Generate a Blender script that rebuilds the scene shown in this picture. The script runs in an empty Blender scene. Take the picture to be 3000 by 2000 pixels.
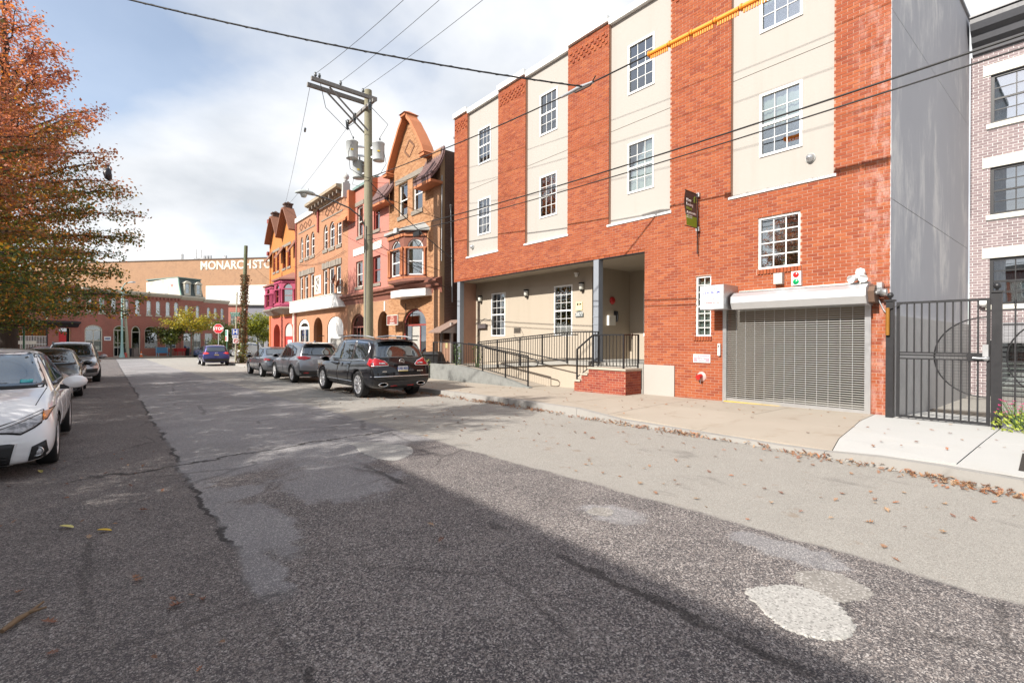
import bpy, bmesh, math, random
import numpy as np
from mathutils import Vector, Matrix
from mathutils.bvhtree import BVHTree
from mathutils.geometry import tessellate_polygon
random.seed(7); RNG = np.random.default_rng(7)
R = math.radians
SC = bpy.context.scene
COL = SC.collection

# ------------------------------------------------------------ camera
cd = bpy.data.cameras.new('camera'); cam = bpy.data.objects.new('camera', cd); COL.objects.link(cam)
cd.sensor_width = 36.0; cd.sensor_fit = 'HORIZONTAL'; cd.lens = 1440.0/3000*36
cd.clip_start = 0.05; cd.clip_end = 3000
def cam_matrix(yaw, pitch, roll, loc):
    y, p, r = R(yaw), R(pitch), R(roll)
    F = Vector((math.sin(y)*math.cos(p), math.cos(y)*math.cos(p), math.sin(p)))
    Rt = Vector((math.cos(y), -math.sin(y), 0)); U = Rt.cross(F)
    R2 = Rt*math.cos(r) + U*math.sin(r); U2 = -Rt*math.sin(r) + U*math.cos(r)
    m = Matrix((R2, U2, -F)).transposed().to_4x4(); m.translation = Vector(loc); return m
cam.matrix_world = cam_matrix(39.436, -0.144, 0.225, (0, 0, 1.5))
SC.camera = cam

# ------------------------------------------------------------ light
SUN_EL = 35.8
sd = bpy.data.lights.new('sun', 'SUN'); sun = bpy.data.objects.new('sun', sd); COL.objects.link(sun)
sd.energy = 4.3; sd.angle = R(0.53); sd.color = (1.0, 0.94, 0.86)
sun.location = (-30, 0, 40); sun.rotation_euler = (0, -R(90-SUN_EL), 0)
W = bpy.data.worlds.new('World'); SC.world = W; W.use_nodes = True
def sky_nodes():
    nt = W.node_tree; nt.nodes.clear(); N = nt.nodes.new; L = nt.links.new
    out = N('ShaderNodeOutputWorld'); bg = N('ShaderNodeBackground'); L(bg.outputs[0], out.inputs[0])
    bg.inputs[1].default_value = 0.15
    sk = N('ShaderNodeTexSky'); sk.sky_type = 'NISHITA'; sk.sun_disc = False
    sk.sun_elevation = R(SUN_EL); sk.sun_rotation = R(-90); sk.altitude = 20; sk.air_density = 1.0; sk.dust_density = 1.0; sk.ozone_density = 2.0
    tc = N('ShaderNodeTexCoord'); sx = N('ShaderNodeSeparateXYZ'); L(tc.outputs['Generated'], sx.inputs[0])
    ad = N('ShaderNodeMath'); ad.operation = 'MAXIMUM'; L(sx.outputs['Z'], ad.inputs[0]); ad.inputs[1].default_value = 0.0
    ad2 = N('ShaderNodeMath'); ad2.operation = 'ADD'; L(ad.outputs[0], ad2.inputs[0]); ad2.inputs[1].default_value = 0.32
    dv = N('ShaderNodeVectorMath'); dv.operation = 'DIVIDE'; L(tc.outputs['Generated'], dv.inputs[0]); L(ad2.outputs[0], dv.inputs[1])
    def noise(scale, detail, rough, off, dist=0.0):
        mp = N('ShaderNodeMapping'); mp.inputs['Location'].default_value = off; L(dv.outputs[0], mp.inputs[0])
        n = N('ShaderNodeTexNoise'); n.inputs['Scale'].default_value = scale; n.inputs['Detail'].default_value = detail
        n.inputs['Roughness'].default_value = rough; n.inputs['Distortion'].default_value = dist; L(mp.outputs[0], n.inputs['Vector']); return n.outputs[0]
    def ramp(src, stops):
        r = N('ShaderNodeValToRGB'); e = r.color_ramp.elements
        while len(e) < len(stops): e.new(0.5)
        for el, (p, c) in zip(e, stops): el.position = p; el.color = (c, c, c, 1) if not isinstance(c, tuple) else c+(1,)
        L(src, r.inputs[0]); return r.outputs[0]
    cov = ramp(noise(1.0, 9, 0.50, (9.1, 2.2, 0.7), 0.1), [(0.37, 0.30), (0.47, 0.80), (0.56, 1.0)])
    shade = ramp(noise(1.9, 8, 0.50, (4.2, 10.1, 0.7), 0.1), [(0.30, (2.6, 2.75, 2.95)), (0.46, (3.4, 3.5, 3.65)), (0.60, (4.2, 4.22, 4.25))])
    mx = N('ShaderNodeMix'); mx.data_type = 'RGBA'; L(cov, mx.inputs[0]); dim = N('ShaderNodeVectorMath'); dim.operation = 'MULTIPLY'; L(sk.outputs[0], dim.inputs[0]); dim.inputs[1].default_value = (0.88, 0.84, 0.80); L(dim.outputs[0], mx.inputs[6]); L(shade, mx.inputs[7])
    L(mx.outputs[2], bg.inputs[0])
sky_nodes()
SC.view_settings.view_transform = 'Standard'; SC.view_settings.look = 'None'
SC.view_settings.exposure = 0.88; SC.view_settings.gamma = 1.0; SC.view_settings.use_curve_mapping = False
try:
    SC.cycles.max_bounces = 6; SC.cycles.transparent_max_bounces = 16; SC.cycles.caustics_reflective = False; SC.cycles.caustics_refractive = False
    SC.cycles.use_denoising = True
except Exception: pass

# ------------------------------------------------------------ mesh helpers
class MB:
    def __init__(s): s.v = []; s.f = []; s.m = []; s.sm = []
    def add(s, vs, fs, m=0, smooth=False):
        b = len(s.v); s.v.extend([tuple(p) for p in vs])
        for f in fs: s.f.append([i+b for i in f]); s.m.append(m); s.sm.append(smooth)
        return s
    def box(s, x0, x1, y0, y1, z0, z1, m=0):
        v = [(x0,y0,z0),(x1,y0,z0),(x1,y1,z0),(x0,y1,z0),(x0,y0,z1),(x1,y0,z1),(x1,y1,z1),(x0,y1,z1)]
        return s.add(v, [(0,3,2,1),(4,5,6,7),(0,1,5,4),(1,2,6,5),(2,3,7,6),(3,0,4,7)], m)
    def hexa(s, b, t, m=0):                      # four bottom, four top points (ccw from above)
        return s.add(list(b)+list(t), [(0,3,2,1),(4,5,6,7),(0,1,5,4),(1,2,6,5),(2,3,7,6),(3,0,4,7)], m)
    def tube(s, pts, r, n=8, m=0, cap=True, smooth=True):
        P = [Vector(p) for p in pts]; rr = r if isinstance(r, (list, tuple)) else [r]*len(P)
        vs = []; up0 = None
        for i, p in enumerate(P):
            d = (P[min(i+1, len(P)-1)] - P[max(i-1, 0)])
            if d.length < 1e-9: d = Vector((0,0,1))
            d.normalize()
            if up0 is None:
                a = Vector((0,0,1)) if abs(d.z) < 0.9 else Vector((1,0,0))
            else: a = up0
            u = a - d*a.dot(d)
            if u.length < 1e-6: u = d.orthogonal()
            u.normalize(); w = d.cross(u); up0 = u
            for k in range(n):
                t = 2*math.pi*(k+0.5)/n; vs.append(p + (u*math.cos(t) + w*math.sin(t))*rr[i])
        fs = []
        for i in range(len(P)-1):
            for k in range(n): fs.append((i*n+k, i*n+(k+1)%n, (i+1)*n+(k+1)%n, (i+1)*n+k))
        s.add(vs, fs, m, smooth and n > 5)
        if cap:
            s.add(vs[:n], [tuple(range(n))[::-1]], m); s.add(vs[-n:], [tuple(range(n))], m)
        return s
    def bar(s, a, b, w, h, m=0):                 # straight square bar
        a, b = Vector(a), Vector(b); d = (b-a).normalized(); up = Vector((0,0,1)) if abs(d.z) < 0.95 else Vector((1,0,0))
        u = d.cross(up).normalized(); t = u.cross(d)
        q = lambda c: [c - u*w/2 - t*h/2, c + u*w/2 - t*h/2, c + u*w/2 + t*h/2, c - u*w/2 + t*h/2]
        return s.add(q(a)+q(b), [(0,1,2,3),(7,6,5,4),(0,4,5,1),(1,5,6,2),(2,6,7,3),(3,7,4,0)], m)
    def lathe(s, prof, n=16, c=(0,0,0), axis='z', m=0, smooth=True, cap=True):
        vs = []
        for r, h in prof:
            for k in range(n):
                t = 2*math.pi*k/n; a, b = r*math.cos(t), r*math.sin(t)
                p = (a, b, h) if axis == 'z' else ((h, a, b) if axis == 'x' else (b, h, a))
                vs.append((p[0]+c[0], p[1]+c[1], p[2]+c[2]))
        fs = []
        for i in range(len(prof)-1):
            for k in range(n): fs.append((i*n+k, i*n+(k+1)%n, (i+1)*n+(k+1)%n, (i+1)*n+k))
        s.add(vs, fs, m, smooth)
        if not cap: return s
        if prof[0][0] > 1e-6: s.add(vs[:n], [tuple(range(n))[::-1]], m)
        if prof[-1][0] > 1e-6: s.add(vs[-n:], [tuple(range(n))], m)
        return s
    def prism(s, poly, a, b, axis='x', m=0):     # polygon extruded between a and b along an axis; poly coords are the other two
        f = {'x': lambda p, h: (h, p[0], p[1]), 'y': lambda p, h: (p[0], h, p[1]), 'z': lambda p, h: (p[0], p[1], h)}[axis]
        n = len(poly); vs = [f(p, a) for p in poly] + [f(p, b) for p in poly]
        tri = tessellate_polygon([[Vector((p[0], p[1], 0)) for p in poly]])
        fs = [tuple(t) for t in tri] + [tuple(i+n for i in t[::-1]) for t in tri]
        fs += [(i, (i+1) % n, (i+1) % n+n, i+n) for i in range(n)]
        return s.add(vs, fs, m)
    def mesh(s, name, mats, off=(0,0,0), fix=True):
        me = bpy.data.meshes.new(name)
        o = off; v = [(p[0]-o[0], p[1]-o[1], p[2]-o[2]) for p in s.v]
        me.from_pydata(v, [], s.f)
        for mt in (mats if isinstance(mats, (list, tuple)) else [mats]): me.materials.append(mt)
        me.polygons.foreach_set('material_index', s.m); me.polygons.foreach_set('use_smooth', s.sm)
        if fix:
            bm = bmesh.new(); bm.from_mesh(me); bmesh.ops.recalc_face_normals(bm, faces=bm.faces); bm.to_mesh(me); bm.free()
        me.update(); return me
    def build(s, name, mats, parent=None, world=False, loc=None, fix=True):
        off = (0,0,0)
        if world and parent is not None:
            off = wloc(parent)
        me = s.mesh(name, mats, off, fix); return link(name, me, parent, loc)
def wloc(o):
    l = Vector(o.location)
    while o.parent: o = o.parent; l = l + o.location
    return l
def link(name, me, parent=None, loc=None, rot=None):
    o = bpy.data.objects.new(name, me); COL.objects.link(o)
    if parent is not None: o.parent = parent
    if loc is not None: o.location = loc
    if rot is not None: o.rotation_euler = rot
    return o
def tag(o, label=None, cat=None, group=None, kind=None):
    if label: o['label'] = label
    if cat: o['category'] = cat
    if group: o['group'] = group
    if kind: o['kind'] = kind
    return o
def thing(name, label, cat, loc=(0,0,0), rz=0.0, group=None):
    o = bpy.data.objects.new(name, None); COL.objects.link(o); o.location = loc; o.rotation_euler = (0, 0, rz)
    o.empty_display_size = 0.2; return tag(o, label, cat, group)
def copy_tree(o, parent=None):
    c = o.copy(); COL.objects.link(c)
    if parent is not None: c.parent = parent
    for ch in list(o.children): copy_tree(ch, c)
    return c
TEXT_W = Matrix(((0,0,-1),(-1,0,0),(0,1,0)))   # text lying in a wall that faces local -x
def text(body, size, m, parent, loc, rot=None, ext=0.003, bold=0.0, align='CENTER', name='lettering', sx=1.0):
    c = bpy.data.curves.new(name, 'FONT'); c.body = body; c.size = size; c.extrude = ext; c.offset = bold*size
    c.align_x = align; c.align_y = 'CENTER'; c.materials.append(m); c.resolution_u = 3
    tmp = bpy.data.objects.new(name, c); me = bpy.data.meshes.new_from_object(tmp)
    bpy.data.objects.remove(tmp); bpy.data.curves.remove(c); me.name = name
    if not me.materials: me.materials.append(m)
    o = bpy.data.objects.new(name, me); COL.objects.link(o); o.parent = parent; o.location = loc
    o.rotation_euler = (TEXT_W.to_euler() if rot is None else rot); o.scale = (sx, 1, 1); return o

# ------------------------------------------------------------ material helpers
class NB:
    def __init__(s, name):
        s.mat = bpy.data.materials.new(name); s.mat.use_nodes = True; s.nt = s.mat.node_tree; s.nt.nodes.clear()
        s.out = s.nt.nodes.new('ShaderNodeOutputMaterial')
    def n(s, t, **kw):
        nd = s.nt.nodes.new(t)
        for k, v in kw.items(): setattr(nd, k, v)
        return nd
    def set(s, sock, v):
        if v is None: return
        if isinstance(v, bpy.types.NodeSocket): s.nt.links.new(v, sock)
        elif isinstance(v, (tuple, list)) and len(v) == 3 and sock.type == 'RGBA': sock.default_value = tuple(v)+(1,)
        else: sock.default_value = v
    def math(s, op, a, b=None, c=None, clamp=False):
        nd = s.n('ShaderNodeMath', operation=op, use_clamp=clamp); s.set(nd.inputs[0], a); s.set(nd.inputs[1], b)
        if c is not None: s.set(nd.inputs[2], c)
        return nd.outputs[0]
    def mix(s, f, a, b, blend='MIX'):
        nd = s.n('ShaderNodeMix', data_type='RGBA', blend_type=blend); s.set(nd.inputs[0], f); s.set(nd.inputs[6], a); s.set(nd.inputs[7], b); return nd.outputs[2]
    def pos(s):
        if not hasattr(s, '_p'): s._p = s.n('ShaderNodeNewGeometry')
        return s._p.outputs['Position']
    def obj(s):
        if not hasattr(s, '_tc'): s._tc = s.n('ShaderNodeTexCoord')
        return s._tc.outputs['Object']
    def sep(s, v):
        nd = s.n('ShaderNodeSeparateXYZ'); s.set(nd.inputs[0], v); return nd.outputs
    def comb(s, x, y, z):
        nd = s.n('ShaderNodeCombineXYZ'); s.set(nd.inputs[0], x); s.set(nd.inputs[1], y); s.set(nd.inputs[2], z); return nd.outputs[0]
    def vscale(s, v, sc):
        nd = s.n('ShaderNodeVectorMath', operation='MULTIPLY'); s.set(nd.inputs[0], v); nd.inputs[1].default_value = sc; return nd.outputs[0]
    def noise(s, v, scale, detail=3, rough=0.5, dist=0.0):
        nd = s.n('ShaderNodeTexNoise'); s.set(nd.inputs['Vector'], v); nd.inputs['Scale'].default_value = scale
        nd.inputs['Detail'].default_value = detail; nd.inputs['Roughness'].default_value = rough; nd.inputs['Distortion'].default_value = dist; return nd.outputs[0]
    def voronoi(s, v, scale, feature='F1', out='Distance'):
        nd = s.n('ShaderNodeTexVoronoi', feature=feature); s.set(nd.inputs['Vector'], v); nd.inputs['Scale'].default_value = scale; return nd.outputs[out]
    def ramp(s, f, stops, interp='LINEAR'):
        nd = s.n('ShaderNodeValToRGB'); nd.color_ramp.interpolation = interp; e = nd.color_ramp.elements
        while len(e) < len(stops): e.new(0.5)
        for el, (p, c) in zip(e, stops):
            el.position = p; el.color = (c, c, c, 1) if not isinstance(c, tuple) else tuple(c)+(1,)
        s.set(nd.inputs[0], f); return nd.outputs[0]
    def step(s, f, a, b):                       # smooth 0..1 between a and b
        nd = s.n('ShaderNodeMapRange', interpolation_type='SMOOTHSTEP'); s.set(nd.inputs[0], f); nd.inputs[1].default_value = a; nd.inputs[2].default_value = b; return nd.outputs[0]
    def bump(s, h, strength=0.3, dist=0.01, normal=None):
        nd = s.n('ShaderNodeBump'); nd.inputs['Strength'].default_value = strength; nd.inputs['Distance'].default_value = dist; s.set(nd.inputs['Height'], h)
        if normal is not None: s.set(nd.inputs['Normal'], normal)
        return nd.outputs[0]
    def pbsdf(s, col, rough=0.6, normal=None, metal=0.0, coat=0.0, spec=0.5, emit=None, estr=0.0, alpha=None):
        b = s.n('ShaderNodeBsdfPrincipled'); s.set(b.inputs['Base Color'], col); s.set(b.inputs['Roughness'], rough); s.set(b.inputs['Metallic'], metal)
        b.inputs['Coat Weight'].default_value = coat; b.inputs['Coat Roughness'].default_value = 0.03; b.inputs['Specular IOR Level'].default_value = spec
        if normal is not None: s.set(b.inputs['Normal'], normal)
        if emit is not None: s.set(b.inputs['Emission Color'], emit); b.inputs['Emission Strength'].default_value = estr
        return b.outputs[0]
    def end(s, sh): s.nt.links.new(sh, s.out.inputs[0]); return s.mat
MATS = {}
def plain(name, col, rough=0.6, metal=0.0, coat=0.0, var=0.12, scale=6.0, bump=0.0, bscale=60.0, dirt=0.0):
    """a simple surface: base colour with soft blotchy variation, fine relief"""
    if name in MATS: return MATS[name]
    b = NB(name); v = b.pos()
    c = b.mix(b.noise(v, scale, 4, 0.6), tuple(x*(1-var) for x in col), tuple(min(1, x*(1+var)) for x in col))
    if dirt: c = b.mix(b.math('MULTIPLY', b.step(b.noise(v, scale*0.35, 6, 0.65, 0.4), 0.48, 0.72), dirt), c, tuple(x*0.35 for x in col))
    nm = b.bump(b.noise(v, bscale, 3, 0.6), bump, 0.01) if bump else None
    r = b.math('MULTIPLY_ADD', b.noise(v, scale*2.3, 3), 0.16, rough-0.08)
    MATS[name] = b.end(b.pbsdf(c, r, nm, metal, coat)); return MATS[name]
def glass_mat(name, tint=(0.8,0.86,0.84), refl=0.10):
    b = NB(name)
    lw = b.n('ShaderNodeLayerWeight'); lw.inputs[0].default_value = 0.35
    f = b.math('MULTIPLY_ADD', lw.outputs['Fresnel'], 0.85, refl, clamp=True)
    t = b.n('ShaderNodeBsdfTransparent'); t.inputs[0].default_value = tint+(1,)
    g = b.n('ShaderNodeBsdfGlossy'); g.inputs['Roughness'].default_value = 0.015; g.inputs[0].default_value = (0.95,0.97,1,1)
    g_n = b.bump(b.noise(b.pos(), 1.3, 2), 0.02, 0.05); b.set(g.inputs['Normal'], g_n)
    m = b.n('ShaderNodeMixShader'); b.set(m.inputs[0], f); b.nt.links.new(t.outputs[0], m.inputs[1]); b.nt.links.new(g.outputs[0], m.inputs[2])
    return b.end(m.outputs[0])
def brick_tex(name, c1, c2, mortar, rot=None, bump=0.35, stain=0.25, stain_col=(0.12,0.08,0.06), bw=0.21, rh=0.0677, uv='local', ms=0.009, patch=None):
    """far brickwork: courses drawn by the Brick node in the wall's own coordinates (y along, z up)"""
    b = NB(name); o = b.sep(b.obj()); v = b.comb(b.math('ADD', o[1], b.math('MULTIPLY', o[0], 1.0)), o[2], 0.0)
    t = b.n('ShaderNodeTexBrick'); b.set(t.inputs['Vector'], v); t.inputs['Scale'].default_value = 1.0
    for k, q in (('Color1', c1), ('Color2', c2), ('Mortar', mortar)): t.inputs[k].default_value = q+(1,)
    t.inputs['Mortar Size'].default_value = ms; t.inputs['Brick Width'].default_value = bw; t.inputs['Row Height'].default_value = rh
    t.inputs['Mortar Smooth'].default_value = 0.2; t.inputs['Bias'].default_value = -0.1
    p = b.obj(); c = b.mix(b.math('MULTIPLY', b.step(b.noise(p, 0.7, 7, 0.62, 0.5), 0.45, 0.75), stain), t.outputs[0], stain_col)
    c = b.mix(b.math('MULTIPLY', b.noise(p, 3.0, 4, 0.6), 0.25), c, tuple(x*0.6 for x in c1))
    sv = b.vscale(p, (5.0, 5.0, 0.35)); c = b.mix(b.math('MULTIPLY', b.step(b.noise(sv, 1.0, 5, 0.6), 0.55, 0.8), stain*0.8), c, stain_col)
    n = b.bump(b.math('SUBTRACT', 1.0, t.outputs['Fac']), bump, 0.006)
    return b.end(b.pbsdf(c, 0.85, n))
def brick_piece(name, cols, rough=0.8, eff=0.0):
    """one material for modelled bricks: each brick takes its own tone"""
    b = NB(name); g = b.n('ShaderNodeNewGeometry'); oi = b.n('ShaderNodeObjectInfo')
    r = b.math('FRACT', b.math('ADD', g.outputs['Random Per Island'], oi.outputs['Random']))
    k = len(cols); c = b.ramp(r, [(i/k, q) for i, q in enumerate(cols)], 'CONSTANT')
    p = g.outputs['Position']; c = b.mix(b.math('MULTIPLY', b.noise(p, 35, 4, 0.7), 0.35), c, tuple(x*0.55 for x in cols[0]))
    c = b.mix(b.math('MULTIPLY', b.step(b.noise(b.vscale(p, (1,1,0.3)), 0.8, 6, 0.6), 0.5, 0.8), 0.22), c, tuple(x*0.5 for x in cols[0]))
    if eff:                                    # lime bloom washed down the corner
        s = b.sep(p); e = b.math('MULTIPLY', b.step(s[1], 3.5, 2.6), b.step(b.noise(b.vscale(p, (1.2, 6, 2.4)), 1.3, 6, 0.7), 0.42, 0.70)); c = b.mix(b.math('MULTIPLY', e, eff), c, (0.62, 0.50, 0.47))
    n = b.bump(b.noise(p, 110, 4, 0.7), 0.35, 0.004); return b.end(b.pbsdf(c, rough, n, spec=0.15))

# ------------------------------------------------------------ walls
def arch_pts(y0, y1, z0, zs, zt, n=10):
    """opening outline with an elliptical head: bottom z0, springing zs, crown zt (ccw in (y,z))"""
    c = (y0+y1)/2; a = (y1-y0)/2; P = [(y0, z0), (y1, z0)]
    for i in range(n+1):
        t = math.pi*i/n; P.append((c + a*math.cos(t), zs + (zt-zs)*math.sin(t)))
    return P
def rect_pts(y0, y1, z0, z1): return [(y0, z0), (y1, z0), (y1, z1), (y0, z1)]
def wall(mb, outer, holes, x, depth=0.22, m=0, mr=None):
    """front sheet facing -x with holes and their reveals"""
    mr = m if mr is None else mr
    loops = [outer]+holes; tri = tessellate_polygon([[Vector((p[0], p[1], 0)) for p in l] for l in loops])
    flat = [p for l in loops for p in l]
    mb.add([(x, p[0], p[1]) for p in flat], [tuple(t) for t in tri], m)
    for l in loops:
        n = len(l); vs = [(x, p[0], p[1]) for p in l]+[(x+depth, p[0], p[1]) for p in l]
        mb.add(vs, [(i, (i+1) % n, (i+1) % n+n, i+n) for i in range(n)], mr)
    return mb
def spans_at(poly, z):
    """y-intervals of a polygon at height z"""
    xs = []; n = len(poly)
    for i in range(n):
        (a, b), (c, d) = poly[i], poly[(i+1) % n]
        if (b <= z < d) or (d <= z < b): xs.append(a + (c-a)*(z-b)/(d-b))
    xs.sort(); return list(zip(xs[::2], xs[1::2]))
def lay_bricks(outer, holes, x, zbase, camp, bl=0.2032, bh=0.0677, j=0.0105, proud=0.005, minlen=0.03, phase=0.0):
    """running-bond bricks filling outline minus holes: list of (x, y, z, len, height) centres"""
    z0 = min(p[1] for p in outer); z1 = max(p[1] for p in outer); out = []
    k0 = int(math.floor((z0-zbase)/bh)); k1 = int(math.ceil((z1-zbase)/bh))
    for k in range(k0, k1):
        za, zb = zbase+k*bh+j/2, zbase+(k+1)*bh-j/2
        if za < z0-1e-4 or zb > z1+1e-4: continue
        zm = (za+zb)/2; free = spans_at(outer, zm)
        for h in holes:
            for a, b in spans_at(h, zm):
                nf = []
                for c, d in free:
                    if b <= c or a >= d: nf.append((c, d)); continue
                    if a > c: nf.append((c, a))
                    if b < d: nf.append((b, d))
                free = nf
        sh = phase + (bl/2 if k % 2 else 0.0)
        for c, d in free:
            i = int(math.floor((c-sh)/bl))
            while sh+i*bl < d:
                a, b = max(c, sh+i*bl+j/2), min(d, sh+(i+1)*bl-j/2); i += 1
                if b-a > minlen: out.append((x, (a+b)/2, zm, b-a, zb-za))
    return out
BRICK_MESH = {}
def brick_mesh(l, h, t, m):
    key = (round(l, 3), round(h, 3), round(t, 3), m.name)
    if key not in BRICK_MESH:
        mb = MB(); mb.box(0, t, -l/2, l/2, -h/2, h/2); BRICK_MESH[key] = mb.mesh('brick', m)
    return BRICK_MESH[key]
def put_bricks(bricks, mat_, parent, rank, t=0.02, proud=0.005, limit=300, origin=(0,0,0)):
    """the `limit` bricks that show largest as objects of their own, the rest as one part"""
    bricks = sorted(bricks, key=rank)
    near = bricks[:limit]; rest = bricks[limit:]
    for x, y, z, l, h in near:
        dx = random.uniform(-0.002, 0.002)
        link('brick', brick_mesh(round(l, 2), round(h, 3), t, mat_), parent, (x-proud+dx-origin[0], y-origin[1], z-origin[2]))
    if rest:
        n = len(rest); A = np.array(rest); dx = RNG.uniform(-0.002, 0.002, n); x0 = A[:,0]-proud+dx-origin[0]
        x1 = x0+t; y0 = A[:,1]-A[:,3]/2-origin[1]; y1 = A[:,1]+A[:,3]/2-origin[1]; z0 = A[:,2]-A[:,4]/2-origin[2]; z1 = A[:,2]+A[:,4]/2-origin[2]
        V = np.stack([np.stack(c, 1) for c in ((x0,y0,z0),(x1,y0,z0),(x1,y1,z0),(x0,y1,z0),(x0,y0,z1),(x1,y0,z1),(x1,y1,z1),(x0,y1,z1))], 1).reshape(-1, 3)
        F = np.array([(0,1,5,4),(2,3,7,6),(3,0,4,7),(0,3,2,1),(4,5,6,7)]); F = (F[None]+8*np.arange(n)[:,None,None]).reshape(-1, 4)
        me = bpy.data.meshes.new('brickwork'); me.from_pydata(V.tolist(), [], F.tolist()); me.materials.append(mat_); me.update()
        o = link('brickwork', me, parent); o['kind'] = 'stuff'; return o

# ------------------------------------------------------------ the lie of the land
def zg(Y):
    return -0.013*(min(max(Y, 1.5), 43)-1.5) - 0.007*(min(max(Y, 43), 75)-43)
KX = [(-40,7.05),(0.5,7.1),(2.4,7.35),(6,7.65),(9,7.8),(14,7.72),(70,7.72)]
def kx(Y): return float(np.interp(Y, [p[0] for p in KX], [p[1] for p in KX]))
def kerb_h(Y): return float(np.interp(Y, [1.6, 2.6, 6.0, 7.2], [0.11, 0.035, 0.035, 0.13]))
def zs(X, Y):                                  # top of the right-hand pavement
    t = min(max((X-kx(Y))/1.6, 0), 1); return zg(Y)+kerb_h(Y)*(1-t)+0.125*t

# ------------------------------------------------------------ shared materials
GLASS = glass_mat('window_glass', (0.85,0.9,0.88), 0.24); GLASS_SKY = glass_mat('sky_glass', (0.5,0.56,0.6), 0.30); GLASS_DIRTY = glass_mat('dim_glass', (0.62,0.66,0.62), 0.16)
WHITE = plain('white_paint', (0.78,0.78,0.76), 0.45, var=0.05); OFFWHITE = plain('aged_white_paint', (0.68,0.66,0.60), 0.6, var=0.10, dirt=0.25)
DARKIN = plain('unlit_interior_black', (0.018,0.017,0.016), 0.9); CURTAIN = plain('pale_curtain', (0.62,0.64,0.58), 0.9, var=0.15, scale=3)  # near-black colour stands in for the darkness of unlit rooms and doorways
GREYCUR = plain('grey_blind', (0.42,0.45,0.45), 0.8); BLACKM = plain('black_metal', (0.016,0.016,0.018), 0.42, var=0.2, bump=0.05)
STEEL = plain('galvanised_steel', (0.50,0.51,0.52), 0.38, metal=0.75, var=0.1, scale=3); ALU = plain('brushed_aluminium', (0.62,0.63,0.64), 0.32, metal=0.85, var=0.06)
STONE = plain('weathered_sandstone', (0.24,0.21,0.175), 0.9, var=0.3, scale=8, bump=0.5, bscale=40, dirt=0.4)
BROWNST = plain('brown_painted_cornice', (0.20,0.075,0.05), 0.75, var=0.25, scale=7, bump=0.2, dirt=0.3)
TAR = plain('roofing_tar', (0.05,0.05,0.052), 0.9); RUBBER = plain('tyre_rubber', (0.014,0.014,0.015), 0.8, bump=0.15, bscale=120)
CONC = plain('rough_concrete', (0.30,0.29,0.265), 0.92, var=0.2, scale=5, bump=0.35, bscale=70, dirt=0.45)
WOODG = plain('weathered_wood', (0.20,0.15,0.11), 0.85, var=0.35, scale=9, bump=0.3)

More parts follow.
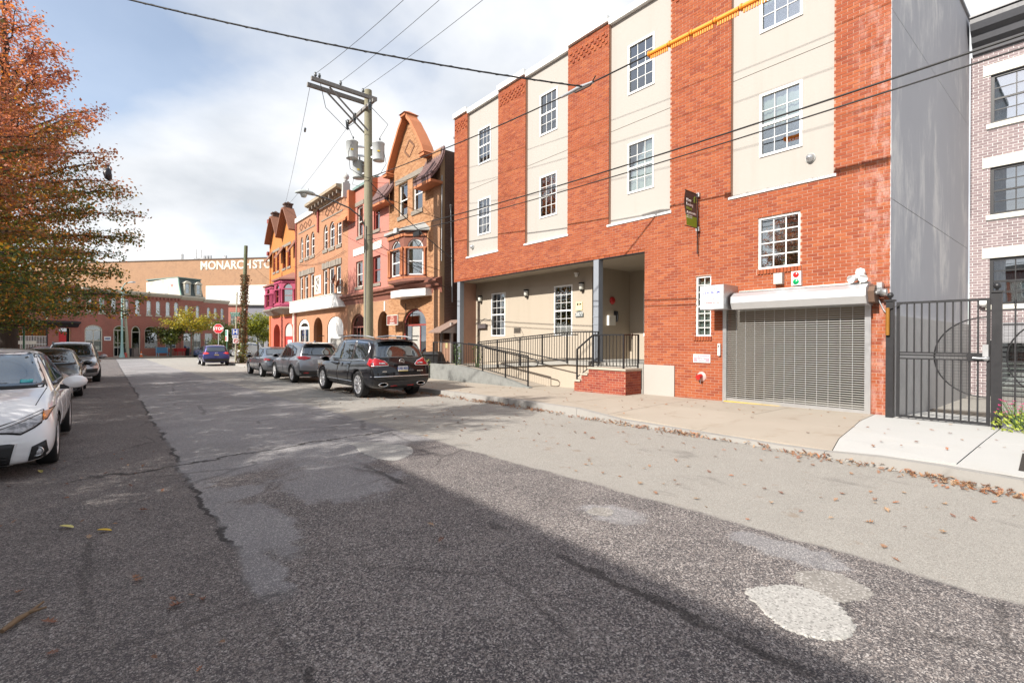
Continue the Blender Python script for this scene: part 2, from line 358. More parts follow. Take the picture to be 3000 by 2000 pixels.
def window(parent, x, y0, y1, z0, z1, fr, gl=None, cols=1, rows=2, fw=0.05, mid=True, depth=0.06, zsp=None, curtain=None, cz=(0.0, 1.0), back=0.12, lites=True, mw=0.014, name='window', sill=None, shut=None):
    """frame with sash bars; panes and curtain are its sub-parts"""
    gl = gl or GLASS; mb = MB(); yi0, yi1, zi0 = y0+fw, y1-fw, z0+fw; zi1 = (z1-fw) if zsp is None else zsp
    if zsp is None:
        mb.box(x, x+depth, y0, yi0, z0, z1); mb.box(x, x+depth, yi1, y1, z0, z1); mb.box(x, x+depth, yi0, yi1, z0, zi0); mb.box(x, x+depth, yi0, yi1, zi1, z1)
    else:
        o = arch_pts(y0, y1, z0, zsp, z1, 12); i = arch_pts(yi0, yi1, zi0, zsp, z1-fw, 12); n = len(o)
        vs = [(x, p[0], p[1]) for p in o]+[(x, p[0], p[1]) for p in i]+[(x+depth, p[0], p[1]) for p in o]+[(x+depth, p[0], p[1]) for p in i]
        mb.add(vs, [(k, (k+1) % n, (k+1) % n+n, k+n) for k in range(n)]+[(k+n, (k+1) % n+n, (k+1) % n+3*n, k+3*n) for k in range(n)]+[(k, (k+1) % n, (k+1) % n+2*n, k+2*n) for k in range(n)])
        mb.box(x+0.004, x+depth, yi0, yi1, zsp-fw*0.4, zsp+fw*0.4)
    xb = x+depth*0.35
    zz = [zi0+(zi1-zi0)*k/rows for k in range(rows+1)]; yy = [yi0+(yi1-yi0)*k/cols for k in range(cols+1)]
    for k in range(1, rows):
        h = 0.026 if (mid and k == rows//2 and rows % 2 == 0) else mw/2
        mb.box(xb-(0.012 if h > mw else 0), xb+0.03, yi0, yi1, zz[k]-h, zz[k]+h)
    for k in range(1, cols): mb.box(xb+0.003, xb+0.027, yy[k]-mw/2, yy[k]+mw/2, zi0, zi1)
    if sill: mb.box(x-sill, x, y0-0.04, y1+0.04, z0-0.05, z0)
    w = mb.build(name, fr, parent)
    if lites:
        for a in range(cols):
            for b in range(rows):
                p = MB(); p.add([(0,-1,-1),(0,1,-1),(0,1,1),(0,-1,1)], [(0,3,2,1)])
                sy, sz = (yy[a+1]-yy[a])/2, (zz[b+1]-zz[b])/2
                key = ('pane', round(sy,3), round(sz,3), gl.name)
                if key not in BRICK_MESH:
                    p = MB(); p.box(0, 0.006, -sy, sy, -sz, sz); BRICK_MESH[key] = p.mesh('pane', gl)
                link('pane', BRICK_MESH[key], w, (xb+0.012, (yy[a]+yy[a+1])/2, (zz[b]+zz[b+1])/2))
    else:
        p = MB(); p.box(xb+0.012, xb+0.018, yi0, yi1, zi0, zi1); p.build('pane', gl, w)
    if zsp is not None:
        p = MB(); q = [(yi0, zsp)]+arch_pts(yi0, yi1, zi0, zsp, z1-fw, 12)[2:-1][::-1]+[(yi1, zsp)]
        p.prism(q, xb+0.012, xb+0.018); p.build('pane', gl, w)
    if curtain is not None:
        c = MB(); xc = x+back; n = max(8, int((yi1-yi0)/0.035)); za, zb = z0+(z1-z0)*cz[0], z0+(z1-z0)*cz[1]
        vs = []; 
        for i in range(n+1):
            yq = yi0-0.03+(yi1-yi0+0.06)*i/n; xo = 0.018*math.sin(i*1.9)+0.01*math.sin(i*0.7)
            vs += [(xc+xo, yq, za), (xc+xo*0.6, yq, zb)]
        c.add(vs, [(2*i, 2*i+2, 2*i+3, 2*i+1) for i in range(n)], 0, True); c.build('curtain', curtain, w, fix=False)
    b = MB(); xd = x+0.42; m_ = 0.15     # near-black box standing in for the unlit room behind
    b.add([(xd,y0-m_,z0-m_),(xd,y1+m_,z0-m_),(xd,y1+m_,z1+m_),(xd,y0-m_,z1+m_),(x+depth,y0,z0),(x+depth,y1,z0),(x+depth,y1,z1),(x+depth,y0,z1)],
          [(0,1,2,3),(0,4,5,1),(1,5,6,2),(2,6,7,3),(3,7,4,0)]); b.build('unlit_room_box', DARKIN, w, fix=False)
    return w

def blind(parent, x, y0, y1, z0, z1, m, pitch=0.045):
    mb = MB(); k = z1
    while k > z0:
        mb.add([(x,y0,k),(x,y1,k),(x+0.02,y1,k-0.032),(x+0.02,y0,k-0.032)], [(0,1,2,3)]); k -= pitch
    o = mb.build('blind_slats', m, parent, fix=False); o['kind'] = 'stuff'; return o

# ------------------------------------------------------------ ground, road, pavements
def asphalt():
    b = NB('old_asphalt'); p = b.pos(); s = b.sep(p); X, Y = s[0], s[1]
    wob = b.math('MULTIPLY', b.math('SUBTRACT', b.noise(p, 1.6, 5, 0.65), 0.5), 0.28)
    wob2 = b.math('MULTIPLY', b.math('SUBTRACT', b.noise(p, 0.55, 7, 0.68, 0.4), 0.5), 3.2)
    xw = b.math('ADD', X, wob)
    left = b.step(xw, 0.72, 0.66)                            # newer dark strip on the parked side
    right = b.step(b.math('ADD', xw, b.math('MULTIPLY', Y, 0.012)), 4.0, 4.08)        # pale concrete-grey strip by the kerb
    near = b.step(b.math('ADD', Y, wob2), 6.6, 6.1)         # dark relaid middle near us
    def blob(cx, cy, rx, ry):
        u = b.math('DIVIDE', b.math('SUBTRACT', X, cx), rx); w = b.math('DIVIDE', b.math('SUBTRACT', Y, cy), ry)
        d = b.math('SQRT', b.math('ADD', b.math('MULTIPLY', u, u), b.math('MULTIPLY', w, w)))
        return b.step(b.math('ADD', d, b.math('MULTIPLY', b.math('SUBTRACT', b.noise(p, 3.2, 10, 0.78, 0.3), 0.5), 2.6)), 1.18, 0.82)
    worn = b.math('MAXIMUM', blob(1.95, 5.35, 0.55, 0.75), b.math('MAXIMUM', blob(1.0, 5.6, 0.30, 0.25), b.math('MAXIMUM', blob(0.98, 4.45, 0.24, 0.75), b.math('MAXIMUM', blob(3.74, 1.45, 0.16, 0.42), blob(3.42, 2.75, 0.20, 0.28)))))
    worn2 = b.step(b.noise(b.vscale(p, (1.0,0.7,1.0)), 1.1, 8, 0.72, 0.8), 0.66, 0.69)
    band = b.math('MULTIPLY', b.math('MULTIPLY', b.step(xw, 0.62, 0.72), b.step(b.math('ADD', xw, b.math('MULTIPLY', b.math('SUBTRACT', b.noise(p, 2.2, 8, 0.75, 0.4), 0.5), 0.9)), 0.93, 0.86)), b.step(b.math('ADD', Y, b.math('MULTIPLY', wob2, 0.2)), 3.0, 3.3))
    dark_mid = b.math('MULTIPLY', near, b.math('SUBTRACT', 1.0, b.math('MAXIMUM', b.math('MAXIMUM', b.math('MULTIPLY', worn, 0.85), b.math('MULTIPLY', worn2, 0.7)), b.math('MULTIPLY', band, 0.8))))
    # aggregate
    wp = b.n('ShaderNodeVectorMath', operation='ADD'); b.set(wp.inputs[0], p); b.set(wp.inputs[1], b.vscale(b.comb(b.noise(p, 60, 2), b.noise(b.vscale(p, (1.1,1.3,1)), 67, 2), 0.0), (0.012,0.012,0.0))); pw = wp.outputs[0]
    cell = b.voronoi(pw, 88, 'F1', 'Color'); cs = b.sep(cell); shape = b.step(b.voronoi(pw, 88, 'DISTANCE_TO_EDGE'), 0.02, 0.16)
    cellb = b.sep(b.voronoi(pw, 165, 'F1', 'Color')); shapeb = b.step(b.voronoi(pw, 165, 'DISTANCE_TO_EDGE'), 0.02, 0.16)
    patchy = b.math('MULTIPLY_ADD', b.noise(p, 1.9, 5, 0.65), 0.7, -0.12)
    s1 = b.math('MULTIPLY', shape, b.ramp(b.math('ADD', cs[0], patchy), [(0.55,0.0),(0.80,0.45),(1.0,1.0)])); s2 = b.math('MULTIPLY', shapeb, b.ramp(b.math('ADD', cellb[1], patchy), [(0.62,0.0),(1.0,0.8)]))
    stone = b.math('MAXIMUM', s1, s2)
    cell2 = b.voronoi(p, 210, 'F1', 'Color'); cs2 = b.sep(cell2)
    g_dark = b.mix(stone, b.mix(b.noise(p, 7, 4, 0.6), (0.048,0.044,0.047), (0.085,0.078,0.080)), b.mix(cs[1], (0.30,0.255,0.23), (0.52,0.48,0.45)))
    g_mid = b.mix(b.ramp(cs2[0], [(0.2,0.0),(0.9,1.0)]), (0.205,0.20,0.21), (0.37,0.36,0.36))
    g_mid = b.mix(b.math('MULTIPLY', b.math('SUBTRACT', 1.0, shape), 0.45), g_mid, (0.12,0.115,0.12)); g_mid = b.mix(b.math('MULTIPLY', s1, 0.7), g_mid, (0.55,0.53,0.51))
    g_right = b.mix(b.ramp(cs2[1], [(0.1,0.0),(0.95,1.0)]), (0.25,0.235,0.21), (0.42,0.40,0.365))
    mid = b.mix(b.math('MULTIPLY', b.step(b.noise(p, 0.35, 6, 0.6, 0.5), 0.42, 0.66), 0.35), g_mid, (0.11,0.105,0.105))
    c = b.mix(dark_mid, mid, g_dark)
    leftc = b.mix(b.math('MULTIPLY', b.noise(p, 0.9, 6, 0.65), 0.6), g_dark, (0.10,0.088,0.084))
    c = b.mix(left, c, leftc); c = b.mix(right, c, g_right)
    # blotches, oil, leaf stains
    c = b.mix(b.math('MULTIPLY', b.step(b.noise(b.vscale(p, (1.0,0.6,1.0)), 1.4, 5, 0.6, 0.3), 0.60, 0.74), 0.42), c, (0.075,0.066,0.06))
    c = b.mix(b.math('MULTIPLY', b.math('MULTIPLY', right, b.step(b.noise(p, 3.6, 4, 0.6), 0.62, 0.74)), 0.4), c, (0.22,0.14,0.075))
    # cracks: the joints between the strips, a jagged cross crack, fine crazing
    def line(v, at, w): return b.math('SUBTRACT', 1.0, b.step(b.math('ABSOLUTE', b.math('SUBTRACT', v, at)), w*0.35, w), clamp=True)
    jit = b.math('MULTIPLY', b.math('SUBTRACT', b.noise(p, 5.5, 5, 0.7), 0.5), 0.12)
    yj = b.math('ADD', b.math('ADD', Y, b.math('MULTIPLY', X, -0.16)), b.math('MULTIPLY', b.math('SUBTRACT', b.noise(p, 1.1, 7, 0.72), 0.5), 1.0))
    joint = b.math('MULTIPLY', line(b.math('ADD', xw, jit), 0.70, 0.034), b.step(b.noise(p, 1.0, 3), 0.38, 0.52))
    joint2 = b.math('MULTIPLY', line(b.math('ADD', b.math('ADD', X, b.math('MULTIPLY', wob2, 0.035)), b.math('MULTIPLY', jit, 1.6)), 2.45, 0.05), b.math('MULTIPLY', b.step(Y, 6.5, 5.0), b.step(b.noise(p, 0.9, 4), 0.40, 0.55)))
    cross = b.math('MULTIPLY', line(yj, 7.35, 0.05), b.math('MULTIPLY', b.step(X, -0.8, 0.2), b.step(X, 4.6, 3.6)))
    cz = b.voronoi(b.comb(b.math('ADD', X, wob), b.math('ADD', Y, b.math('MULTIPLY', wob2, 0.2)), 0.0), 0.55, 'DISTANCE_TO_EDGE')
    craze = b.math('MULTIPLY', b.step(cz, 0.018, 0.006), b.math('MULTIPLY', b.step(b.noise(p, 0.4, 3), 0.46, 0.56), b.math('SUBTRACT', 1.0, right)))
    crack = b.math('MAXIMUM', b.math('MAXIMUM', joint, b.math('MULTIPLY', joint2, 0.8)), b.math('MAXIMUM', cross, b.math('MULTIPLY', craze, 0.4)))
    c = b.mix(b.math('MULTIPLY', crack, 0.85), c, (0.022,0.02,0.02))
    h = b.math('ADD', b.math('MULTIPLY', stone, 0.5), b.math('ADD', b.math('MULTIPLY', b.noise(p, 160, 3, 0.7), 0.35), b.math('MULTIPLY', crack, -1.6)))
    n = b.bump(h, 0.75, 0.012, b.bump(b.noise(p, 1.2, 4), 0.25, 0.06))
    return b.end(b.pbsdf(c, 0.88, n, spec=0.35))
def concrete(name, a, c2, stain=(0.2,0.15,0.1), st=0.3):
    b = NB(name); p = b.pos()
    c = b.mix(b.noise(p, 1.1, 6, 0.62), a, c2); c = b.mix(b.math('MULTIPLY', b.noise(p, 70, 4, 0.7), 0.25), c, tuple(x*0.6 for x in a))
    c = b.mix(b.math('MULTIPLY', b.step(b.noise(p, 1.7, 6, 0.66, 0.4), 0.52, 0.74), st), c, stain)
    if 'patch' in name: sp = b.sep(b.voronoi(p, 95, 'F1', 'Color')); c = b.mix(b.ramp(sp[0], [(0.0,0.65),(0.3,0.0),(0.75,0.0),(1.0,0.5)]), c, b.mix(b.step(sp[0], 0.4, 0.5), (0.10,0.095,0.09), (0.62,0.60,0.57)))
    oi = b.n('ShaderNodeObjectInfo'); c = b.mix(b.math('MULTIPLY', oi.outputs['Random'], 0.10), c, tuple(x*0.7 for x in a))
    n = b.bump(b.noise(p, 140, 4, 0.65), 0.3, 0.004, b.bump(b.noise(p, 3.0, 4), 0.15, 0.02)); return b.end(b.pbsdf(c, 0.88, n, spec=0.3))
PAVE_OLD = concrete('old_pavement_concrete', (0.345,0.30,0.245), (0.42,0.37,0.31), (0.22,0.165,0.11), 0.4)
PAVE_NEW = concrete('new_pavement_concrete', (0.44,0.44,0.425), (0.50,0.495,0.475), (0.40,0.36,0.30), 0.2)
KERBM = concrete('kerb_stone', (0.28,0.27,0.255), (0.36,0.345,0.32), (0.08,0.07,0.06), 0.5)

def ground():
    mb = MB(); mb.add([(-900,-900,-1.5),(900,-900,-1.5),(900,900,-1.5),(-900,900,-1.5)], [(0,1,2,3)])
    tag(mb.build('ground', plain('far_ground', (0.10,0.095,0.085), 0.95)), kind='structure')
    xs_ = [-60,-30,-12,-6]+[x*0.5 for x in range(-6,18)]+[10,14,20,35,60]; ys_ = [-30,-16,-8]+[y*0.5 for y in range(-8,25)]+list(range(13,46,2))+[46,50,56,62,68,75,84,95]
    mb = MB(); vs = []
    for y in ys_:
        for x in xs_:
            dx = (x-2.4)/5.2; cr = -0.035*min(dx*dx, 1.0) if y < 45 else -0.035
            vs.append((x, y, zg(y)+0.035+cr-0.035+ 0.006*math.sin(x*1.7+y*0.6)+0.005*math.sin(x*0.8-y*1.1)))
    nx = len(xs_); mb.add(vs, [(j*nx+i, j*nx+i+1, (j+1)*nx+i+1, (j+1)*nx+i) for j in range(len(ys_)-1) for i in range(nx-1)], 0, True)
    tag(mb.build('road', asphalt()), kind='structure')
ground()

def irregular(cx, cy, rx, ry, n=26, seed=0, rough=0.13):
    rg = random.Random(seed); ph = [rg.uniform(0, 6.28) for _ in range(5)]; P = []
    for i in range(n):
        t = 2*math.pi*i/n; k = 1+sum(rough/(j+1)*math.sin((j+2)*t+ph[j]) for j in range(5)); P.append((cx+rx*k*math.cos(t), cy+ry*k*math.sin(t)))
    return P
def road_z(x, y):
    dx = (x-2.4)/5.2; return zg(y)-0.035*min(dx*dx, 1.0)+0.006*math.sin(x*1.7+y*0.6)+0.005*math.sin(x*0.8-y*1.1)
def rough_edge(poly, sub=9, amp=0.022, seed=0):
    rg = random.Random(seed); out = []; n = len(poly)
    for i in range(n):
        p0, p1, p2, p3 = [Vector(poly[(i+k-1) % n]) for k in range(4)]
        for k in range(sub):
            t = k/sub; q = 0.5*((2*p1)+(p2-p0)*t+(2*p0-5*p1+4*p2-p3)*t*t+(3*p1-p0-3*p2+p3)*t**3); out.append((q.x+rg.gauss(0,amp*0.5), q.y+rg.gauss(0,amp*0.5)))
    return out
def patch_sheet(name, poly, m, h=0.012):
    poly = rough_edge(poly, 11 if len(poly) < 20 else 3, 0.013, len(poly)); h *= 0.6
    mb = MB(); n = len(poly); c = (sum(p[0] for p in poly)/n, sum(p[1] for p in poly)/n)
    top = [(c[0]+(p[0]-c[0])*0.97, c[1]+(p[1]-c[1])*0.97) for p in poly]; tri = tessellate_polygon([[Vector((p[0], p[1], 0)) for p in top]])
    vs = [(p[0], p[1], road_z(*p)+0.002) for p in poly]+[(p[0], p[1], road_z(*p)+h) for p in top]
    mb.add(vs, [(i, (i+1) % n, (i+1) % n+n, i+n) for i in range(n)]+[tuple(k+n for k in t) for t in tri], 0, False)
    return tag(mb.build(name, m), kind='structure')
PATCH = concrete('patch_concrete', (0.33,0.32,0.30), (0.43,0.42,0.395), (0.12,0.11,0.105), 0.6)
PATCH2 = concrete('worn_patch_concrete', (0.23,0.215,0.195), (0.31,0.29,0.265), (0.10,0.09,0.08), 0.5)

tag(patch_sheet('concrete_patch', [(2.95,1.38),(3.10,1.32),(3.22,1.26),(3.27,1.15),(3.25,1.03),(3.16,0.92),(3.05,0.85),(2.90,0.835),(2.80,0.88),(2.745,0.97),(2.735,1.08),(2.80,1.20)], PATCH, 0.016))
patch_sheet('concrete_patch', [(3.44,1.28),(3.56,1.22),(3.64,1.12),(3.60,0.98),(3.52,0.88),(3.38,0.90),(3.25,0.98),(3.28,1.12),(3.33,1.24)], PATCH2, 0.007)
patch_sheet('concrete_patch', [(2.85,7.30),(3.02,7.22),(3.18,7.10),(3.30,6.82),(3.40,6.45),(3.25,6.10),(3.05,5.90),(2.85,5.82),(2.72,6.05),(2.70,6.55),(2.78,6.95)], PATCH, 0.014)
patch_sheet('concrete_patch', irregular(3.38, 2.86, 0.10, 0.13, seed=4), PATCH2, 0.006)

def pavement():
    sw = bpy.data.objects.new('pavement', None); COL.objects.link(sw); tag(sw, kind='structure')
    def slab(c, m, top=None, t=0.09, par=sw):
        mb = MB(); z = [(zs(*p) if top is None else top(*p)) for p in c]
        mb.hexa([(p[0], p[1], q-t) for p, q in zip(c, z)], [(p[0], p[1], q) for p, q in zip(c, z)]); return mb.build('slab', m, par)
    g = 0.006
    ys_new = [-12,-10.2,-8.5,-6.8,-5.2,-3.6,-2.0,-0.45,1.1]; ys = [4.35,6.45,8.1,9.7,11.3,12.9,14.5,16.1,17.7,19.3,20.9,22.5,24.1,25.7,27.3,28.9,30.5,32.1,33.7,35.3,36.9,38.5,40.1,41.7,43.3,44.9,46.5,48.1,49.7]
    def row(a, b, m, e0=0.0):
        ka, kb = kx(a)+0.155, kx(b)+0.155; cuts = [0.0, 0.52, 1.0]
        for i in range(2):
            u, v = cuts[i], cuts[i+1]
            A = lambda t, k: k+(11.38-k)*t
            slab([(A(u,ka)+g, a+g), (A(v,ka)-g, a+g), (A(v,kb)-g, b-g), (A(u,kb)+g, b-g)], m)
    for a, b in zip(ys_new, ys_new[1:]): row(a, b, PAVE_NEW)
    # the new slab by the gate has a curved edge against the older concrete
    edge = [(kx(2.35)+0.155, 2.35),(8.3,2.52),(9.2,2.62),(10.2,2.78),(11.38,2.86)]
    def curved(pts_near, pts_far, m):
        mb = MB(); n = len(pts_near)
        vs = [(x, y, zs(x, y)) for x, y in pts_near]+[(x, y, zs(x, y)) for x, y in pts_far]; vs += [(x, y, z-0.09) for x, y, z in vs]
        f = [(i, i+1, n+i+1, n+i) for i in range(n-1)]; f += [tuple(k+2*n for k in q[::-1]) for q in f]
        ring = list(range(n))+[2*n-1-i for i in range(n)]; f += [(ring[i], ring[(i+1) % (2*n)], ring[(i+1) % (2*n)]+2*n, ring[i]+2*n) for i in range(2*n)]
        mb.add(vs, f); mb.build('slab', m, sw)
    curved([(x, 1.1+g) for x, y in edge], [(x, y-g) for x, y in edge], PAVE_NEW)
    far = [(kx(4.35)+0.155, 4.35-g),(8.3,4.35-g),(9.2,4.35-g),(10.2,4.35-g),(11.38,4.35-g)]
    curved([(x, y+g) for x, y in edge[:3]], far[:3], PAVE_OLD); curved([(x+0.0, y+g) for x, y in edge[2:]], far[2:], PAVE_OLD)
    for a, b in zip(ys, ys[1:]): row(a, b, PAVE_OLD)
    for x, y in [(9.2+0.0, 0)]: pass
    bed = MB(); yy = [-12+i for i in range(63)]
    vs = []
    for y in yy: vs += [(kx(y)+0.14, y, zg(y)-0.03+0.0), (14.6, y, zg(y)-0.01)]
    bed.add(vs, [(2*i, 2*i+1, 2*i+3, 2*i+2) for i in range(len(yy)-1)]); bed.build('bedding', plain('joint_dirt', (0.09,0.075,0.06), 0.95), sw)
    kb = bpy.data.objects.new('kerb', None); COL.objects.link(kb); tag(kb, kind='structure')
    y = -12.0
    while y < 50:
        l = 2.4 if y < 20 else 3.0; n = 4; mb = MB()
        for k in range(n):
            a, b = y+0.004+(l-0.008)*k/n, y+0.004+(l-0.008)*(k+1)/n
            xa, xb = kx(a), kx(b); za, zb = zg(a)+kerb_h(a), zg(b)+kerb_h(b)
            mb.hexa([(xa-0.02,a,zg(a)-0.16),(xa+0.15,a,zg(a)-0.16),(xb+0.15,b,zg(b)-0.16),(xb-0.02,b,zg(b)-0.16)], [(xa,a,za),(xa+0.15,a,za),(xb+0.15,b,zb),(xb,b,zb)])
        mb.build('kerbstone', KERBM, kb); y += l
    # left-hand pavement
    lp = bpy.data.objects.new('pavement_left', None); COL.objects.link(lp); tag(lp, kind='structure')
    for i in range(12):
        a, b = -20+i*5.5, -20+(i+1)*5.5-0.012
        slab([(-6.6,a),(-2.68,a),(-2.68,b),(-6.6,b)], PAVE_OLD, lambda x, y: zg(y)+0.10, 0.2, lp)
        mb = MB(); mb.hexa([(-2.67,a,zg(a)-0.2),(-2.50,a,zg(a)-0.2),(-2.50,b,zg(b)-0.2),(-2.67,b,zg(b)-0.2)], [(-2.67,a,zg(a)+0.11),(-2.52,a,zg(a)+0.11),(-2.52,b,zg(b)+0.11),(-2.67,b,zg(b)+0.11)]); mb.build('kerbstone', KERBM, lp)
    # tree-pit soil at the right edge of the picture
    mb = MB(); q = [(7.60,0.62),(8.75,0.68),(8.75,-0.6),(7.55,-0.6)]; mb.add([(x, y, zs(x, y)+0.004) for x, y in q], [(0,3,2,1)])
    tag(mb.build('tree_pit_soil', plain('dark_soil', (0.03,0.024,0.02), 0.95, var=0.5, scale=30, bump=0.6)), kind='structure')
    # yard behind the gate
    mb = MB(); vs = []
    for i in range(9):
        x = 11.4+i*1.01; z = 0.10-0.40*i/8; vs += [(x, -9, z-0.02), (x, 2.62, z)]
    mb.add(vs, [(2*i, 2*i+2, 2*i+3, 2*i+1) for i in range(8)]); tag(mb.build('yard', PAVE_NEW), kind='structure')
pavement()

# ------------------------------------------------------------ the red brick and stucco building
BR = [(0.31,0.082,0.036),(0.335,0.092,0.039),(0.28,0.070,0.033),(0.32,0.085,0.037),(0.37,0.112,0.047),(0.25,0.062,0.032),(0.33,0.088,0.038)]
BRICK = brick_piece('red_brick', BR, 0.78, eff=0.38)
MORTAR = plain('pink_mortar', (0.40,0.235,0.17), 0.92, var=0.12, scale=10, bump=0.3, bscale=90)
def stucco_mat(name, a, st=0.15, dark=(0.25,0.21,0.16)):
    b = NB(name); p = b.pos(); c = b.mix(b.noise(p, 0.8, 6, 0.6), tuple(x*0.95 for x in a), a)
    sv = b.vscale(p, (2.2,2.2,0.16)); c = b.mix(b.math('MULTIPLY', b.step(b.noise(sv, 1.0, 6, 0.65), 0.50, 0.80), st), c, dark)
    n = b.bump(b.noise(p, 55, 5, 0.75), 0.5, 0.006); return b.end(b.pbsdf(c, 0.9, n, spec=0.25))
STUCCO = stucco_mat('cream_stucco', (0.395,0.37,0.338)); STUCCO_T = stucco_mat('tan_stucco', (0.41,0.355,0.285), 0.2)
def grey_stucco():
    b = NB('grey_stucco'); p = b.pos(); c = b.mix(b.noise(p, 0.6, 6, 0.6), (0.46,0.46,0.49), (0.54,0.54,0.565))
    sv = b.vscale(p, (0.9,1.0,0.30)); k = b.math('MULTIPLY', b.step(b.noise(sv, 1.2, 8, 0.72, 0.3), 0.47, 0.66), b.step(b.noise(p, 0.33, 3), 0.36, 0.50))
    c = b.mix(b.math('MULTIPLY', k, 0.8), c, (0.80,0.78,0.76))
    n = b.bump(b.noise(p, 60, 5, 0.75), 0.7, 0.008); return b.end(b.pbsdf(c, 0.9, n, spec=0.25))
GREYST = grey_stucco()
MB_ROOT = thing('brick_building', 'red brick and cream stucco apartment building with roller shutter and recessed ramp entrance', 'building')
WINS = []
def main_building():
    Rt = MB_ROOT; X = 11.4; ztop = 10.88
    panels = [(3.58,5.72),(7.35,9.40),(11.08,13.15),(14.73,16.79)]
    outer = [(2.64,-0.25),(8.13,-0.25),(8.13,3.95),(17.76,3.95),(17.76,ztop),(2.64,ztop)]
    P = [rect_pts(a, b, 4.87, ztop+0.01) for a, b in panels]
    P = [rect_pts(a, b, 4.87, ztop-0.02) for a, b in panels]
    holes = P+[rect_pts(2.98,5.80,0.04,2.30), rect_pts(4.20,5.08,3.11,4.29), rect_pts(6.20,6.60,1.61,3.11), rect_pts(7.18,8.12,-0.24,0.86)]
    mb = MB(); wall(mb, outer, holes, X, 0.22); mb.build('wall', MORTAR, Rt)
    # bricks: the field, the rowlock sills, the dog-tooth band at the pilaster heads
    bh = holes+[rect_pts(4.16,5.12,3.00,3.12), rect_pts(6.16,6.64,1.51,1.62)]
    br = lay_bricks(outer, bh, X, 0.02, None)
    rank = lambda q: (q[1]**2*0.35+(q[2]-1.5)**2*0.5+abs(q[2]-1.5)*0.6 if q[2] > 0.3 else 99+q[1])
    put_bricks(br, BRICK, Rt, lambda q: math.hypot(q[1]-2.6, (q[2]-2.6)*0.9))
    for (a, b, z) in [(4.16,5.12,3.06),(6.16,6.64,1.565)]:
        k = a+0.038
        while k < b: link('brick', brick_mesh(0.06, 0.105, 0.06, BRICK), Rt, (X-0.035, k, z)); k += 0.0715
    mb = MB()
    for a, b in [(2.64,3.58),(5.72,7.35),(9.40,11.08),(13.15,14.73),(16.79,17.76)]:
        for r in range(4):
            y = a+0.06+(0.11 if r % 2 else 0)
            while y < b-0.12: mb.box(X-0.028, X-0.005, y, y+0.095, 10.28+r*0.0677*1.5, 10.28+r*0.0677*1.5+0.057); y += 0.22
    o = mb.build('dog_tooth_band', BRICK, Rt); o['kind'] = 'stuff'
    mb = MB(); mb.box(X+0.23, X+7.9, 2.70, 17.70, 10.2, 10.5); mb.build('roof', TAR, Rt)
    cp = WHITE
    for a, b in [(2.60,3.56),(5.74,7.33),(9.42,11.06),(13.17,14.71),(16.81,17.80)]:
        mb = MB(); mb.box(X-0.09, X+0.30, a, b, ztop, ztop+0.19); mb.build('coping', cp, Rt)
    for a, b in panels:
        mb = MB(); mb.box(X-0.02, X+0.30, a-0.015, b+0.015, ztop-0.08, ztop+0.11); mb.build('coping', cp, Rt)
        # stucco panel in two lifts with a control joint, white sill trim
        u = (a+b)/2; wy = {3.58:(4.20,5.10), 7.35:(7.90,8.79), 11.08:(11.64,12.50), 14.73:(15.30,16.14)}[a]
        xp = X+0.10
        for z0, z1, wz in [(4.87,7.66,(5.68,7.11)),(7.675,10.80,(8.50,9.91))]:
            mb = MB(); wall(mb, rect_pts(a+0.002,b-0.002,z0,z1), [rect_pts(wy[0],wy[1],*wz)], xp, 0.10); mb.build('stucco_panel', STUCCO, Rt)
            c = random.choice([CURTAIN, GREYCUR, CURTAIN]); 
            w = window(Rt, xp-0.025, wy[0], wy[1], wz[0], wz[1], WHITE, GLASS, 3, 4, 0.055, True, 0.09, curtain=c, cz=(0.0 if a > 5 else 0.45, 1.0), mw=0.015)
        mb = MB(); mb.box(X-0.03, xp, a-0.05, b+0.05, 4.85, 4.905); mb.build('panel_sill', WHITE, Rt)
        mb = MB(); mb.box(xp+0.06, xp+0.12, a, b, 7.66, 7.675); mb.build('control_joint', TAR, Rt)
    w = window(Rt, X+0.03, 4.20, 5.08, 3.115, 4.29, WHITE, GLASS, 3, 4, 0.05, False, 0.09, mw=0.022); blind(w, X+0.20, 4.22, 5.06, 3.45, 4.26, GREYCUR)
    mb = MB()
    for k in range(9): mb.tube([(X+0.15, 4.28+k*0.09, 3.14), (X+0.15, 4.28+k*0.09, 4.2)], 0.006, 5)
    for z in (3.3, 3.75, 4.1): mb.tube([(X+0.15, 4.22, z), (X+0.15, 5.06, z)], 0.006, 5)
    mb.build('window_guard', BLACKM, w)
    pl = thing('potted_plant', 'small green potted plant on the sill of the window above the shutter', 'plant', (X+0.13, 4.55, 3.165))
    mb = MB(); mb.lathe([(0.03,0),(0.042,0.07),(0.035,0.07)], 10); mb.build('pot', WHITE, pl)
    lf = MB()
    for k in range(60):
        t, r, z = random.uniform(0,6.28), random.uniform(0,0.07), random.uniform(0.07,0.19); d = 0.022
        lf.add([(r*math.cos(t)*0.4-d,r*math.sin(t),z),(r*math.cos(t)*0.4,r*math.sin(t)-d,z+d*random.uniform(-1,1)),(r*math.cos(t)*0.4+d,r*math.sin(t),z+d),(r*math.cos(t)*0.4,r*math.sin(t)+d,z)], [(0,1,2,3)])
    lf.build('leaves', plain('plant_green', (0.03,0.16,0.03), 0.6), pl, fix=False)
    window(Rt, X+0.03, 6.20, 6.60, 1.615, 3.11, WHITE, GLASS, 2, 8, 0.04, True, 0.09, curtain=GREYCUR, mw=0.015)
    mb = MB(); mb.box(X-0.03, X+0.15, 7.185, 8.125, -0.23, 0.855); mb.build('plinth', STUCCO, Rt)
    # side wall on the yard, in lifts; lower skirt
    def side(z0, z1, x0, x1, t, m): q = MB(); q.box(x0, x1, 2.632-t, 2.64, z0, z1); q.build('side_panel', m, Rt)
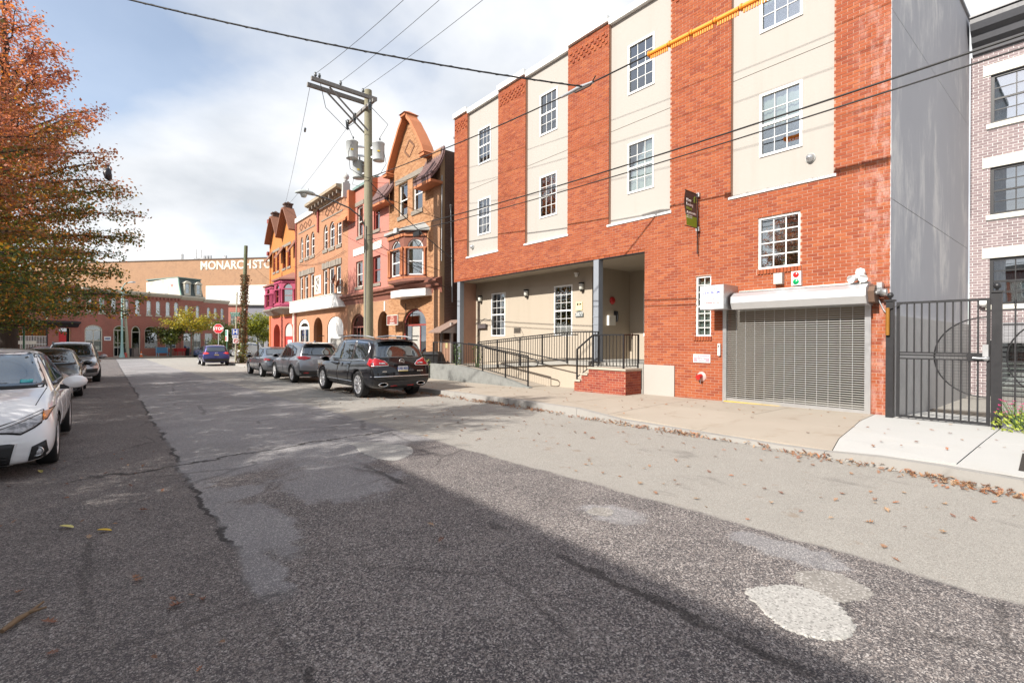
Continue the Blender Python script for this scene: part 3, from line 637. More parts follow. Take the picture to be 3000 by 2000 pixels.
    side(-0.4, 4.20, X+0.004, 19.38, 0.0, GREYST); side(4.212, 7.765, X+0.004, 19.38, 0.0, GREYST); side(7.777, 10.80, X+0.004, 19.38, 0.0, GREYST)
    q = MB(); q.box(X+0.06, 19.36, 2.565, 2.630, -0.4, 2.0); q.build('wall_skirt', plain('pale_grey_render', (0.48,0.465,0.45), 0.9, dirt=0.15), Rt)
    q = MB(); q.box(X+0.10, 19.36, 2.58, 2.66, 10.80, 10.86); q.build('roof_edge', plain('grey_flashing', (0.25,0.25,0.26), 0.5), Rt)
    q = MB(); q.box(X+0.25, 19.3, 17.55, 17.76, -0.3, 10.6); q.box(19.3, 19.5, 2.66, 17.76, -0.3, 10.6); q.build('rear_walls', MORTAR, Rt)
    # ground floor behind the overhang
    q = MB(); q.box(X+0.0, 14.4, 8.13, 17.70, 3.95, 4.02); q.build('soffit', STUCCO_T, Rt)
    q = MB(); q.box(X-0.012, X+0.05, 8.13, 17.76, 3.925, 3.952); q.build('soffit_trim', BLACKM, Rt)
    q = MB(); hs = [rect_pts(11.79,12.69,1.66,3.44), rect_pts(15.50,16.43,1.66,3.44)]; wall(q, rect_pts(10.90,17.70,-0.1,3.95), hs, 12.40, 0.2); q.build('entrance_wall', STUCCO_T, Rt)
    for a, b in [(11.79,12.69),(15.50,16.43)]: window(Rt, 12.385, a, b, 1.66, 3.44, WHITE, GLASS, 3, 6, 0.05, True, 0.09, curtain=CURTAIN, cz=(0.15, 1.0), mw=0.015)
    q = MB(); q.box(12.42, 14.4, 10.90, 11.1, 0.80, 3.95); q.build('alcove_side_wall', STUCCO_T, Rt)
    q = MB(); wall(q, rect_pts(8.13,10.90,0.80,3.95), [rect_pts(9.40,10.30,1.65,3.55)], 14.40, 0.2); q.build('alcove_wall', STUCCO_T, Rt)
    window(Rt, 14.385, 9.40, 10.30, 1.65, 3.55, WHITE, GLASS, 3, 4, 0.06, True, 0.09, curtain=CURTAIN, mw=0.015)
    q = MB(); q.box(X+0.23, 14.4, 8.00, 8.13, 0.0, 3.95); q.build('alcove_near_wall', STUCCO_T, Rt)
    for y in (9.84, 17.35):
        q = MB(); s = 0.10; q.box(11.36, 11.56, y-s, y+s, 0.86 if y < 12 else 0.42, 3.93); q.box(11.31, 11.61, y-0.15, y+0.15, 0.86 if y < 12 else 0.42, 0.89 if y < 12 else 0.45)
        if y < 12:
            for z in (1.98, 2.21): q.box(11.35, 11.57, y-s-0.008, y+s+0.008, z, z+0.03)
        q.build('steel_column', plain('blue_grey_steel_paint', (0.24,0.26,0.29), 0.45, var=0.08), Rt)
    # garage interior
    q = MB()
    q.add([(X+0.22,2.9,0.03),(20,2.9,-0.2),(20,5.9,-0.2),(X+0.22,5.9,0.03)], [(0,1,2,3)], 0)
    q.add([(X+0.22,2.9,2.55),(20,2.9,2.9),(20,5.9,2.9),(X+0.22,5.9,2.55)], [(0,3,2,1)], 1)
    q.add([(X+0.22,5.9,0),(20,5.9,-0.2),(20,5.9,2.9),(X+0.22,5.9,2.55)], [(0,1,2,3)], 1); q.add([(X+0.22,2.9,0),(20,2.9,-0.2),(20,2.9,2.9),(X+0.22,2.9,2.55)], [(0,3,2,1)], 1)
    q.add([(20,2.9,-0.2),(20,5.9,-0.2),(20,5.9,2.9),(20,2.9,2.9)], [(0,1,2,3)], 1)
    q.build('garage_interior', [CONC, plain('garage_tan_wall', (0.40,0.31,0.21), 0.9, dirt=0.3)], Rt, fix=False)
    q = MB(); q.box(X+0.5, X+0.8, 2.95, 5.85, 2.0, 2.5); q.build('garage_beam', STUCCO_T, Rt)
    # roller shutter: guides, hood, tracks, rods, links
    sh = MB(); sh.box(X-0.06, X+0.03, 2.92, 3.02, 0.05, 2.30); sh.box(X-0.06, X+0.03, 5.78, 5.87, 0.05, 2.30)
    s = sh.build('roller_shutter', ALU, Rt)
    q = MB(); q.prism([(X-0.005,2.62),(X-0.30,2.60),(X-0.46,2.50),(X-0.47,2.36),(X-0.40,2.22),(X-0.005,2.20)], 2.90, 5.48, 'y'); q.build('hood', plain('dented_galvanised_hood', (0.56,0.58,0.60), 0.36, metal=0.55, var=0.1, scale=2.5, bump=0.12, bscale=9), s)
    q = MB(); q.box(X-0.12, X-0.005, 2.94, 5.45, 2.62, 2.655); q.build('hood_flashing', OFFWHITE, s)
    q = MB(); q.prism([(X-0.01,2.58),(X-0.26,2.56),(X-0.36,2.45),(X-0.30,2.25),(X-0.01,2.22)], 2.80, 2.898, 'y'); q.build('motor_plate', plain('rusty_motor', (0.16,0.10,0.07), 0.6, metal=0.3), s)
    q = MB(); q.lathe([(0.07,0),(0.07,0.09),(0.04,0.09),(0.04,0.16)], 14, (X-0.20,2.64,2.42), 'y'); q.tube([(X-0.06,2.80,2.30),(X-0.06,2.72,2.10),(X-0.06,2.66,2.02)], 0.012, 6); q.box(X-0.18,X-0.04,2.72,2.80,2.46,2.62); q.build('motor', STEEL, s)
    q = MB(); q.lathe([(0.0085,-1.38),(0.0085,1.38)], 8, (0,0,0), 'y'); rod = q.mesh('rod', plain('painted_aluminium_rod', (0.37,0.36,0.335), 0.4, metal=0.2, var=0.05))
    z = 0.19
    while z < 2.30: link('rod', rod, s, (X-0.015, 4.40, z)); z += 0.0465
    q = MB(); q.box(X-0.022, X-0.008, -0.004, 0.004, 0.12, 2.30); chain = q.mesh('link_chain', ALU, (0,0,0))
    for k in range(1, 13): link('link_chain', chain, s, (0, 3.02+k*0.2115, 0))
    q = MB(); q.box(X-0.04, X+0.01, 3.02, 5.78, 0.075, 0.165); q.build('bottom_bar', ALU, s)
    q = MB(); q.box(X-0.10, X-0.03, 2.98, 5.82, 0.055, 0.085); q.build('yellow_threshold', plain('yellow_paint', (0.55,0.36,0.03), 0.7, var=0.3, dirt=0.3), Rt)
main_building()

# ------------------------------------------------------------ purple brick house beyond the yard
def purple():
    t = thing('purple_brick_house', 'mauve brick house with dark cornice and black framed windows behind the gate', 'house')
    X = 19.4; br = brick_piece('mauve_brick', [(0.255,0.20,0.205),(0.28,0.22,0.225),(0.23,0.18,0.185),(0.30,0.24,0.24)], 0.82)
    outer = rect_pts(-7.0, 2.60, -0.45, 9.75); holes = []
    sc = X/15.0; zz = lambda z15: 1.5+(z15-1.5)*sc
    ww = []
    for k in range(3):
        y1 = 2.18-k*3.1; y0 = y1-1.9
        for z0, z1 in [(zz(6.29), zz(7.36)),(zz(4.29), zz(5.33)),(zz(2.32), zz(3.34))]: ww.append((y0, y1, z0, z1)); holes.append(rect_pts(y0, y1, z0, z1))
        holes.append(rect_pts(y0, y1, -0.2, 1.55)); 
    lint = [rect_pts(y0-0.28, y1+0.16, z1, z1+0.30) for y0, y1, z0, z1 in ww]+[rect_pts(y0-0.08, y1+0.08, z0-0.14, z0) for y0, y1, z0, z1 in ww]
    mb = MB(); wall(mb, outer, holes, X, 0.22); mb.box(X+0.23, X+8, -7, 2.6, -0.4, 9.9); mb.build('wall', plain('white_mortar', (0.58,0.56,0.555), 0.9), t)
    bl = lay_bricks(outer, holes+lint, X, -0.02, None, bl=0.2032, bh=0.0762, j=0.013)
    put_bricks([b for b in bl if b[1] > -3.0], br, t, lambda q: -q[1]+abs(q[2]-2.2)*0.8)
    stone = plain('pale_limestone', (0.62,0.60,0.53), 0.85, var=0.07)
    for i, (y0, y1, z0, z1) in enumerate(ww):
        mb = MB(); mb.box(X-0.03, X+0.1, y0-0.28, y1+0.16, z1+0.002, z1+0.30); mb.build('lintel', stone, t)
        mb = MB(); mb.box(X-0.06, X+0.1, y0-0.08, y1+0.08, z0-0.14, z0-0.002); mb.build('sill', stone, t)
        window(t, X+0.04, y0+0.002, y1-0.002, z0+0.002, z1-0.002, BLACKM, GLASS_SKY, 4, 4, 0.07, True, 0.08, curtain=[WHITE, None, GREYCUR][i % 3], cz=(0, 1), mw=0.025)
    for k in range(3):
        y1 = 2.18-k*3.1; window(t, X+0.06, y1-1.9, y1, -0.2, 1.55, BLACKM, GLASS, 2, 12, 0.06, False, 0.06, mw=0.04, lites=False)
    prof = [(X-0.004,9.75),(X-0.10,9.78),(X-0.12,9.95),(X-0.26,10.05),(X-0.30,10.22),(X-0.46,10.32),(X-0.52,10.50),(X-0.52,10.62),(X+0.3,10.66),(X+0.3,9.75)]
    mb = MB(); mb.prism(prof, -7.0, 2.56, 'y'); mb.build('cornice', plain('dark_grey_cornice', (0.06,0.062,0.07), 0.45), t)
    mb = MB(); mb.box(X-0.56, X+0.3, -7, 2.56, 10.66, 10.70); mb.build('cornice_cap', plain('grey_flashing', (0.25,0.25,0.26), 0.5), t)
    # projecting bin store / bulkhead and small round lamp
    mb = MB(); mb.prism([(X-0.55,1.55),(X-0.02,2.05),(X-0.02,1.50),(X-0.55,1.48)], -3.0, 2.0, 'y'); mb.build('awning', plain('grey_awning', (0.2,0.2,0.21), 0.6), t)
    lt = thing('globe_lamp', 'small white globe lamp on the mauve brick wall above the gate lock', 'lamp'); mb = MB(); mb.lathe([(0.0,-0.11),(0.08,-0.08),(0.11,0),(0.08,0.08),(0,0.11)], 14, (X-0.14,2.30,2.62)); mb.box(X-0.1,X-0.01,2.27,2.33,2.50,2.74); mb.build('globe', WHITE, lt)
purple()

# ------------------------------------------------------------ ramp, steps and railings
def ramp():
    t = thing('access_ramp', 'grey concrete switchback ramp running up to the recessed entrance', 'ramp')
    xf, xm, xb = 10.40, 11.36, 12.40
    P1 = [(12.0, 0.02), (15.7, 0.52)]; zl = 0.52
    q = MB()                                   # low front run with kerb wall
    q.hexa([(xf,12.0,-0.2),(xm,12.0,-0.2),(xm,15.7,-0.3),(xf,15.7,-0.3)], [(xf,12.0,zs(10.4,12)+0.01),(xm,12.0,zs(10.4,12)+0.01),(xm,15.7,zl-0.06),(xf,15.7,zl-0.06)]); q.build('front_run', PAVE_OLD, t)
    q = MB(); q.prism([(11.55,-0.22),(17.72,-0.3),(17.72,zl+0.02),(15.6,zl+0.02),(14.2,0.40),(12.9,0.24),(11.6,zs(10.4,11.6)+0.02)], xf-0.17, xf-0.003, 'x'); q.build('side_wall', plain('mossy_concrete', (0.20,0.205,0.195), 0.92, var=0.3, scale=5, bump=0.35, dirt=0.7), t)
    q = MB(); q.box(xf, xb-0.01, 15.705, 17.70, -0.3, zl-0.02); q.build('landing', PAVE_OLD, t)
    q = MB(); q.prism([(15.70,-0.3),(10.905,-0.2),(10.905,0.86),(15.70,0.50)], xm+0.12, xb-0.012, 'x'); q.build('back_run', CONC, t)
    q = MB(); q.prism([(15.70,-0.3),(10.0,-0.2),(10.0,0.74),(11.0,0.74),(15.70,0.40)], xm-0.02, xm+0.118, 'x'); q.build('retaining_wall', STUCCO_T, t)
    q = MB(); q.prism([(15.70,0.402),(11.0,0.742),(10.0,0.742),(10.0,0.86),(11.0,0.86),(15.70,0.52)], xm-0.10, xm+0.14, 'x'); q.build('ledge', CONC, t)
    q = MB(); q.box(xm+0.0, 14.4, 8.135, 10.0, -0.1, 0.86); q.box(xm+0.122, 14.4, 10.0, 10.903, -0.1, 0.86); q.build('porch', CONC, t)
    return t
ramp()
def steps():
    t = thing('entrance_steps', 'short flight of red brick steps with stone caps at the entrance', 'steps')
    x0, x1 = 10.66, 11.35; zb = -0.08
    prof = [(8.20,zb),(10.06,zb),(10.06,0.30),(9.78,0.30),(9.78,0.50),(9.50,0.50),(9.50,0.69),(8.20,0.69)]
    q = MB(); q.prism(prof, x0+0.01, x1, 'x'); q.build('core', MORTAR, t)
    bk = lay_bricks(prof, [], x0+0.01, zb, None); dk = [(0.27,0.062,0.04),(0.31,0.075,0.045),(0.23,0.05,0.035),(0.34,0.09,0.05)]; bm_ = brick_piece('dark_red_brick', dk, 0.75)
    put_bricks(bk, bm_, t, lambda b: b[1])
    k = 0; z = zb+0.034                        # the end that faces down the street
    while z < 0.69:
        sh = 0.0 if k % 2 else 0.1; x = x0-sh
        while x < x1:
            a, b = max(x, x0)+0.005, min(x+0.2032, x1)-0.005
            if b-a > 0.03:
                me = BRICK_MESH.setdefault(('endbrick', round(b-a,2)), None)
                if me is None:
                    mb = MB(); l = round(b-a,2); mb.box(-l/2, l/2, 0, 0.02, -0.029, 0.029); me = BRICK_MESH[('endbrick', l)] = mb.mesh('brick', bm_)
                link('brick', me, t, ((a+b)/2, 8.192, z))
            x += 0.2032
        z += 0.0677; k += 1
    cap = plain('limestone_cap', (0.44,0.38,0.31), 0.85, dirt=0.2)
    for y0, y1, z in [(8.17,9.52,0.692),(9.52,9.80,0.502),(9.80,10.09,0.302)]:
        q = MB(); q.box(x0-0.03, x1+0.02, y0+0.002, y1, z, z+0.05); q.build('tread', cap, t)
steps()
BAL = {}
def baluster(parent, x, y, z0, z1, s=0.014):
    k = (round(z1-z0, 2), s)
    if k not in BAL: mb = MB(); mb.box(-s/2, s/2, -s/2, s/2, 0, k[0]); BAL[k] = mb.mesh('baluster', BLACKM)
    return link('baluster', BAL[k], parent, (x, y, z0))
def railing(label, runs, posts, extra=None, group='black iron railings at the entrance'):
    """runs: (a, b) of (x,y,ztop,zbot); balusters every 11 cm"""
    t = thing('railing', label, 'railing', group=group)
    for a, b in runs:
        q = MB(); q.bar(a[:3], b[:3], 0.045, 0.035); q.build('top_rail', BLACKM, t)
        q = MB(); q.bar((a[0],a[1],a[3]), (b[0],b[1],b[3]), 0.03, 0.02); q.build('bottom_rail', BLACKM, t)
        L = math.dist(a[:2], b[:2]); n = max(1, int(L/0.112))
        for i in range(1, n):
            f = i/n; baluster(t, a[0]+(b[0]-a[0])*f, a[1]+(b[1]-a[1])*f, a[3]+(b[3]-a[3])*f, a[2]+(b[2]-a[2])*f)
    for x, y, z0, z1 in posts:
        q = MB(); q.box(x-0.02, x+0.02, y-0.02, y+0.02, z0, z1); q.build('post', BLACKM, t)
    if extra:
        for pts in extra: q = MB(); q.tube(pts, 0.019, 8); q.build('handrail', BLACKM, t)
    return t
xr = 10.33
def fr(y): return float(np.interp(y, [11.75, 14.2, 15.7, 17.65], [0.12, 0.43, 0.55, 0.56]))
railing('black iron railing along the pavement edge of the ramp', [((xr,17.65,fr(17.65)+0.85,fr(17.65)+0.06),(xr,15.9,fr(15.9)+0.85,fr(15.9)+0.06)),((xr,15.9,fr(15.9)+0.85,fr(15.9)+0.06),(xr,14.2,fr(14.2)+0.85,fr(14.2)+0.06)),((xr,14.2,fr(14.2)+0.85,fr(14.2)+0.06),(xr,11.75,fr(11.75)+0.88,fr(11.75)+0.08))],
        [(xr,y,fr(y)-0.12,fr(y)+0.86) for y in (17.65,15.9,14.2,12.9)]+[(xr,11.75,-0.02,1.0)],
        [[(xr+0.05,14.1,1.22),(xr+0.05,11.75,0.93),(xr+0.05,11.42,0.89),(xr+0.05,11.33,0.82),(xr+0.05,11.36,0.72),(xr+0.05,11.5,0.68),(xr+0.05,11.75,0.68)]])
xm = 11.22
railing('black iron railing climbing the back run of the ramp', [((xm,15.75,1.42,0.60),(xm,13.2,1.60,0.80)),((xm,13.2,1.60,0.80),(xm,10.9,1.76,0.94)),((xm,10.9,1.76,0.94),(xm,9.62,1.76,0.94))],
        [(xm,15.75,0.35,1.42),(xm,14.5,0.48,1.50),(xm,13.2,0.6,1.60),(xm,12.05,0.7,1.68),(xm,10.9,0.78,1.76),(xm,9.62,0.74,1.76)],
        [[(xm-0.07,15.6,1.34),(xm-0.07,10.9,1.68),(xm-0.07,10.4,1.68)],[(xm-0.5,15.7,1.38),(xm-0.42,13.2,1.18),(xm-0.42,10.9,0.90),(xm-0.42,10.55,0.86)]])
xq = 10.74
railing('black iron railing on top of the red brick entrance steps', [((xq,10.02,1.24,0.42),(xq,9.40,1.66,0.80)),((xq,9.40,1.66,0.80),(xq,8.32,1.66,0.80)),((xq,8.32,1.66,0.80),(11.36,8.30,1.66,0.80))],
        [(xq,10.02,0.33,1.25),(xq,9.40,0.55,1.67),(xq,8.32,0.74,1.67),(11.36,8.30,0.74,1.67)])

# ------------------------------------------------------------ things fixed to the brick building
def fixtures():
    X = 11.4
    for y, z, d in [(11.31,3.30,'beside the number plaque'),(14.15,3.28,'between the two entrance windows'),(17.15,3.25,'by the far left end of the entrance wall')]:
        t = thing('wall_light', 'frosted half-cylinder wall light '+d, 'wall light', group='wall lights under the overhang')
        q = MB(); q.lathe([(0.0,-0.10),(0.075,-0.09),(0.085,0.10),(0.0,0.11)], 14, (12.32, y, z)); q.build('diffuser', plain('frosted_glass', (0.62,0.62,0.56), 0.35), t)
        q = MB(); q.lathe([(0.09,0.11),(0.10,0.15),(0.0,0.16)], 14, (12.32, y, z)); q.lathe([(0.0,-0.15),(0.04,-0.14),(0.075,-0.095)], 14, (12.32, y, z)); q.box(12.31,12.395,y-0.05,y+0.05,z-0.15,z+0.15); q.build('bracket', BLACKM, t)
    t = thing('security_camera', 'small white security camera high under the overhang', 'camera'); q = MB(); q.lathe([(0.0,-0.06),(0.05,-0.05),(0.06,0.0),(0.06,0.05)], 12, (12.33,11.55,3.72)); q.build('dome', WHITE, t); q = MB(); q.box(12.27,12.395,11.49,11.61,3.77,3.81); q.build('mount', WHITE, t)
    t = thing('wall_plaque', 'pale yellow plaque with two black drop shapes above the house number', 'plaque')
    q = MB(); q.box(12.375,12.397,11.32,11.61,2.53,2.81); q.build('plate', plain('pale_yellow_sign', (0.72,0.62,0.36), 0.5), t)
    q = MB(); q.lathe([(0.0,-0.004),(0.042,-0.003),(0.042,0.004)], 16, (12.372,11.525,2.735), 'x'); q.build('emblem', BLACKM, t); q = MB(); q.prism([(11.44,2.775),(11.345,2.735),(11.44,2.695)], 12.366, 12.374, 'x'); q.build('emblem', BLACKM, t)
    text('OWNER', 0.05, plain('tan_print', (0.35,0.26,0.1), 0.6), t, (12.372,11.465,2.62)) if False else None
    t = thing('number_plaque', 'dark grey arched house number plaque reading 3877', 'plaque')
    q = MB(); q.prism([(11.27,2.30),(11.63,2.30),(11.63,2.42),(11.56,2.48),(11.45,2.51),(11.34,2.48),(11.27,2.42)], 12.365, 12.397, 'x'); q.build('plate', plain('slate_plaque', (0.12,0.13,0.13), 0.6), t)
    text('3877', 0.17, plain('pewter_digits', (0.55,0.57,0.55), 0.5), t, (12.362,11.45,2.385), bold=0.02)
    t = thing('mailbox', 'brown metal letter box low on the left of the entrance wall', 'mailbox'); q = MB(); q.box(12.28,12.395,16.70,17.28,2.00,2.17); q.build('box', plain('brown_grey_metal', (0.10,0.085,0.085), 0.5), t); q = MB(); q.box(12.262,12.30,16.68,17.30,2.165,2.19); q.build('lid', plain('brown_grey_metal', (0.1,0.085,0.085), 0.5), t)
    t = thing('coiled_cable', 'loop of grey cable hanging on the entrance wall by the letter box', 'cable'); q = MB(); q.tube([(12.385, 17.45+0.22*math.cos(a), 1.95+0.30*math.sin(a)) for a in np.linspace(-1.2,4.6,24)]+[(12.385,17.2,2.3),(12.385,16.9,2.42),(12.385,16.6,2.35),(12.385,16.46,2.38)], 0.012, 6); q.build('loop', plain('grey_cable', (0.22,0.21,0.2), 0.6), t)
    t = thing('fire_bell', 'round red fire alarm bell on the shaded alcove wall', 'alarm bell'); q = MB(); q.lathe([(0.0,-0.05),(0.09,-0.04),(0.13,0.0),(0.13,0.03)], 18, (13.4,10.85,2.88), 'y'); q.build('gong', plain('red_enamel', (0.45,0.02,0.02), 0.35), t); q = MB(); q.box(13.33,13.47,10.86,10.898,2.80,2.96); q.build('base', plain('red_enamel', (0.45,0.02,0.02), 0.35), t)
    t = thing('entry_phone', 'white wall intercom box with black handset in the alcove', 'intercom'); q = MB(); q.box(13.15,13.50,10.80,10.898,2.02,2.36); q.build('box', OFFWHITE, t); q = MB(); q.tube([(13.58,10.80,2.18),(13.56,10.76,2.30),(13.57,10.80,2.50)], [0.035,0.025,0.04], 8); q.box(13.52,13.64,10.83,10.898,2.15,2.52); q.build('handset', BLACKM, t)
    # banner
    t = thing('banner', 'brown and green leasing banner on a bracket pole above the pavement', 'banner'); y = 6.53
    q = MB(); n = 10; vs = []
    zt, zb = 5.14, 4.30
    for i in range(n+1):
        f = i/n; z = zt+(zb-zt)*f; w = 0.025*math.sin(f*5); vs += [(X-0.10, y+w*0.2, z), (X-0.36, y+w, z), (X-0.62, y+w*1.4, z)]
    q.add(vs, [(3*i,3*i+1,3*i+4,3*i+3) for i in range(n)]+[(3*i+1,3*i+2,3*i+5,3*i+4) for i in range(n)], 0, True)
    for k in range(len(q.f)):
        if (k % n) >= 7: q.m[k] = 1
    q.build('cloth', [plain('brown_banner', (0.085,0.05,0.04), 0.7), plain('green_banner', (0.22,0.34,0.02), 0.7)], t, fix=False)
    rot = (R(90), 0, 0)
    wht = plain('white_print', (0.75,0.72,0.7), 0.6); grn = plain('green_print', (0.25,0.35,0.03), 0.6)
    for s, z, sz, m_ in [('Now',4.92,0.10,wht),('Leasing',4.82,0.10,wht),('1 Bed',4.72,0.10,grn),('Apartments',4.62,0.085,wht),('CALL TODAY',4.545,0.04,wht),('FOR A TOUR',4.50,0.04,wht)]:
        text(s, sz, m_, t, (X-0.59, y-0.014-0.012*(z<4.7), z), rot, bold=0.015, align='LEFT')
    q = MB(); q.tube([(X-0.20+0.05*math.cos(a), y-0.012, 4.99+0.06*math.sin(a)) for a in np.linspace(0, math.pi, 9)], 0.006, 5); q.box(X-0.25,X-0.238,y-0.017,y-0.007,4.90,4.99); q.box(X-0.162,X-0.15,y-0.017,y-0.007,4.90,4.99); q.build('emblem', grn, t)
    q = MB(); q.tube([(X-0.07,y,5.16),(X-0.07,y,3.66)], 0.014, 8); q.tube([(X-0.02,y,5.14),(X-0.64,y,5.15)], 0.011, 6); q.tube([(X-0.02,y,4.30),(X-0.64,y,4.29)], 0.011, 6); q.build('pole', BLACKM, t)
    for z in (5.13, 4.28): q = MB(); q.box(X-0.075,X-0.012,y-0.045,y+0.045,z-0.05,z+0.05); q.build('bracket', STEEL, t)
    # tow sign box
    t = thing('sign_box', 'galvanised box sign with a white towing notice beside the shutter', 'sign'); x0 = 10.74
    q = MB(); q.box(x0, X-0.012, 5.535, 6.11, 2.225, 2.785); q.build('housing', STEEL, t)
    q = MB(); q.box(x0-0.012, x0-0.002, 5.545, 6.10, 2.235, 2.775); q.build('face_frame', plain('pale_grey_frame', (0.58,0.60,0.62), 0.45), t)
    q = MB(); q.box(x0-0.018, x0-0.0125, 5.605, 6.045, 2.285, 2.725); q.build('notice', WHITE, t)
    bl, rd = plain('blue_print', (0.05,0.07,0.42), 0.5), plain('red_print', (0.55,0.02,0.04), 0.5)
    text('TOWING ENFORCED', 0.032, rd, t, (x0-0.019,5.825,2.69)); text('LEW BLUM', 0.085, bl, t, (x0-0.019,5.825,2.61), bold=0.02); text('TOWING CO.', 0.04, bl, t, (x0-0.019,5.825,2.545))
    for k in range(3): text('UNAUTHORIZED VEHICLES TOWED AT OWNERS EXPENSE'[k*15:k*15+15], 0.028, rd, t, (x0-0.019,5.825,2.50-k*0.035))
    text('NO PARKING ANYTIME', 0.038, rd, t, (x0-0.019,5.825,2.375), bold=0.03); text('24 HOURS', 0.03, rd, t, (x0-0.019,5.825,2.32))
    # signal, flood light
    t = thing('signal_light', 'white two-lens red and green signal above the roller shutter', 'signal light')
    q = MB(); q.box(X-0.10,X-0.012,4.15,4.335,2.69,2.99); q.build('housing', WHITE, t)
    for z, n_, c in [(2.915,'red_lens',(0.5,0.02,0.02)),(2.765,'green_lens',(0.0,0.30,0.09))]:
        q = MB(); q.lathe([(0.0,-0.02),(0.045,-0.014),(0.062,0.0)], 18, (X-0.102,4.243,z), 'x'); q.build('lens', plain(n_, c, 0.25), t)
    t = thing('flood_light', 'small square grey flood light under the window above the shutter', 'wall light')
    q = MB(); q.box(X-0.13,X-0.012,4.51,4.69,2.75,2.985); q.build('housing', plain('grey_casting', (0.42,0.43,0.41), 0.5), t); q = MB(); q.box(X-0.136,X-0.131,4.53,4.67,2.775,2.96); q.build('lens', plain('milky_lens', (0.62,0.63,0.6), 0.25), t)
    t = thing('twin_flood_lamp', 'white motion light with two round heads at the right end of the shutter hood', 'wall light')
    for dy, dx in ((0.10,-0.02),(-0.07,-0.02)):
        q = MB(); q.tube([(X-0.12,3.07+dy*0.4,2.76),(X-0.30,3.07+dy*1.2,2.70)], [0.045,0.078], 12); q.build('head', WHITE, t)
    q = MB(); q.lathe([(0.0,0.10),(0.07,0.07),(0.085,0.0),(0.07,-0.04),(0.0,-0.05)], 14, (X-0.12,3.08,2.83)); q.build('sensor', WHITE, t); q = MB(); q.box(X-0.05,X-0.011,3.02,3.14,2.70,2.86); q.build('base', WHITE, t)
    # alarm dome on stucco, near and far
    for y, z, d in ((4.04,5.38,'lower right of the stucco panel above the shutter'),(16.52,5.30,'low in the farthest stucco panel')):
        t = thing('dome_sensor', 'small grey dome fitting '+d, 'sensor', group='dome fittings on the stucco'); q = MB(); q.lathe([(0.0,-0.12),(0.06,-0.10),(0.085,-0.03),(0.09,0.0)], 14, (X+0.095,y,z), 'x'); q.build('dome', STEEL, t); q = MB(); q.lathe([(0.10,-0.02),(0.10,0.0)], 14, (X+0.098,y,z), 'x'); q.build('ring', plain('grey_casting', (0.42,0.43,0.41), 0.5), t)
    t = thing('sprinkler_sign', 'small faded pink sign with white lettering reading Fire Automatic Sprinkler', 'sign'); q = MB(); q.box(X-0.028,X-0.012,6.20,6.65,0.965,1.17); q.build('plate', WHITE, t)
    q = MB(); q.box(X-0.031,X-0.0285,6.215,6.635,0.98,1.155); q.build('face', plain('faded_pink', (0.62,0.27,0.32), 0.5), t); text('FIRE Automatic', 0.066, WHITE, t, (X-0.033,6.425,1.105), bold=0.03); text('Sprinkler', 0.066, WHITE, t, (X-0.033,6.425,1.03), bold=0.03)
    t = thing('fire_hose_inlet', 'red capped fire hose inlet sticking out of the brick wall', 'fire inlet'); q = MB(); q.lathe([(0.0,-0.03),(0.10,-0.02),(0.12,0.0)], 18, (X-0.012,6.43,0.62), 'x'); q.build('collar', plain('pink_collar', (0.55,0.33,0.30), 0.5), t); q = MB(); q.tube([(X-0.03,6.43,0.64),(X-0.16,6.45,0.60)], [0.05,0.065], 12); q.build('cap', plain('red_enamel', (0.45,0.02,0.02), 0.35), t); q = MB(); q.tube([(X-0.10,6.42,0.56),(X-0.10,6.41,0.44)], 0.006, 5); q.build('chain', STEEL, t)
    t = thing('key_switch', 'slim white switch box on the brick beside the shutter guide', 'switch box'); q = MB(); q.box(X-0.06,X-0.012,5.935,5.995,1.15,1.44); q.build('cover', WHITE, t); q = MB(); q.box(X-0.064,X-0.06,5.95,5.98,1.35,1.40); q.build('keyhole', BLACKM, t)
fixtures()

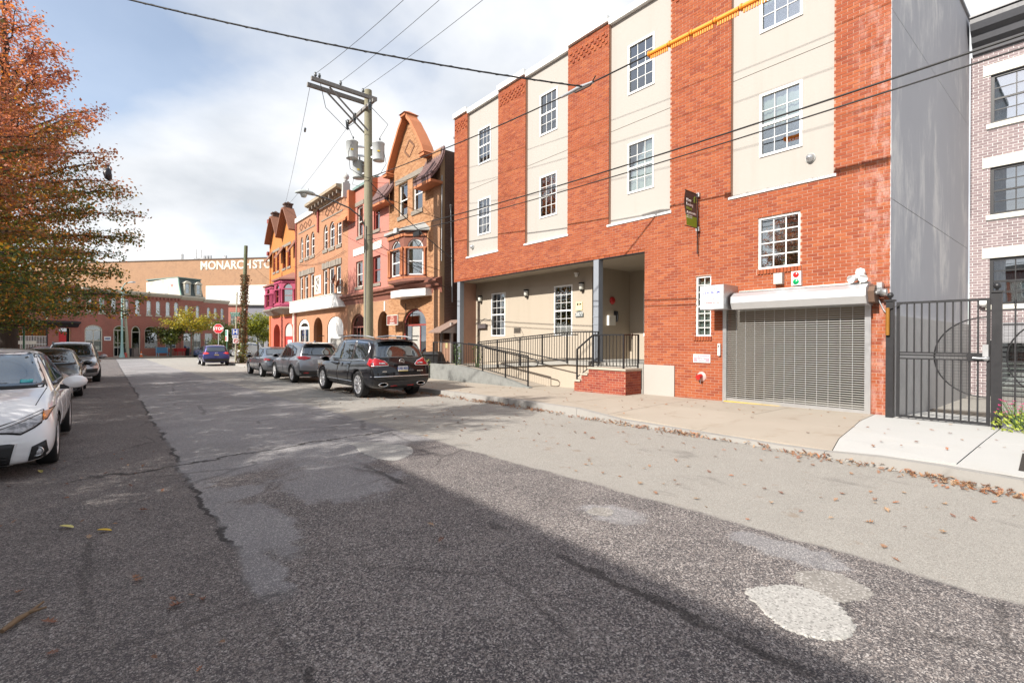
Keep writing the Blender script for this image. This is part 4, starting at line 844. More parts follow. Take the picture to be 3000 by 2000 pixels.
# ------------------------------------------------------------ gate and fence at the yard
def gate():
    X = 11.12; t = thing('iron_gate', 'tall black iron gate with half-moon mesh and lever lock', 'gate')
    def post(y, s, z0, z1, par, lab=None):
        q = MB(); q.box(X-s, X+s, y-s, y+s, z0, z1); o = q.build('gate_post', BLACKM, par)
        c = MB(); c.box(X-s-0.02, X+s+0.02, y-s-0.02, y+s+0.02, z1, z1+0.03); c.lathe([(0.02,0.03),(0.018,0.06),(0.045,0.085),(0.052,0.115),(0.035,0.155),(0.0,0.165)], 12, (X,y,z1)); c.build('finial', BLACKM, o); return o
    zt = 2.22
    post(2.565, 0.055, 0.06, 2.24, t); post(1.16, 0.06, 0.02, 2.30, t)
    y0, y1 = 1.235, 2.47
    q = MB(); q.box(X-0.022,X+0.022,y1-0.045,y1,0.14,zt); q.box(X-0.022,X+0.022,y0,y0+0.045,0.14,zt); q.box(X-0.022,X+0.022,y0+0.045,y1-0.045,zt-0.04,zt); q.box(X-0.022,X+0.022,y0+0.045,y1-0.045,0.14,0.18); q.build('gate_frame', BLACKM, t)
    for z in (1.20, 1.265, 1.31): q = MB(); q.box(X-0.018,X+0.018,y0+0.046,y1-0.046,z-0.012,z+0.012); q.build('mid_rail', BLACKM, t)
    n = 11
    for k in range(1, n):
        y = y0+0.045+(y1-y0-0.09)*k/n; baluster(t, X, y, 1.322, zt-0.04, 0.022); baluster(t, X, y, 0.18, 1.188, 0.022)
    cy, cz, r = y0+0.05, 1.25, 0.66
    q = MB(); q.tube([(X+0.028, cy+r*math.cos(a), cz+r*math.sin(a)) for a in np.linspace(-1.571, 1.571, 25)], 0.012, 6); q.build('half_moon_hoop', BLACKM, t)
    q = MB(); k = 0.04
    while k < r: 
        h = math.sqrt(r*r-k*k); q.box(X+0.026,X+0.029,cy+k-0.0015,cy+k+0.0015,cz-h,cz+h); q.box(X+0.026,X+0.029,cy,cy+h,cz+k-0.0015,cz+k+0.0015); q.box(X+0.026,X+0.029,cy,cy+h,cz-k-0.0015,cz-k+0.0015); k += 0.05
    o = q.build('wire_mesh', BLACKM, t); o['kind'] = 'stuff'
    q = MB(); q.box(X-0.03,X-0.022,y0-0.0,y0+0.28,1.18,1.31); o = q.build('lock_plate', BLACKM, t)
    q = MB(); q.box(X-0.075,X-0.031,y0+0.015,y0+0.085,1.26,1.46); q.lathe([(0.0,-0.02),(0.05,0.0),(0.05,0.02)], 14, (X-0.06,y0+0.05,1.235), 'x'); q.build('keypad_lock', STEEL, t)
    q = MB(); q.tube([(X-0.09,y0+0.05,1.235),(X-0.10,y0+0.12,1.235),(X-0.10,y0+0.20,1.24)], 0.014, 8); q.build('lever', STEEL, t)
    q = MB(); q.tube([(X-0.085,2.585,1.62),(X-0.085,2.585,2.12)], 0.032, 10); q.build('gate_closer', plain('bronze_cylinder', (0.35,0.16,0.03), 0.35, metal=0.4), t); q = MB(); q.bar((X-0.08,2.56,2.10),(X-0.05,2.36,2.19), 0.03, 0.012); q.build('closer_arm', BLACKM, t)
    f = thing('iron_fence', 'black iron fence with spear tops right of the gate', 'fence')
    for z in (1.78, 2.02, 0.22): q = MB(); q.box(X-0.012,X+0.012,-2.4,1.09,z-0.013,z+0.013); q.build('rail', BLACKM, f)
    sp = MB(); sp.box(-0.011,0.011,-0.011,0.011,0,1.98); sp.lathe([(0.024,1.98),(0.012,2.0),(0.022,2.03),(0.0,2.12)], 6); me = sp.mesh('picket', BLACKM)
    y = 0.95
    while y > -2.3: link('picket', me, f, (X, y, 0.10)); y -= 0.125
    q = MB(); k = 0.0
    while k < 1.6: q.box(X+0.02,X+0.023,1.08-k-0.0015,1.08-k+0.0015,0.2,1.95); k += 0.05
    k = 0.2
    while k < 1.95: q.box(X+0.02,X+0.023,-0.5,1.08,k-0.0015,k+0.0015); k += 0.05
    o = q.build('wire_mesh', BLACKM, f); o['kind'] = 'stuff'
    q = MB(); q.tube([(X+0.03, 0.2+0.85*math.cos(a), 1.25+0.72*math.sin(a)) for a in np.linspace(0, 2*math.pi, 33)], 0.011, 6); q.build('hoop', BLACKM, f)
    q = MB(); q.box(X-0.05,X-0.013,0.30,0.62,1.16,1.36); tag(q.build('turquoise_sign', plain('turquoise_paint', (0.02,0.42,0.42), 0.5), None), 'small turquoise sign tied to the black fence at the picture edge', 'sign')
    # flowers
    fl = thing('flower_clump', 'clump of magenta flowers and yellow-green leaves at the foot of the fence', 'flowers', (10.85, 0.86, 0.10))
    lf, pt, st = MB(), MB(), MB()
    for k in range(260):
        a, r = random.uniform(0,6.28), 0.26*math.sqrt(random.random()); z = random.uniform(0.02,0.34)*(1.1-r); s = random.uniform(0.02,0.04)
        n = Vector((random.uniform(-1,1),random.uniform(-1,1),random.uniform(-0.2,1))).normalized(); u = n.orthogonal().normalized()*s; v = n.cross(u)*0.5; c = Vector((r*math.cos(a),r*math.sin(a)*1.3,z))
        lf.add([c-u,c-v,c+u,c+v], [(0,1,2,3)])
    for k in range(46):
        a, r = random.uniform(0,6.28), 0.22*math.sqrt(random.random()); c = Vector((r*math.cos(a),r*math.sin(a)*1.3,random.uniform(0.24,0.50))); 
        st.tube([c*0.2, c], 0.004, 4)
        for j in range(6):
            t_ = j*1.047; d = Vector((math.cos(t_),math.sin(t_),0.35))*0.028; e = Vector((math.cos(t_+0.5),math.sin(t_+0.5),0.1))*0.02; pt.add([c,c+e,c+d*1.1,c+d*0.9-e*0.3], [(0,1,2,3)])
    o = lf.build('leaves', plain('lime_leaf', (0.25,0.30,0.04), 0.6, var=0.4, scale=40), fl, fix=False); o = pt.build('petals', plain('magenta_petal', (0.55,0.02,0.16), 0.5, var=0.3), fl, fix=False); st.build('stems', plain('stem_green', (0.06,0.12,0.03), 0.7), fl)
    u = thing('condenser_unit', 'grey slatted air conditioning unit behind the fence', 'air conditioner', (14.0, 0.2, -0.02)); q = MB(); q.box(-0.4,0.4,-0.9,0.6,0.05,0.75); q.build('casing', plain('grey_unit', (0.30,0.31,0.32), 0.5), u)
    q = MB(); q.box(-0.43,0.43,-0.93,0.63,0.755,0.80); q.build('top_cover', plain('grey_unit', (0.3,0.31,0.32), 0.5), u)
    lv = MB(); lv.box(-0.425,-0.402,-0.88,0.58,0,0.02); me = lv.mesh('louver', BLACKM)
    for k in range(9): link('louver', me, u, (0,0,0.12+k*0.065))
gate()

# ------------------------------------------------------------ the old row of houses
YEL = [(0.40,0.205,0.105),(0.44,0.235,0.122),(0.36,0.18,0.09),(0.42,0.22,0.112),(0.32,0.155,0.08),(0.46,0.255,0.14)]
YBRICK = brick_piece('ochre_brick', YEL, 0.82); OCHRE = brick_tex('ochre_brickwork', (0.41,0.21,0.108), (0.34,0.165,0.085), (0.43,0.29,0.185))
ORANGEB = brick_tex('orange_brickwork', (0.42,0.185,0.092), (0.35,0.145,0.072), (0.42,0.27,0.17), stain=0.35); SALMON = plain('salmon_paint', (0.44,0.175,0.135), 0.8, var=0.10, scale=1.2, bump=0.2, bscale=30, dirt=0.18)
ORANGEP = plain('bright_orange_paint', (0.47,0.175,0.045), 0.8, var=0.10, scale=1.5, dirt=0.12); MAGENTA = plain('magenta_paint', (0.34,0.045,0.105), 0.65, var=0.15, dirt=0.15)
REDP = plain('red_salmon_paint', (0.47,0.115,0.075), 0.8, var=0.1, dirt=0.15); TERRA = plain('terracotta_coping', (0.46,0.165,0.07), 0.7, var=0.18, scale=3, dirt=0.15)
DKBRICK = brick_tex('dark_brickwork', (0.17,0.085,0.06), (0.13,0.065,0.048), (0.18,0.14,0.11), stain=0.4); OXRED = plain('oxblood_paint', (0.26,0.05,0.04), 0.55, var=0.15)  # darker brick tone for the ochre house's side wall
DKBR = plain('dark_brick_inlay', (0.20,0.10,0.06), 0.85); TILE = plain('plum_roof_tile', (0.15,0.085,0.08), 0.55, var=0.35, scale=12, bump=0.2); BROWNIN = plain('brown_porch', (0.26,0.12,0.05), 0.85, var=0.2)
HX = 11.4
def frame(parent, p0, p1):
    d = Vector((p1[0]-p0[0], p1[1]-p0[1])); L = d.length; d.normalize(); return (p0[0], p0[1], 0.0), math.atan2(-d.x, d.y), L
def place(o, fr): o.location = fr[0]; o.rotation_euler = (0, 0, fr[1]); return o
def bay(parent, plan, z0, z1, m, wins, zroof, roofm, over=0.22, trimm=None, glass=None, wm=None, colm=None):
    trimm = trimm or m; glass = glass or GLASS; wm = wm or WHITE
    b = bpy.data.objects.new('bay', None)
    mb = MB(); n = len(plan); mb.prism(plan, z0-0.12, z0-0.002, 'z'); mb.prism(plan, z1+0.002, z1+0.10, 'z'); root = mb.build('bay_window', m, parent)
    for (p0, p1), (sp, tp, sl, mar) in zip(zip(plan, plan[1:]), wins):
        fr = frame(parent, p0, p1); L = fr[2]; y0, y1 = mar, L-mar
        q = MB(); wall(q, rect_pts(0,L,z0,z1), [arch_pts(y0,y1,sl,sp,tp)], 0.0, 0.15); place(q.build('bay_wall', m, root), fr)
        w = window(parent, 0.05, y0+0.002, y1-0.002, sl+0.002, tp-0.002, wm, glass, 1, 2, 0.06, True, 0.07, zsp=sp, curtain=CURTAIN, cz=(0.3,1)); place(w, fr)
        q = MB()
        for y in (0.08, y0-0.07, y1+0.07, L-0.08):
            if y < 0.05 or y > L-0.05: continue
            q = MB(); q.lathe([(0.05,sl),(0.05,sl+0.12),(0.037,sl+0.16),(0.032,sp-0.12),(0.055,sp-0.06),(0.055,sp)], 8, (-0.05,y,0)); place(q.build('colonnette', colm or m, root), fr)
        q = MB(); q.box(-0.09, -0.003, 0, L, sp-0.002, sp+0.06); q.box(-0.07,-0.003,0,L,z1-0.14,z1); q.box(-0.06,-0.003,0,L,z0,z0+0.10); place(q.build('bay_moulding', trimm, root), fr)
    c = (sum(p[0] for p in plan)/n, sum(p[1] for p in plan)/n)
    big = [(c[0]+(p[0]-c[0])*(1+over)-0.08*(p[0] < HX-0.1), c[1]+(p[1]-c[1])*(1+over)) for p in plan]
    mb = MB(); top = (HX+0.05, c[1], zroof+0.05)
    vs = [(p[0], p[1], z1+0.10) for p in big]+[(p[0], p[1], z1+0.22) for p in big]+[(HX+0.02, plan[0][1]+0.25, zroof),(HX+0.02, plan[-1][1]-0.25, zroof)]
    fs = [(i, i+1, i+1+n, i+n) for i in range(n-1)]+[tuple(range(n))[::-1]]+[(i+n, i+1+n, 2*n+(0 if i < n/2-0.5 else 1)) for i in range(n-1)]+[(n+(n//2)-1+0, 2*n+1, 2*n)]
    fs[-1] = (n+int(n/2-0.5), 2*n+1, 2*n) if n % 2 == 0 else (n+n//2, 2*n+1, 2*n)
    mb.add(vs, fs); mb.build('bay_roof', roofm, root); return root
def skirt(parent, y0, y1, z0, z1, out, m, name='skirt_roof', tiles=True):
    """curved tiled eave between gables: concave sweep from the wall out to the eave"""
    mb = MB(); n = 8; prof = []
    for i in range(n+1):
        f = i/n; prof.append((HX+0.12-(out+0.12)*(f**1.8), z1+(z0-z1)*f))
    vs = [(x, y0, z) for x, z in prof]+[(x, y1, z) for x, z in prof]+[(x, y0, z-0.12) for x, z in prof]+[(x, y1, z-0.12) for x, z in prof]; k = n+1
    fs = [(i, i+1, k+i+1, k+i) for i in range(n)]+[(2*k+i, 3*k+i, 3*k+i+1, 2*k+i+1) for i in range(n)]+[(i, 2*k+i, 2*k+i+1, i+1) for i in range(n)]+[(k+i, k+i+1, 3*k+i+1, 3*k+i) for i in range(n)]+[(n, 2*k+n, 3*k+n, k+n)]
    mb.add(vs, fs, 0, False); r = mb.build(name, m, parent)
    if tiles: q = MB(); q.box(HX-out+0.01, HX-0.003, y0+0.002, y1-0.002, z0-0.24, z0-0.125); q.build('eave_fascia', TERRA, r)
    if tiles:
        t = MB(); c = y0+0.10
        while c < y1-0.05:
            for i in range(n):
                a, b = prof[i], prof[i+1]; t.tube([(a[0]-0.02, c, a[1]+0.045), (b[0]-0.02, c, b[1]+0.03)], [0.05,0.065], 6, 0, True)
            c += 0.155
        o = t.build('barrel_tiles', m, r); o['kind'] = 'stuff'
    return r
def porch_arch(parent, y0, y1, z0, zs_, zt, m, door=None, depth=1.1, dm=None):
    mb = MB(); P = arch_pts(y0, y1, z0, zs_, zt, 10); n = len(P); vs = [(HX+0.22,p[0],p[1]) for p in P]+[(HX+depth,p[0],p[1]) for p in P]
    mb.add(vs, [(i,(i+1)%n,(i+1)%n+n,i+n) for i in range(n)]+[tuple(range(n,2*n))]); o = mb.build('porch', m, parent, fix=False)
    if door:
        d = MB(); d.box(HX+depth-0.06, HX+depth-0.01, door[0], door[1], z0, door[2]); dd = d.build('door', dm, parent)
        d = MB(); d.box(HX+depth-0.08, HX+depth-0.061, door[0]+0.1, door[1]-0.1, z0+0.25, z0+0.95); d.box(HX+depth-0.08, HX+depth-0.061, door[0]+0.1, door[1]-0.1, z0+1.1, door[2]-0.2); d.build('door_panel', dm, dd)
def shopfront(parent, y0, y1, z0, zs_, zt, fm, gl, door=None, cur=CURTAIN, cols=3, bars=False, setb=0.10):
    w = window(parent, HX+setb, y0+0.01, y1-0.01, z0, zt-0.01, fm, gl, cols, 1, 0.10, False, 0.10, zsp=zs_, curtain=cur, cz=(0.05,0.8), mw=0.09, back=0.3)
    if bars:
        q = MB(); a, b = y0+(y1-y0)*0.36, y0+(y1-y0)*0.64
        q.box(HX+setb-0.02,HX+setb+0.0,a,b,z0+0.05,z0+0.12); 
        k = a
        while k <= b: q.tube([(HX+setb-0.03,k,z0+0.05),(HX+setb-0.03,k,zs_-0.06)], 0.009, 5); k += 0.085
        for z in (z0+0.6, z0+1.2, z0+1.9): q.box(HX+setb-0.035,HX+setb-0.02,a,b,z-0.012,z+0.012)
        o = q.build('door_grille', BLACKM, w); o['kind'] = 'stuff'
        d = MB(); d.box(HX+setb+0.02, HX+setb+0.05, a-0.02, b+0.02, z0, zs_-0.08); d.build('door', OFFWHITE, w)
    return w
def ogee(c, hw, z0, zt, hn=0.18):
    """left half then right half of a flared gable, as (y, z)"""
    P = [(1.0,0.0),(0.90,0.16),(0.76,0.32),(0.60,0.50),(0.44,0.66),(0.30,0.81),(hn/hw*1.4,0.93),(hn/hw,1.0)]
    L = [(c+hw*a, z0+(zt-z0)*b) for a, b in P]; return L+[(2*c-y, z) for y, z in L[::-1]]
def coping_strip(parent, pts, m, x0, x1, t=0.16, name='gable_coping'):
    mb = MB(); n = len(pts); up = []
    for i in range(n):
        a, b = pts[max(i-1,0)], pts[min(i+1,n-1)]; d = Vector((b[0]-a[0], b[1]-a[1])).normalized(); nn = Vector((d.y, -d.x)); nn = nn if nn.y > 0 or abs(nn.y) < 0.3 and False else (nn if nn.y >= 0 else -nn); up.append((pts[i][0]+nn.x*t, pts[i][1]+nn.y*t))
    vs = [(x0,)+p for p in pts]+[(x0,)+p for p in up]+[(x1,)+p for p in pts]+[(x1,)+p for p in up]
    fs = []
    for i in range(n-1): fs += [(i,i+1,n+i+1,n+i),(2*n+i,3*n+i,3*n+i+1,2*n+i+1),(n+i,n+i+1,3*n+i+1,3*n+i),(i,2*n+i,2*n+i+1,i+1)]
    fs += [(0,n,3*n,2*n),(n-1,3*n-1,4*n-1,2*n-1)]; mb.add(vs, fs); return mb.build(name, m, parent)
def house_ochre():
    t = thing('gabled_house', 'ochre brick house with flared ogee gable, plum tiled eave and brown oriel bay', 'house')
    y0, y1 = 18.90, 24.05; zb = -0.45
    og = ogee(21.8, 1.85, 10.0, 12.30); outer = [(y0,zb),(y1,zb),(y1,10.0)]+og+[(y0,10.0)]
    tops = [rect_pts(20.50,21.48,7.70,9.33), rect_pts(22.00,22.97,7.70,9.33)]; archs = [arch_pts(20.13,22.50,-0.25,2.22,3.03), arch_pts(23.34,24.03,-0.25,2.95,3.0)]
    big = arch_pts(20.13,22.50,-0.20,2.22,3.03,12); bayhole = rect_pts(20.3,23.0,4.35,6.4)
    holes = tops+[big, bayhole]
    mb = MB(); wall(mb, outer, holes, HX, 0.22); mb.build('wall', plain('tan_mortar', (0.44,0.29,0.17), 0.9), t)
    bl = lay_bricks(outer, holes+[rect_pts(20.38,23.32,9.36,9.62)], HX, 0.01, None, proud=0.004); put_bricks(bl, YBRICK, t, lambda q: math.hypot(q[1]-18.9, (q[2]-3)*0.8), proud=0.004)
    mb = MB(); mb.box(HX+0.23, 22, y0+0.0, y0+0.25, zb, 10.0); mb.box(HX+0.9, 22, y0-0.02, y0+0.28, 10.0, 10.75); mb.build('side_wall', DKBRICK, t)
    mb = MB(); mb.box(HX+0.85, 22, y0-0.06, y0+0.32, 10.755, 10.83); mb.build('side_coping', plain('grey_flashing', (0.25,0.25,0.26), 0.5), t)
    mb = MB(); mb.box(HX+0.23, 22, y0+0.3, y1, 9.4, 9.8); mb.build('roof', TAR, t)
    mb = MB(); mb.box(HX-0.03, HX+0.1, y0+0.003, y0+0.55, zb, 9.2); mb.build('corner_pier', OCHRE, t)
    for h in tops: window(t, HX+0.11, h[0][0], h[1][0], 7.70, 9.33, WHITE, GLASS_SKY, 1, 2, 0.07, True, 0.07, curtain=GREYCUR, cz=(0.0,0.5), lites=True); 
    for a, b in ((20.44,21.54),(21.94,23.03)): q = MB(); q.box(HX-0.06,HX+0.1,a,b,7.50,7.69); q.build('sill', STONE, t)
    q = MB(); q.box(HX-0.03,HX+0.1,20.40,23.30,9.36,9.61); q.build('lintel', STONE, t)
    coping_strip(t, og, TERRA, HX-0.34, HX+0.25, 0.14)
    q = MB(); q.box(HX-0.40,HX+0.28,21.56,22.04,12.32,12.44); q.hexa([(HX-0.46,21.50,12.44),(HX+0.34,21.50,12.44),(HX+0.34,22.10,12.44),(HX-0.46,22.10,12.44)],[(HX-0.1,21.74,12.62),(HX,21.74,12.62),(HX,21.86,12.62),(HX-0.1,21.86,12.62)]); q.build('gable_cap', TERRA, t)
    for y in (23.72, 19.88): q = MB(); q.box(HX-0.42,HX+0.2,y-0.22,y+0.22,9.86,10.0); q.hexa([(HX-0.46,y-0.26,10.0),(HX+0.2,y-0.26,10.0),(HX+0.2,y+0.26,10.0),(HX-0.46,y+0.26,10.0)],[(HX-0.2,y-0.1,10.12),(HX,y-0.1,10.12),(HX,y+0.1,10.12),(HX-0.2,y+0.1,10.12)]); q.build('kneeler', TERRA, t)
    q = MB()                                   # lozenge of dark headers in the gable
    c = (21.8, 10.85)
    for a, b in [((0,0.42),(0.5,0)),((0.5,0),(0,-0.42)),((0,-0.42),(-0.5,0)),((-0.5,0),(0,0.42))]:
        for i in range(6):
            f = (i+0.5)/6; y, z = c[0]+a[0]+(b[0]-a[0])*f, c[1]+a[1]+(b[1]-a[1])*f; q.box(HX-0.03,HX-0.002,y-0.05,y+0.05,z-0.032,z+0.032)
    o = q.build('diamond_inlay', DKBR, t); o['kind'] = 'stuff'
    skirt(t, 18.70, 20.25, 8.62, 10.05, 0.62, TILE); skirt(t, 23.45, 24.02, 8.75, 10.05, 0.55, TILE)
    bay(t, [(HX,20.10),(10.62,20.85),(10.62,22.45),(HX,23.20)], 4.34, 6.45, BROWNST, [(5.75,6.20,4.52,0.16),(5.75,6.20,4.52,0.30),(5.75,6.20,4.52,0.16)], 7.02, plain('lead_roof', (0.33,0.34,0.33), 0.6, dirt=0.3), trimm=TERRA, colm=TERRA)
    def belt(y0, y1):
        q = MB(); q.prism([(HX-0.005,4.32),(HX-0.34,4.18),(HX-0.34,4.10),(HX-0.22,4.04),(HX-0.18,3.92),(HX-0.06,3.88),(HX-0.005,3.62)], y0, y1, 'y'); q.build('belt_course', BROWNST, t)
    belt(18.72, 24.04)
    q = MB(); q.prism([(HX-0.006,22.85),(HX-0.006,19.30),(10.72,20.0),(10.50,20.9),(10.50,22.3)], 4.20, 4.335, 'z'); q.build('bay_base', BROWNST, t)
    q = MB(); q.prism([(HX-0.006,22.75),(HX-0.35,22.75),(10.62,22.2),(10.62,21.1),(HX-0.35,19.60),(HX-0.006,19.60)], 3.52, 3.84, 'z'); q.build('white_soffit_board', WHITE, t)
    shopfront(t, 20.13, 22.50, -0.20, 2.22, 3.03, OXRED, GLASS_SKY, cols=3, bars=True, cur=GREYCUR)
    q = MB(); q.box(11.395,11.60,18.93,18.99,0.0,9.0); q.tube([(11.44,18.85,5.0),(11.44,18.84,8.8)], 0.02, 6); q.build('downpipe', STEEL, t)
    return t
def house_salmon():
    t = thing('salmon_house', 'flat-topped salmon painted house between the ochre gable and the orange twin', 'house')
    y0, y1, zb = 24.055, 29.75, -0.5
    outer = rect_pts(y0,y1,zb,10.35); wins = [rect_pts(27.50,28.35,7.55,9.32), rect_pts(25.2,26.0,7.55,9.32), rect_pts(27.50,28.50,4.60,6.10), rect_pts(25.1,26.1,4.60,6.10)]
    arch1 = arch_pts(24.06,25.42,-0.3,2.28,3.03,10); arch2 = arch_pts(27.05,29.24,-0.3,2.25,3.03,10)
    mb = MB(); wall(mb, rect_pts(y0,y1,3.60,10.35), wins, HX, 0.22); mb.box(HX+0.23,22,y0,y1,9.4,9.8); mb.build('wall', SALMON, t)
    mb = MB(); wall(mb, rect_pts(y0,y1,zb,3.598), [arch1, arch2], HX, 0.22); mb.build('shop_wall', OCHRE, t)
    for h in wins: window(t, HX+0.10, h[0][0], h[1][0], h[0][1], h[2][1], OXRED if h[0][0] < 26 else OFFWHITE, GLASS_SKY, 1, 2, 0.08, True, 0.07, curtain=GREYCUR, cz=(0,0.6)); q = MB(); q.box(HX-0.05,HX+0.1,h[0][0]-0.08,h[1][0]+0.08,h[0][1]-0.17,h[0][1]-0.004); q.build('sill', STONE, t)
    for a, b, z in ((27.35,28.6,9.36),(25.0,26.2,9.36)): q = MB(); q.box(HX-0.03,HX+0.1,a,b,z,z+0.24); q.build('lintel', STONE, t)
    q = MB(); q.box(HX-0.04,HX-0.003,24.9,28.85,6.47,6.87); q.build('pale_panel', OFFWHITE, t)
    q = MB(); q.box(HX-0.14,HX+0.3,25.6,28.75,10.352,10.50); q.build('coping', plain('green_copper_coping', (0.16,0.24,0.22), 0.6), t)
    skirt(t, 28.80, 30.70, 8.72, 10.10, 0.55, TERRA, tiles=False); skirt(t, 24.06, 25.55, 8.78, 10.05, 0.55, TILE)
    for y in (25.62, 28.74): q = MB(); q.box(HX-0.42,HX+0.2,y-0.14,y+0.14,8.55,10.35); q.build('kneeler', TERRA, t)
    q = MB(); q.prism([(HX-0.005,4.30),(HX-0.30,4.16),(HX-0.30,4.08),(HX-0.18,4.02),(HX-0.15,3.92),(HX-0.05,3.88),(HX-0.005,3.62)], 24.06, 30.4, 'y'); q.build('belt_course', BROWNST, t)
    porch_arch(t, 24.06, 25.42, -0.3, 2.28, 3.03, BROWNIN, (24.35,25.2,1.75), 1.5, plain('dark_door', (0.05,0.025,0.018), 0.5))
    q = MB(); q.box(HX-0.03,HX+0.05,24.46,24.60,3.04,3.55); q.build('keystone', OFFWHITE, t)
    shopfront(t, 27.05, 29.24, -0.3, 2.25, 3.03, plain('brown_red_frame', (0.27,0.095,0.07), 0.6), GLASS_DIRTY, cols=4, cur=CURTAIN)
    return t
def house_twin():
    t = thing('orange_twin_house', 'wide orange brick double house with triple arched windows and long white shop band', 'house')
    y0, y1, zb = 29.76, 40.50, -0.7
    A3 = [(38.77,39.42),(37.35,38.27),(36.12,36.97)]; B3 = [(33.42,34.23),(32.10,33.08),(30.86,31.68)]
    C3 = [(38.79,39.58),(37.55,38.42),(36.22,37.03)]; D3 = [(33.47,34.28),(32.14,33.14),(30.95,31.83)]
    holes = [arch_pts(a,b,7.58,8.80,9.28,8) for a, b in A3+B3]+[rect_pts(a,b,4.46,6.26) for a, b in C3+D3]
    ar = [arch_pts(37.26,39.92,-0.45,2.35,3.03,10), arch_pts(34.37,36.25,-0.45,2.28,3.05,10), arch_pts(30.52,33.41,-0.45,2.28,3.02,10)]
    mb = MB(); wall(mb, rect_pts(y0,y1,zb,10.55), holes+ar, HX, 0.22); mb.box(HX+0.23,22,y0,y1,9.6,10.0); mb.build('wall', ORANGEB, t)
    for i, (a, b) in enumerate(A3+B3):
        window(t, HX+0.09, a, b, 7.58, 9.28, WHITE, GLASS_SKY, 1, 2, 0.09, True, 0.07, zsp=8.80, curtain=CURTAIN if i % 2 else GREYCUR, cz=(0,0.55))
        q = MB(); q.box(HX-0.06,HX+0.1,a-0.07,b+0.07,7.36,7.576); q.build('sill', STONE, t)
    for i, (a, b) in enumerate(C3+D3): window(t, HX+0.09, a, b, 4.46, 6.26, WHITE, GLASS_DIRTY, 1, 2, 0.10, True, 0.07, curtain=WHITE, cz=(0.1,1))
    for a, b in ((36.05,39.7),(30.8,34.4)):
        n = int((b-a)/0.42); 
        for k in range(n): q = MB(); q.box(HX-0.05-0.012*(k % 3),HX+0.1,a+(b-a)*k/n+0.006,a+(b-a)*(k+1)/n-0.006,6.29,6.66+0.03*(k % 2)); q.build('stone_lintel', STONE, t)
    q = MB()
    for a, b in ((36.0,39.9),(30.6,34.6)):
        q.box(HX-0.035,HX-0.002,a,b,9.60,9.68)
    q.build('string_course', STONE, t)
    q = MB()
    for c0, n in ((36.75,3),(31.0,3)):
        for k in range(n):
            c = (c0+0.45+k*1.0, 10.03)
            for a, b in [((0,0.26),(0.42,0)),((0.42,0),(0,-0.26)),((0,-0.26),(-0.42,0)),((-0.42,0),(0,0.26))]:
                for i in range(5): f = (i+0.5)/5; y, z = c[0]+a[0]+(b[0]-a[0])*f, c[1]+a[1]+(b[1]-a[1])*f; q.box(HX-0.028,HX-0.002,y-0.05,y+0.05,z-0.03,z+0.03)
    o = q.build('diamond_inlay', DKBR, t); o['kind'] = 'stuff'
    q = MB(); q.box(HX-0.12,HX+0.3,36.15,40.5,10.552,10.88); q.build('white_parapet_board', WHITE, t)
    q = MB(); q.prism([(HX-0.005,10.56),(HX-0.25,10.66),(HX-0.60,10.80),(HX-0.70,10.82),(HX-0.70,11.0),(HX+0.2,11.08)], 29.9, 36.12, 'y'); q.build('cornice', plain('peeling_cornice', (0.34,0.28,0.20), 0.85, var=0.3, scale=5, dirt=0.5), t)
    q = MB()
    for k in range(9): q.box(HX-0.55,HX-0.26,30.2+k*0.68,30.32+k*0.68,10.5,10.70)
    o = q.build('cornice_brackets', STONE, t); o['kind'] = 'stuff'
    q = MB(); q.box(HX-0.10,HX+0.1,35.12,35.32,9.0,10.55); q.tube([(HX-0.08,40.35,0),(HX-0.08,40.35,10.5)], 0.05, 8); q.build('rain_pipe', OXRED, t)
    q = MB(); q.box(HX-0.35,HX+0.1,29.70,29.98,10.2,11.09); q.box(HX-0.25,HX+0.05,29.72,29.96,11.09,11.22); q.lathe([(0.05,0),(0.06,0.05),(0.16,0.16),(0.19,0.28),(0.14,0.40),(0.05,0.46),(0.04,0.5),(0,0.55)], 12, (HX-0.10,29.84,11.22)); q.build('ball_finial', plain('grey_stone_ball', (0.45,0.44,0.42), 0.8), t)
    q = MB(); q.prism([(30.15,3.55),(40.75,3.55),(40.75,4.36),(30.75,4.36)], HX-0.42, HX-0.003, 'x'); q.build('shop_band', WHITE, t)
    q = MB(); q.box(HX-0.47,HX-0.003,30.7,40.78,4.362,4.41); q.build('band_flashing', OFFWHITE, t)
    q = MB(); q.box(HX-0.04,HX-0.003,34.65,35.95,4.69,5.97); rp = q.build('relief_panel', OFFWHITE, t)
    q = MB(); rg = random.Random(3)
    for k in range(22): y, z = 35.3+rg.uniform(-0.32,0.32), 5.33+rg.uniform(-0.52,0.52); q.lathe([(0.0,-0.05),(rg.uniform(0.04,0.1),-0.02),(0.1,0)], 7, (HX-0.04,y,z), 'x')
    o = q.build('carving', STONE, rp); o['kind'] = 'stuff'
    window(t, HX+0.06, 37.30, 39.88, -0.4, 3.0, WHITE, GLASS_DIRTY, 2, 2, 0.26, True, 0.1, zsp=2.35, curtain=WHITE, mw=0.12)
    porch_arch(t, 34.37, 36.25, -0.45, 2.28, 3.05, BROWNIN, (34.9,35.8,1.7), 1.6, plain('brown_door', (0.12,0.05,0.03), 0.5))
    q = MB(); q.prism(arch_pts(30.56,33.37,1.55,2.28,2.99,12), HX+0.05, HX+0.12, 'x'); q.box(HX+0.05,HX+0.12,30.56,30.95,-0.45,1.548); q.box(HX+0.05,HX+0.12,32.98,33.37,-0.45,1.548); q.build('boarded_arch', WHITE, t)
    q = MB(); q.box(HX+0.14,HX+0.18,30.95,32.98,-0.45,1.55); d = q.build('door', plain('grey_door', (0.33,0.32,0.30), 0.6), t)
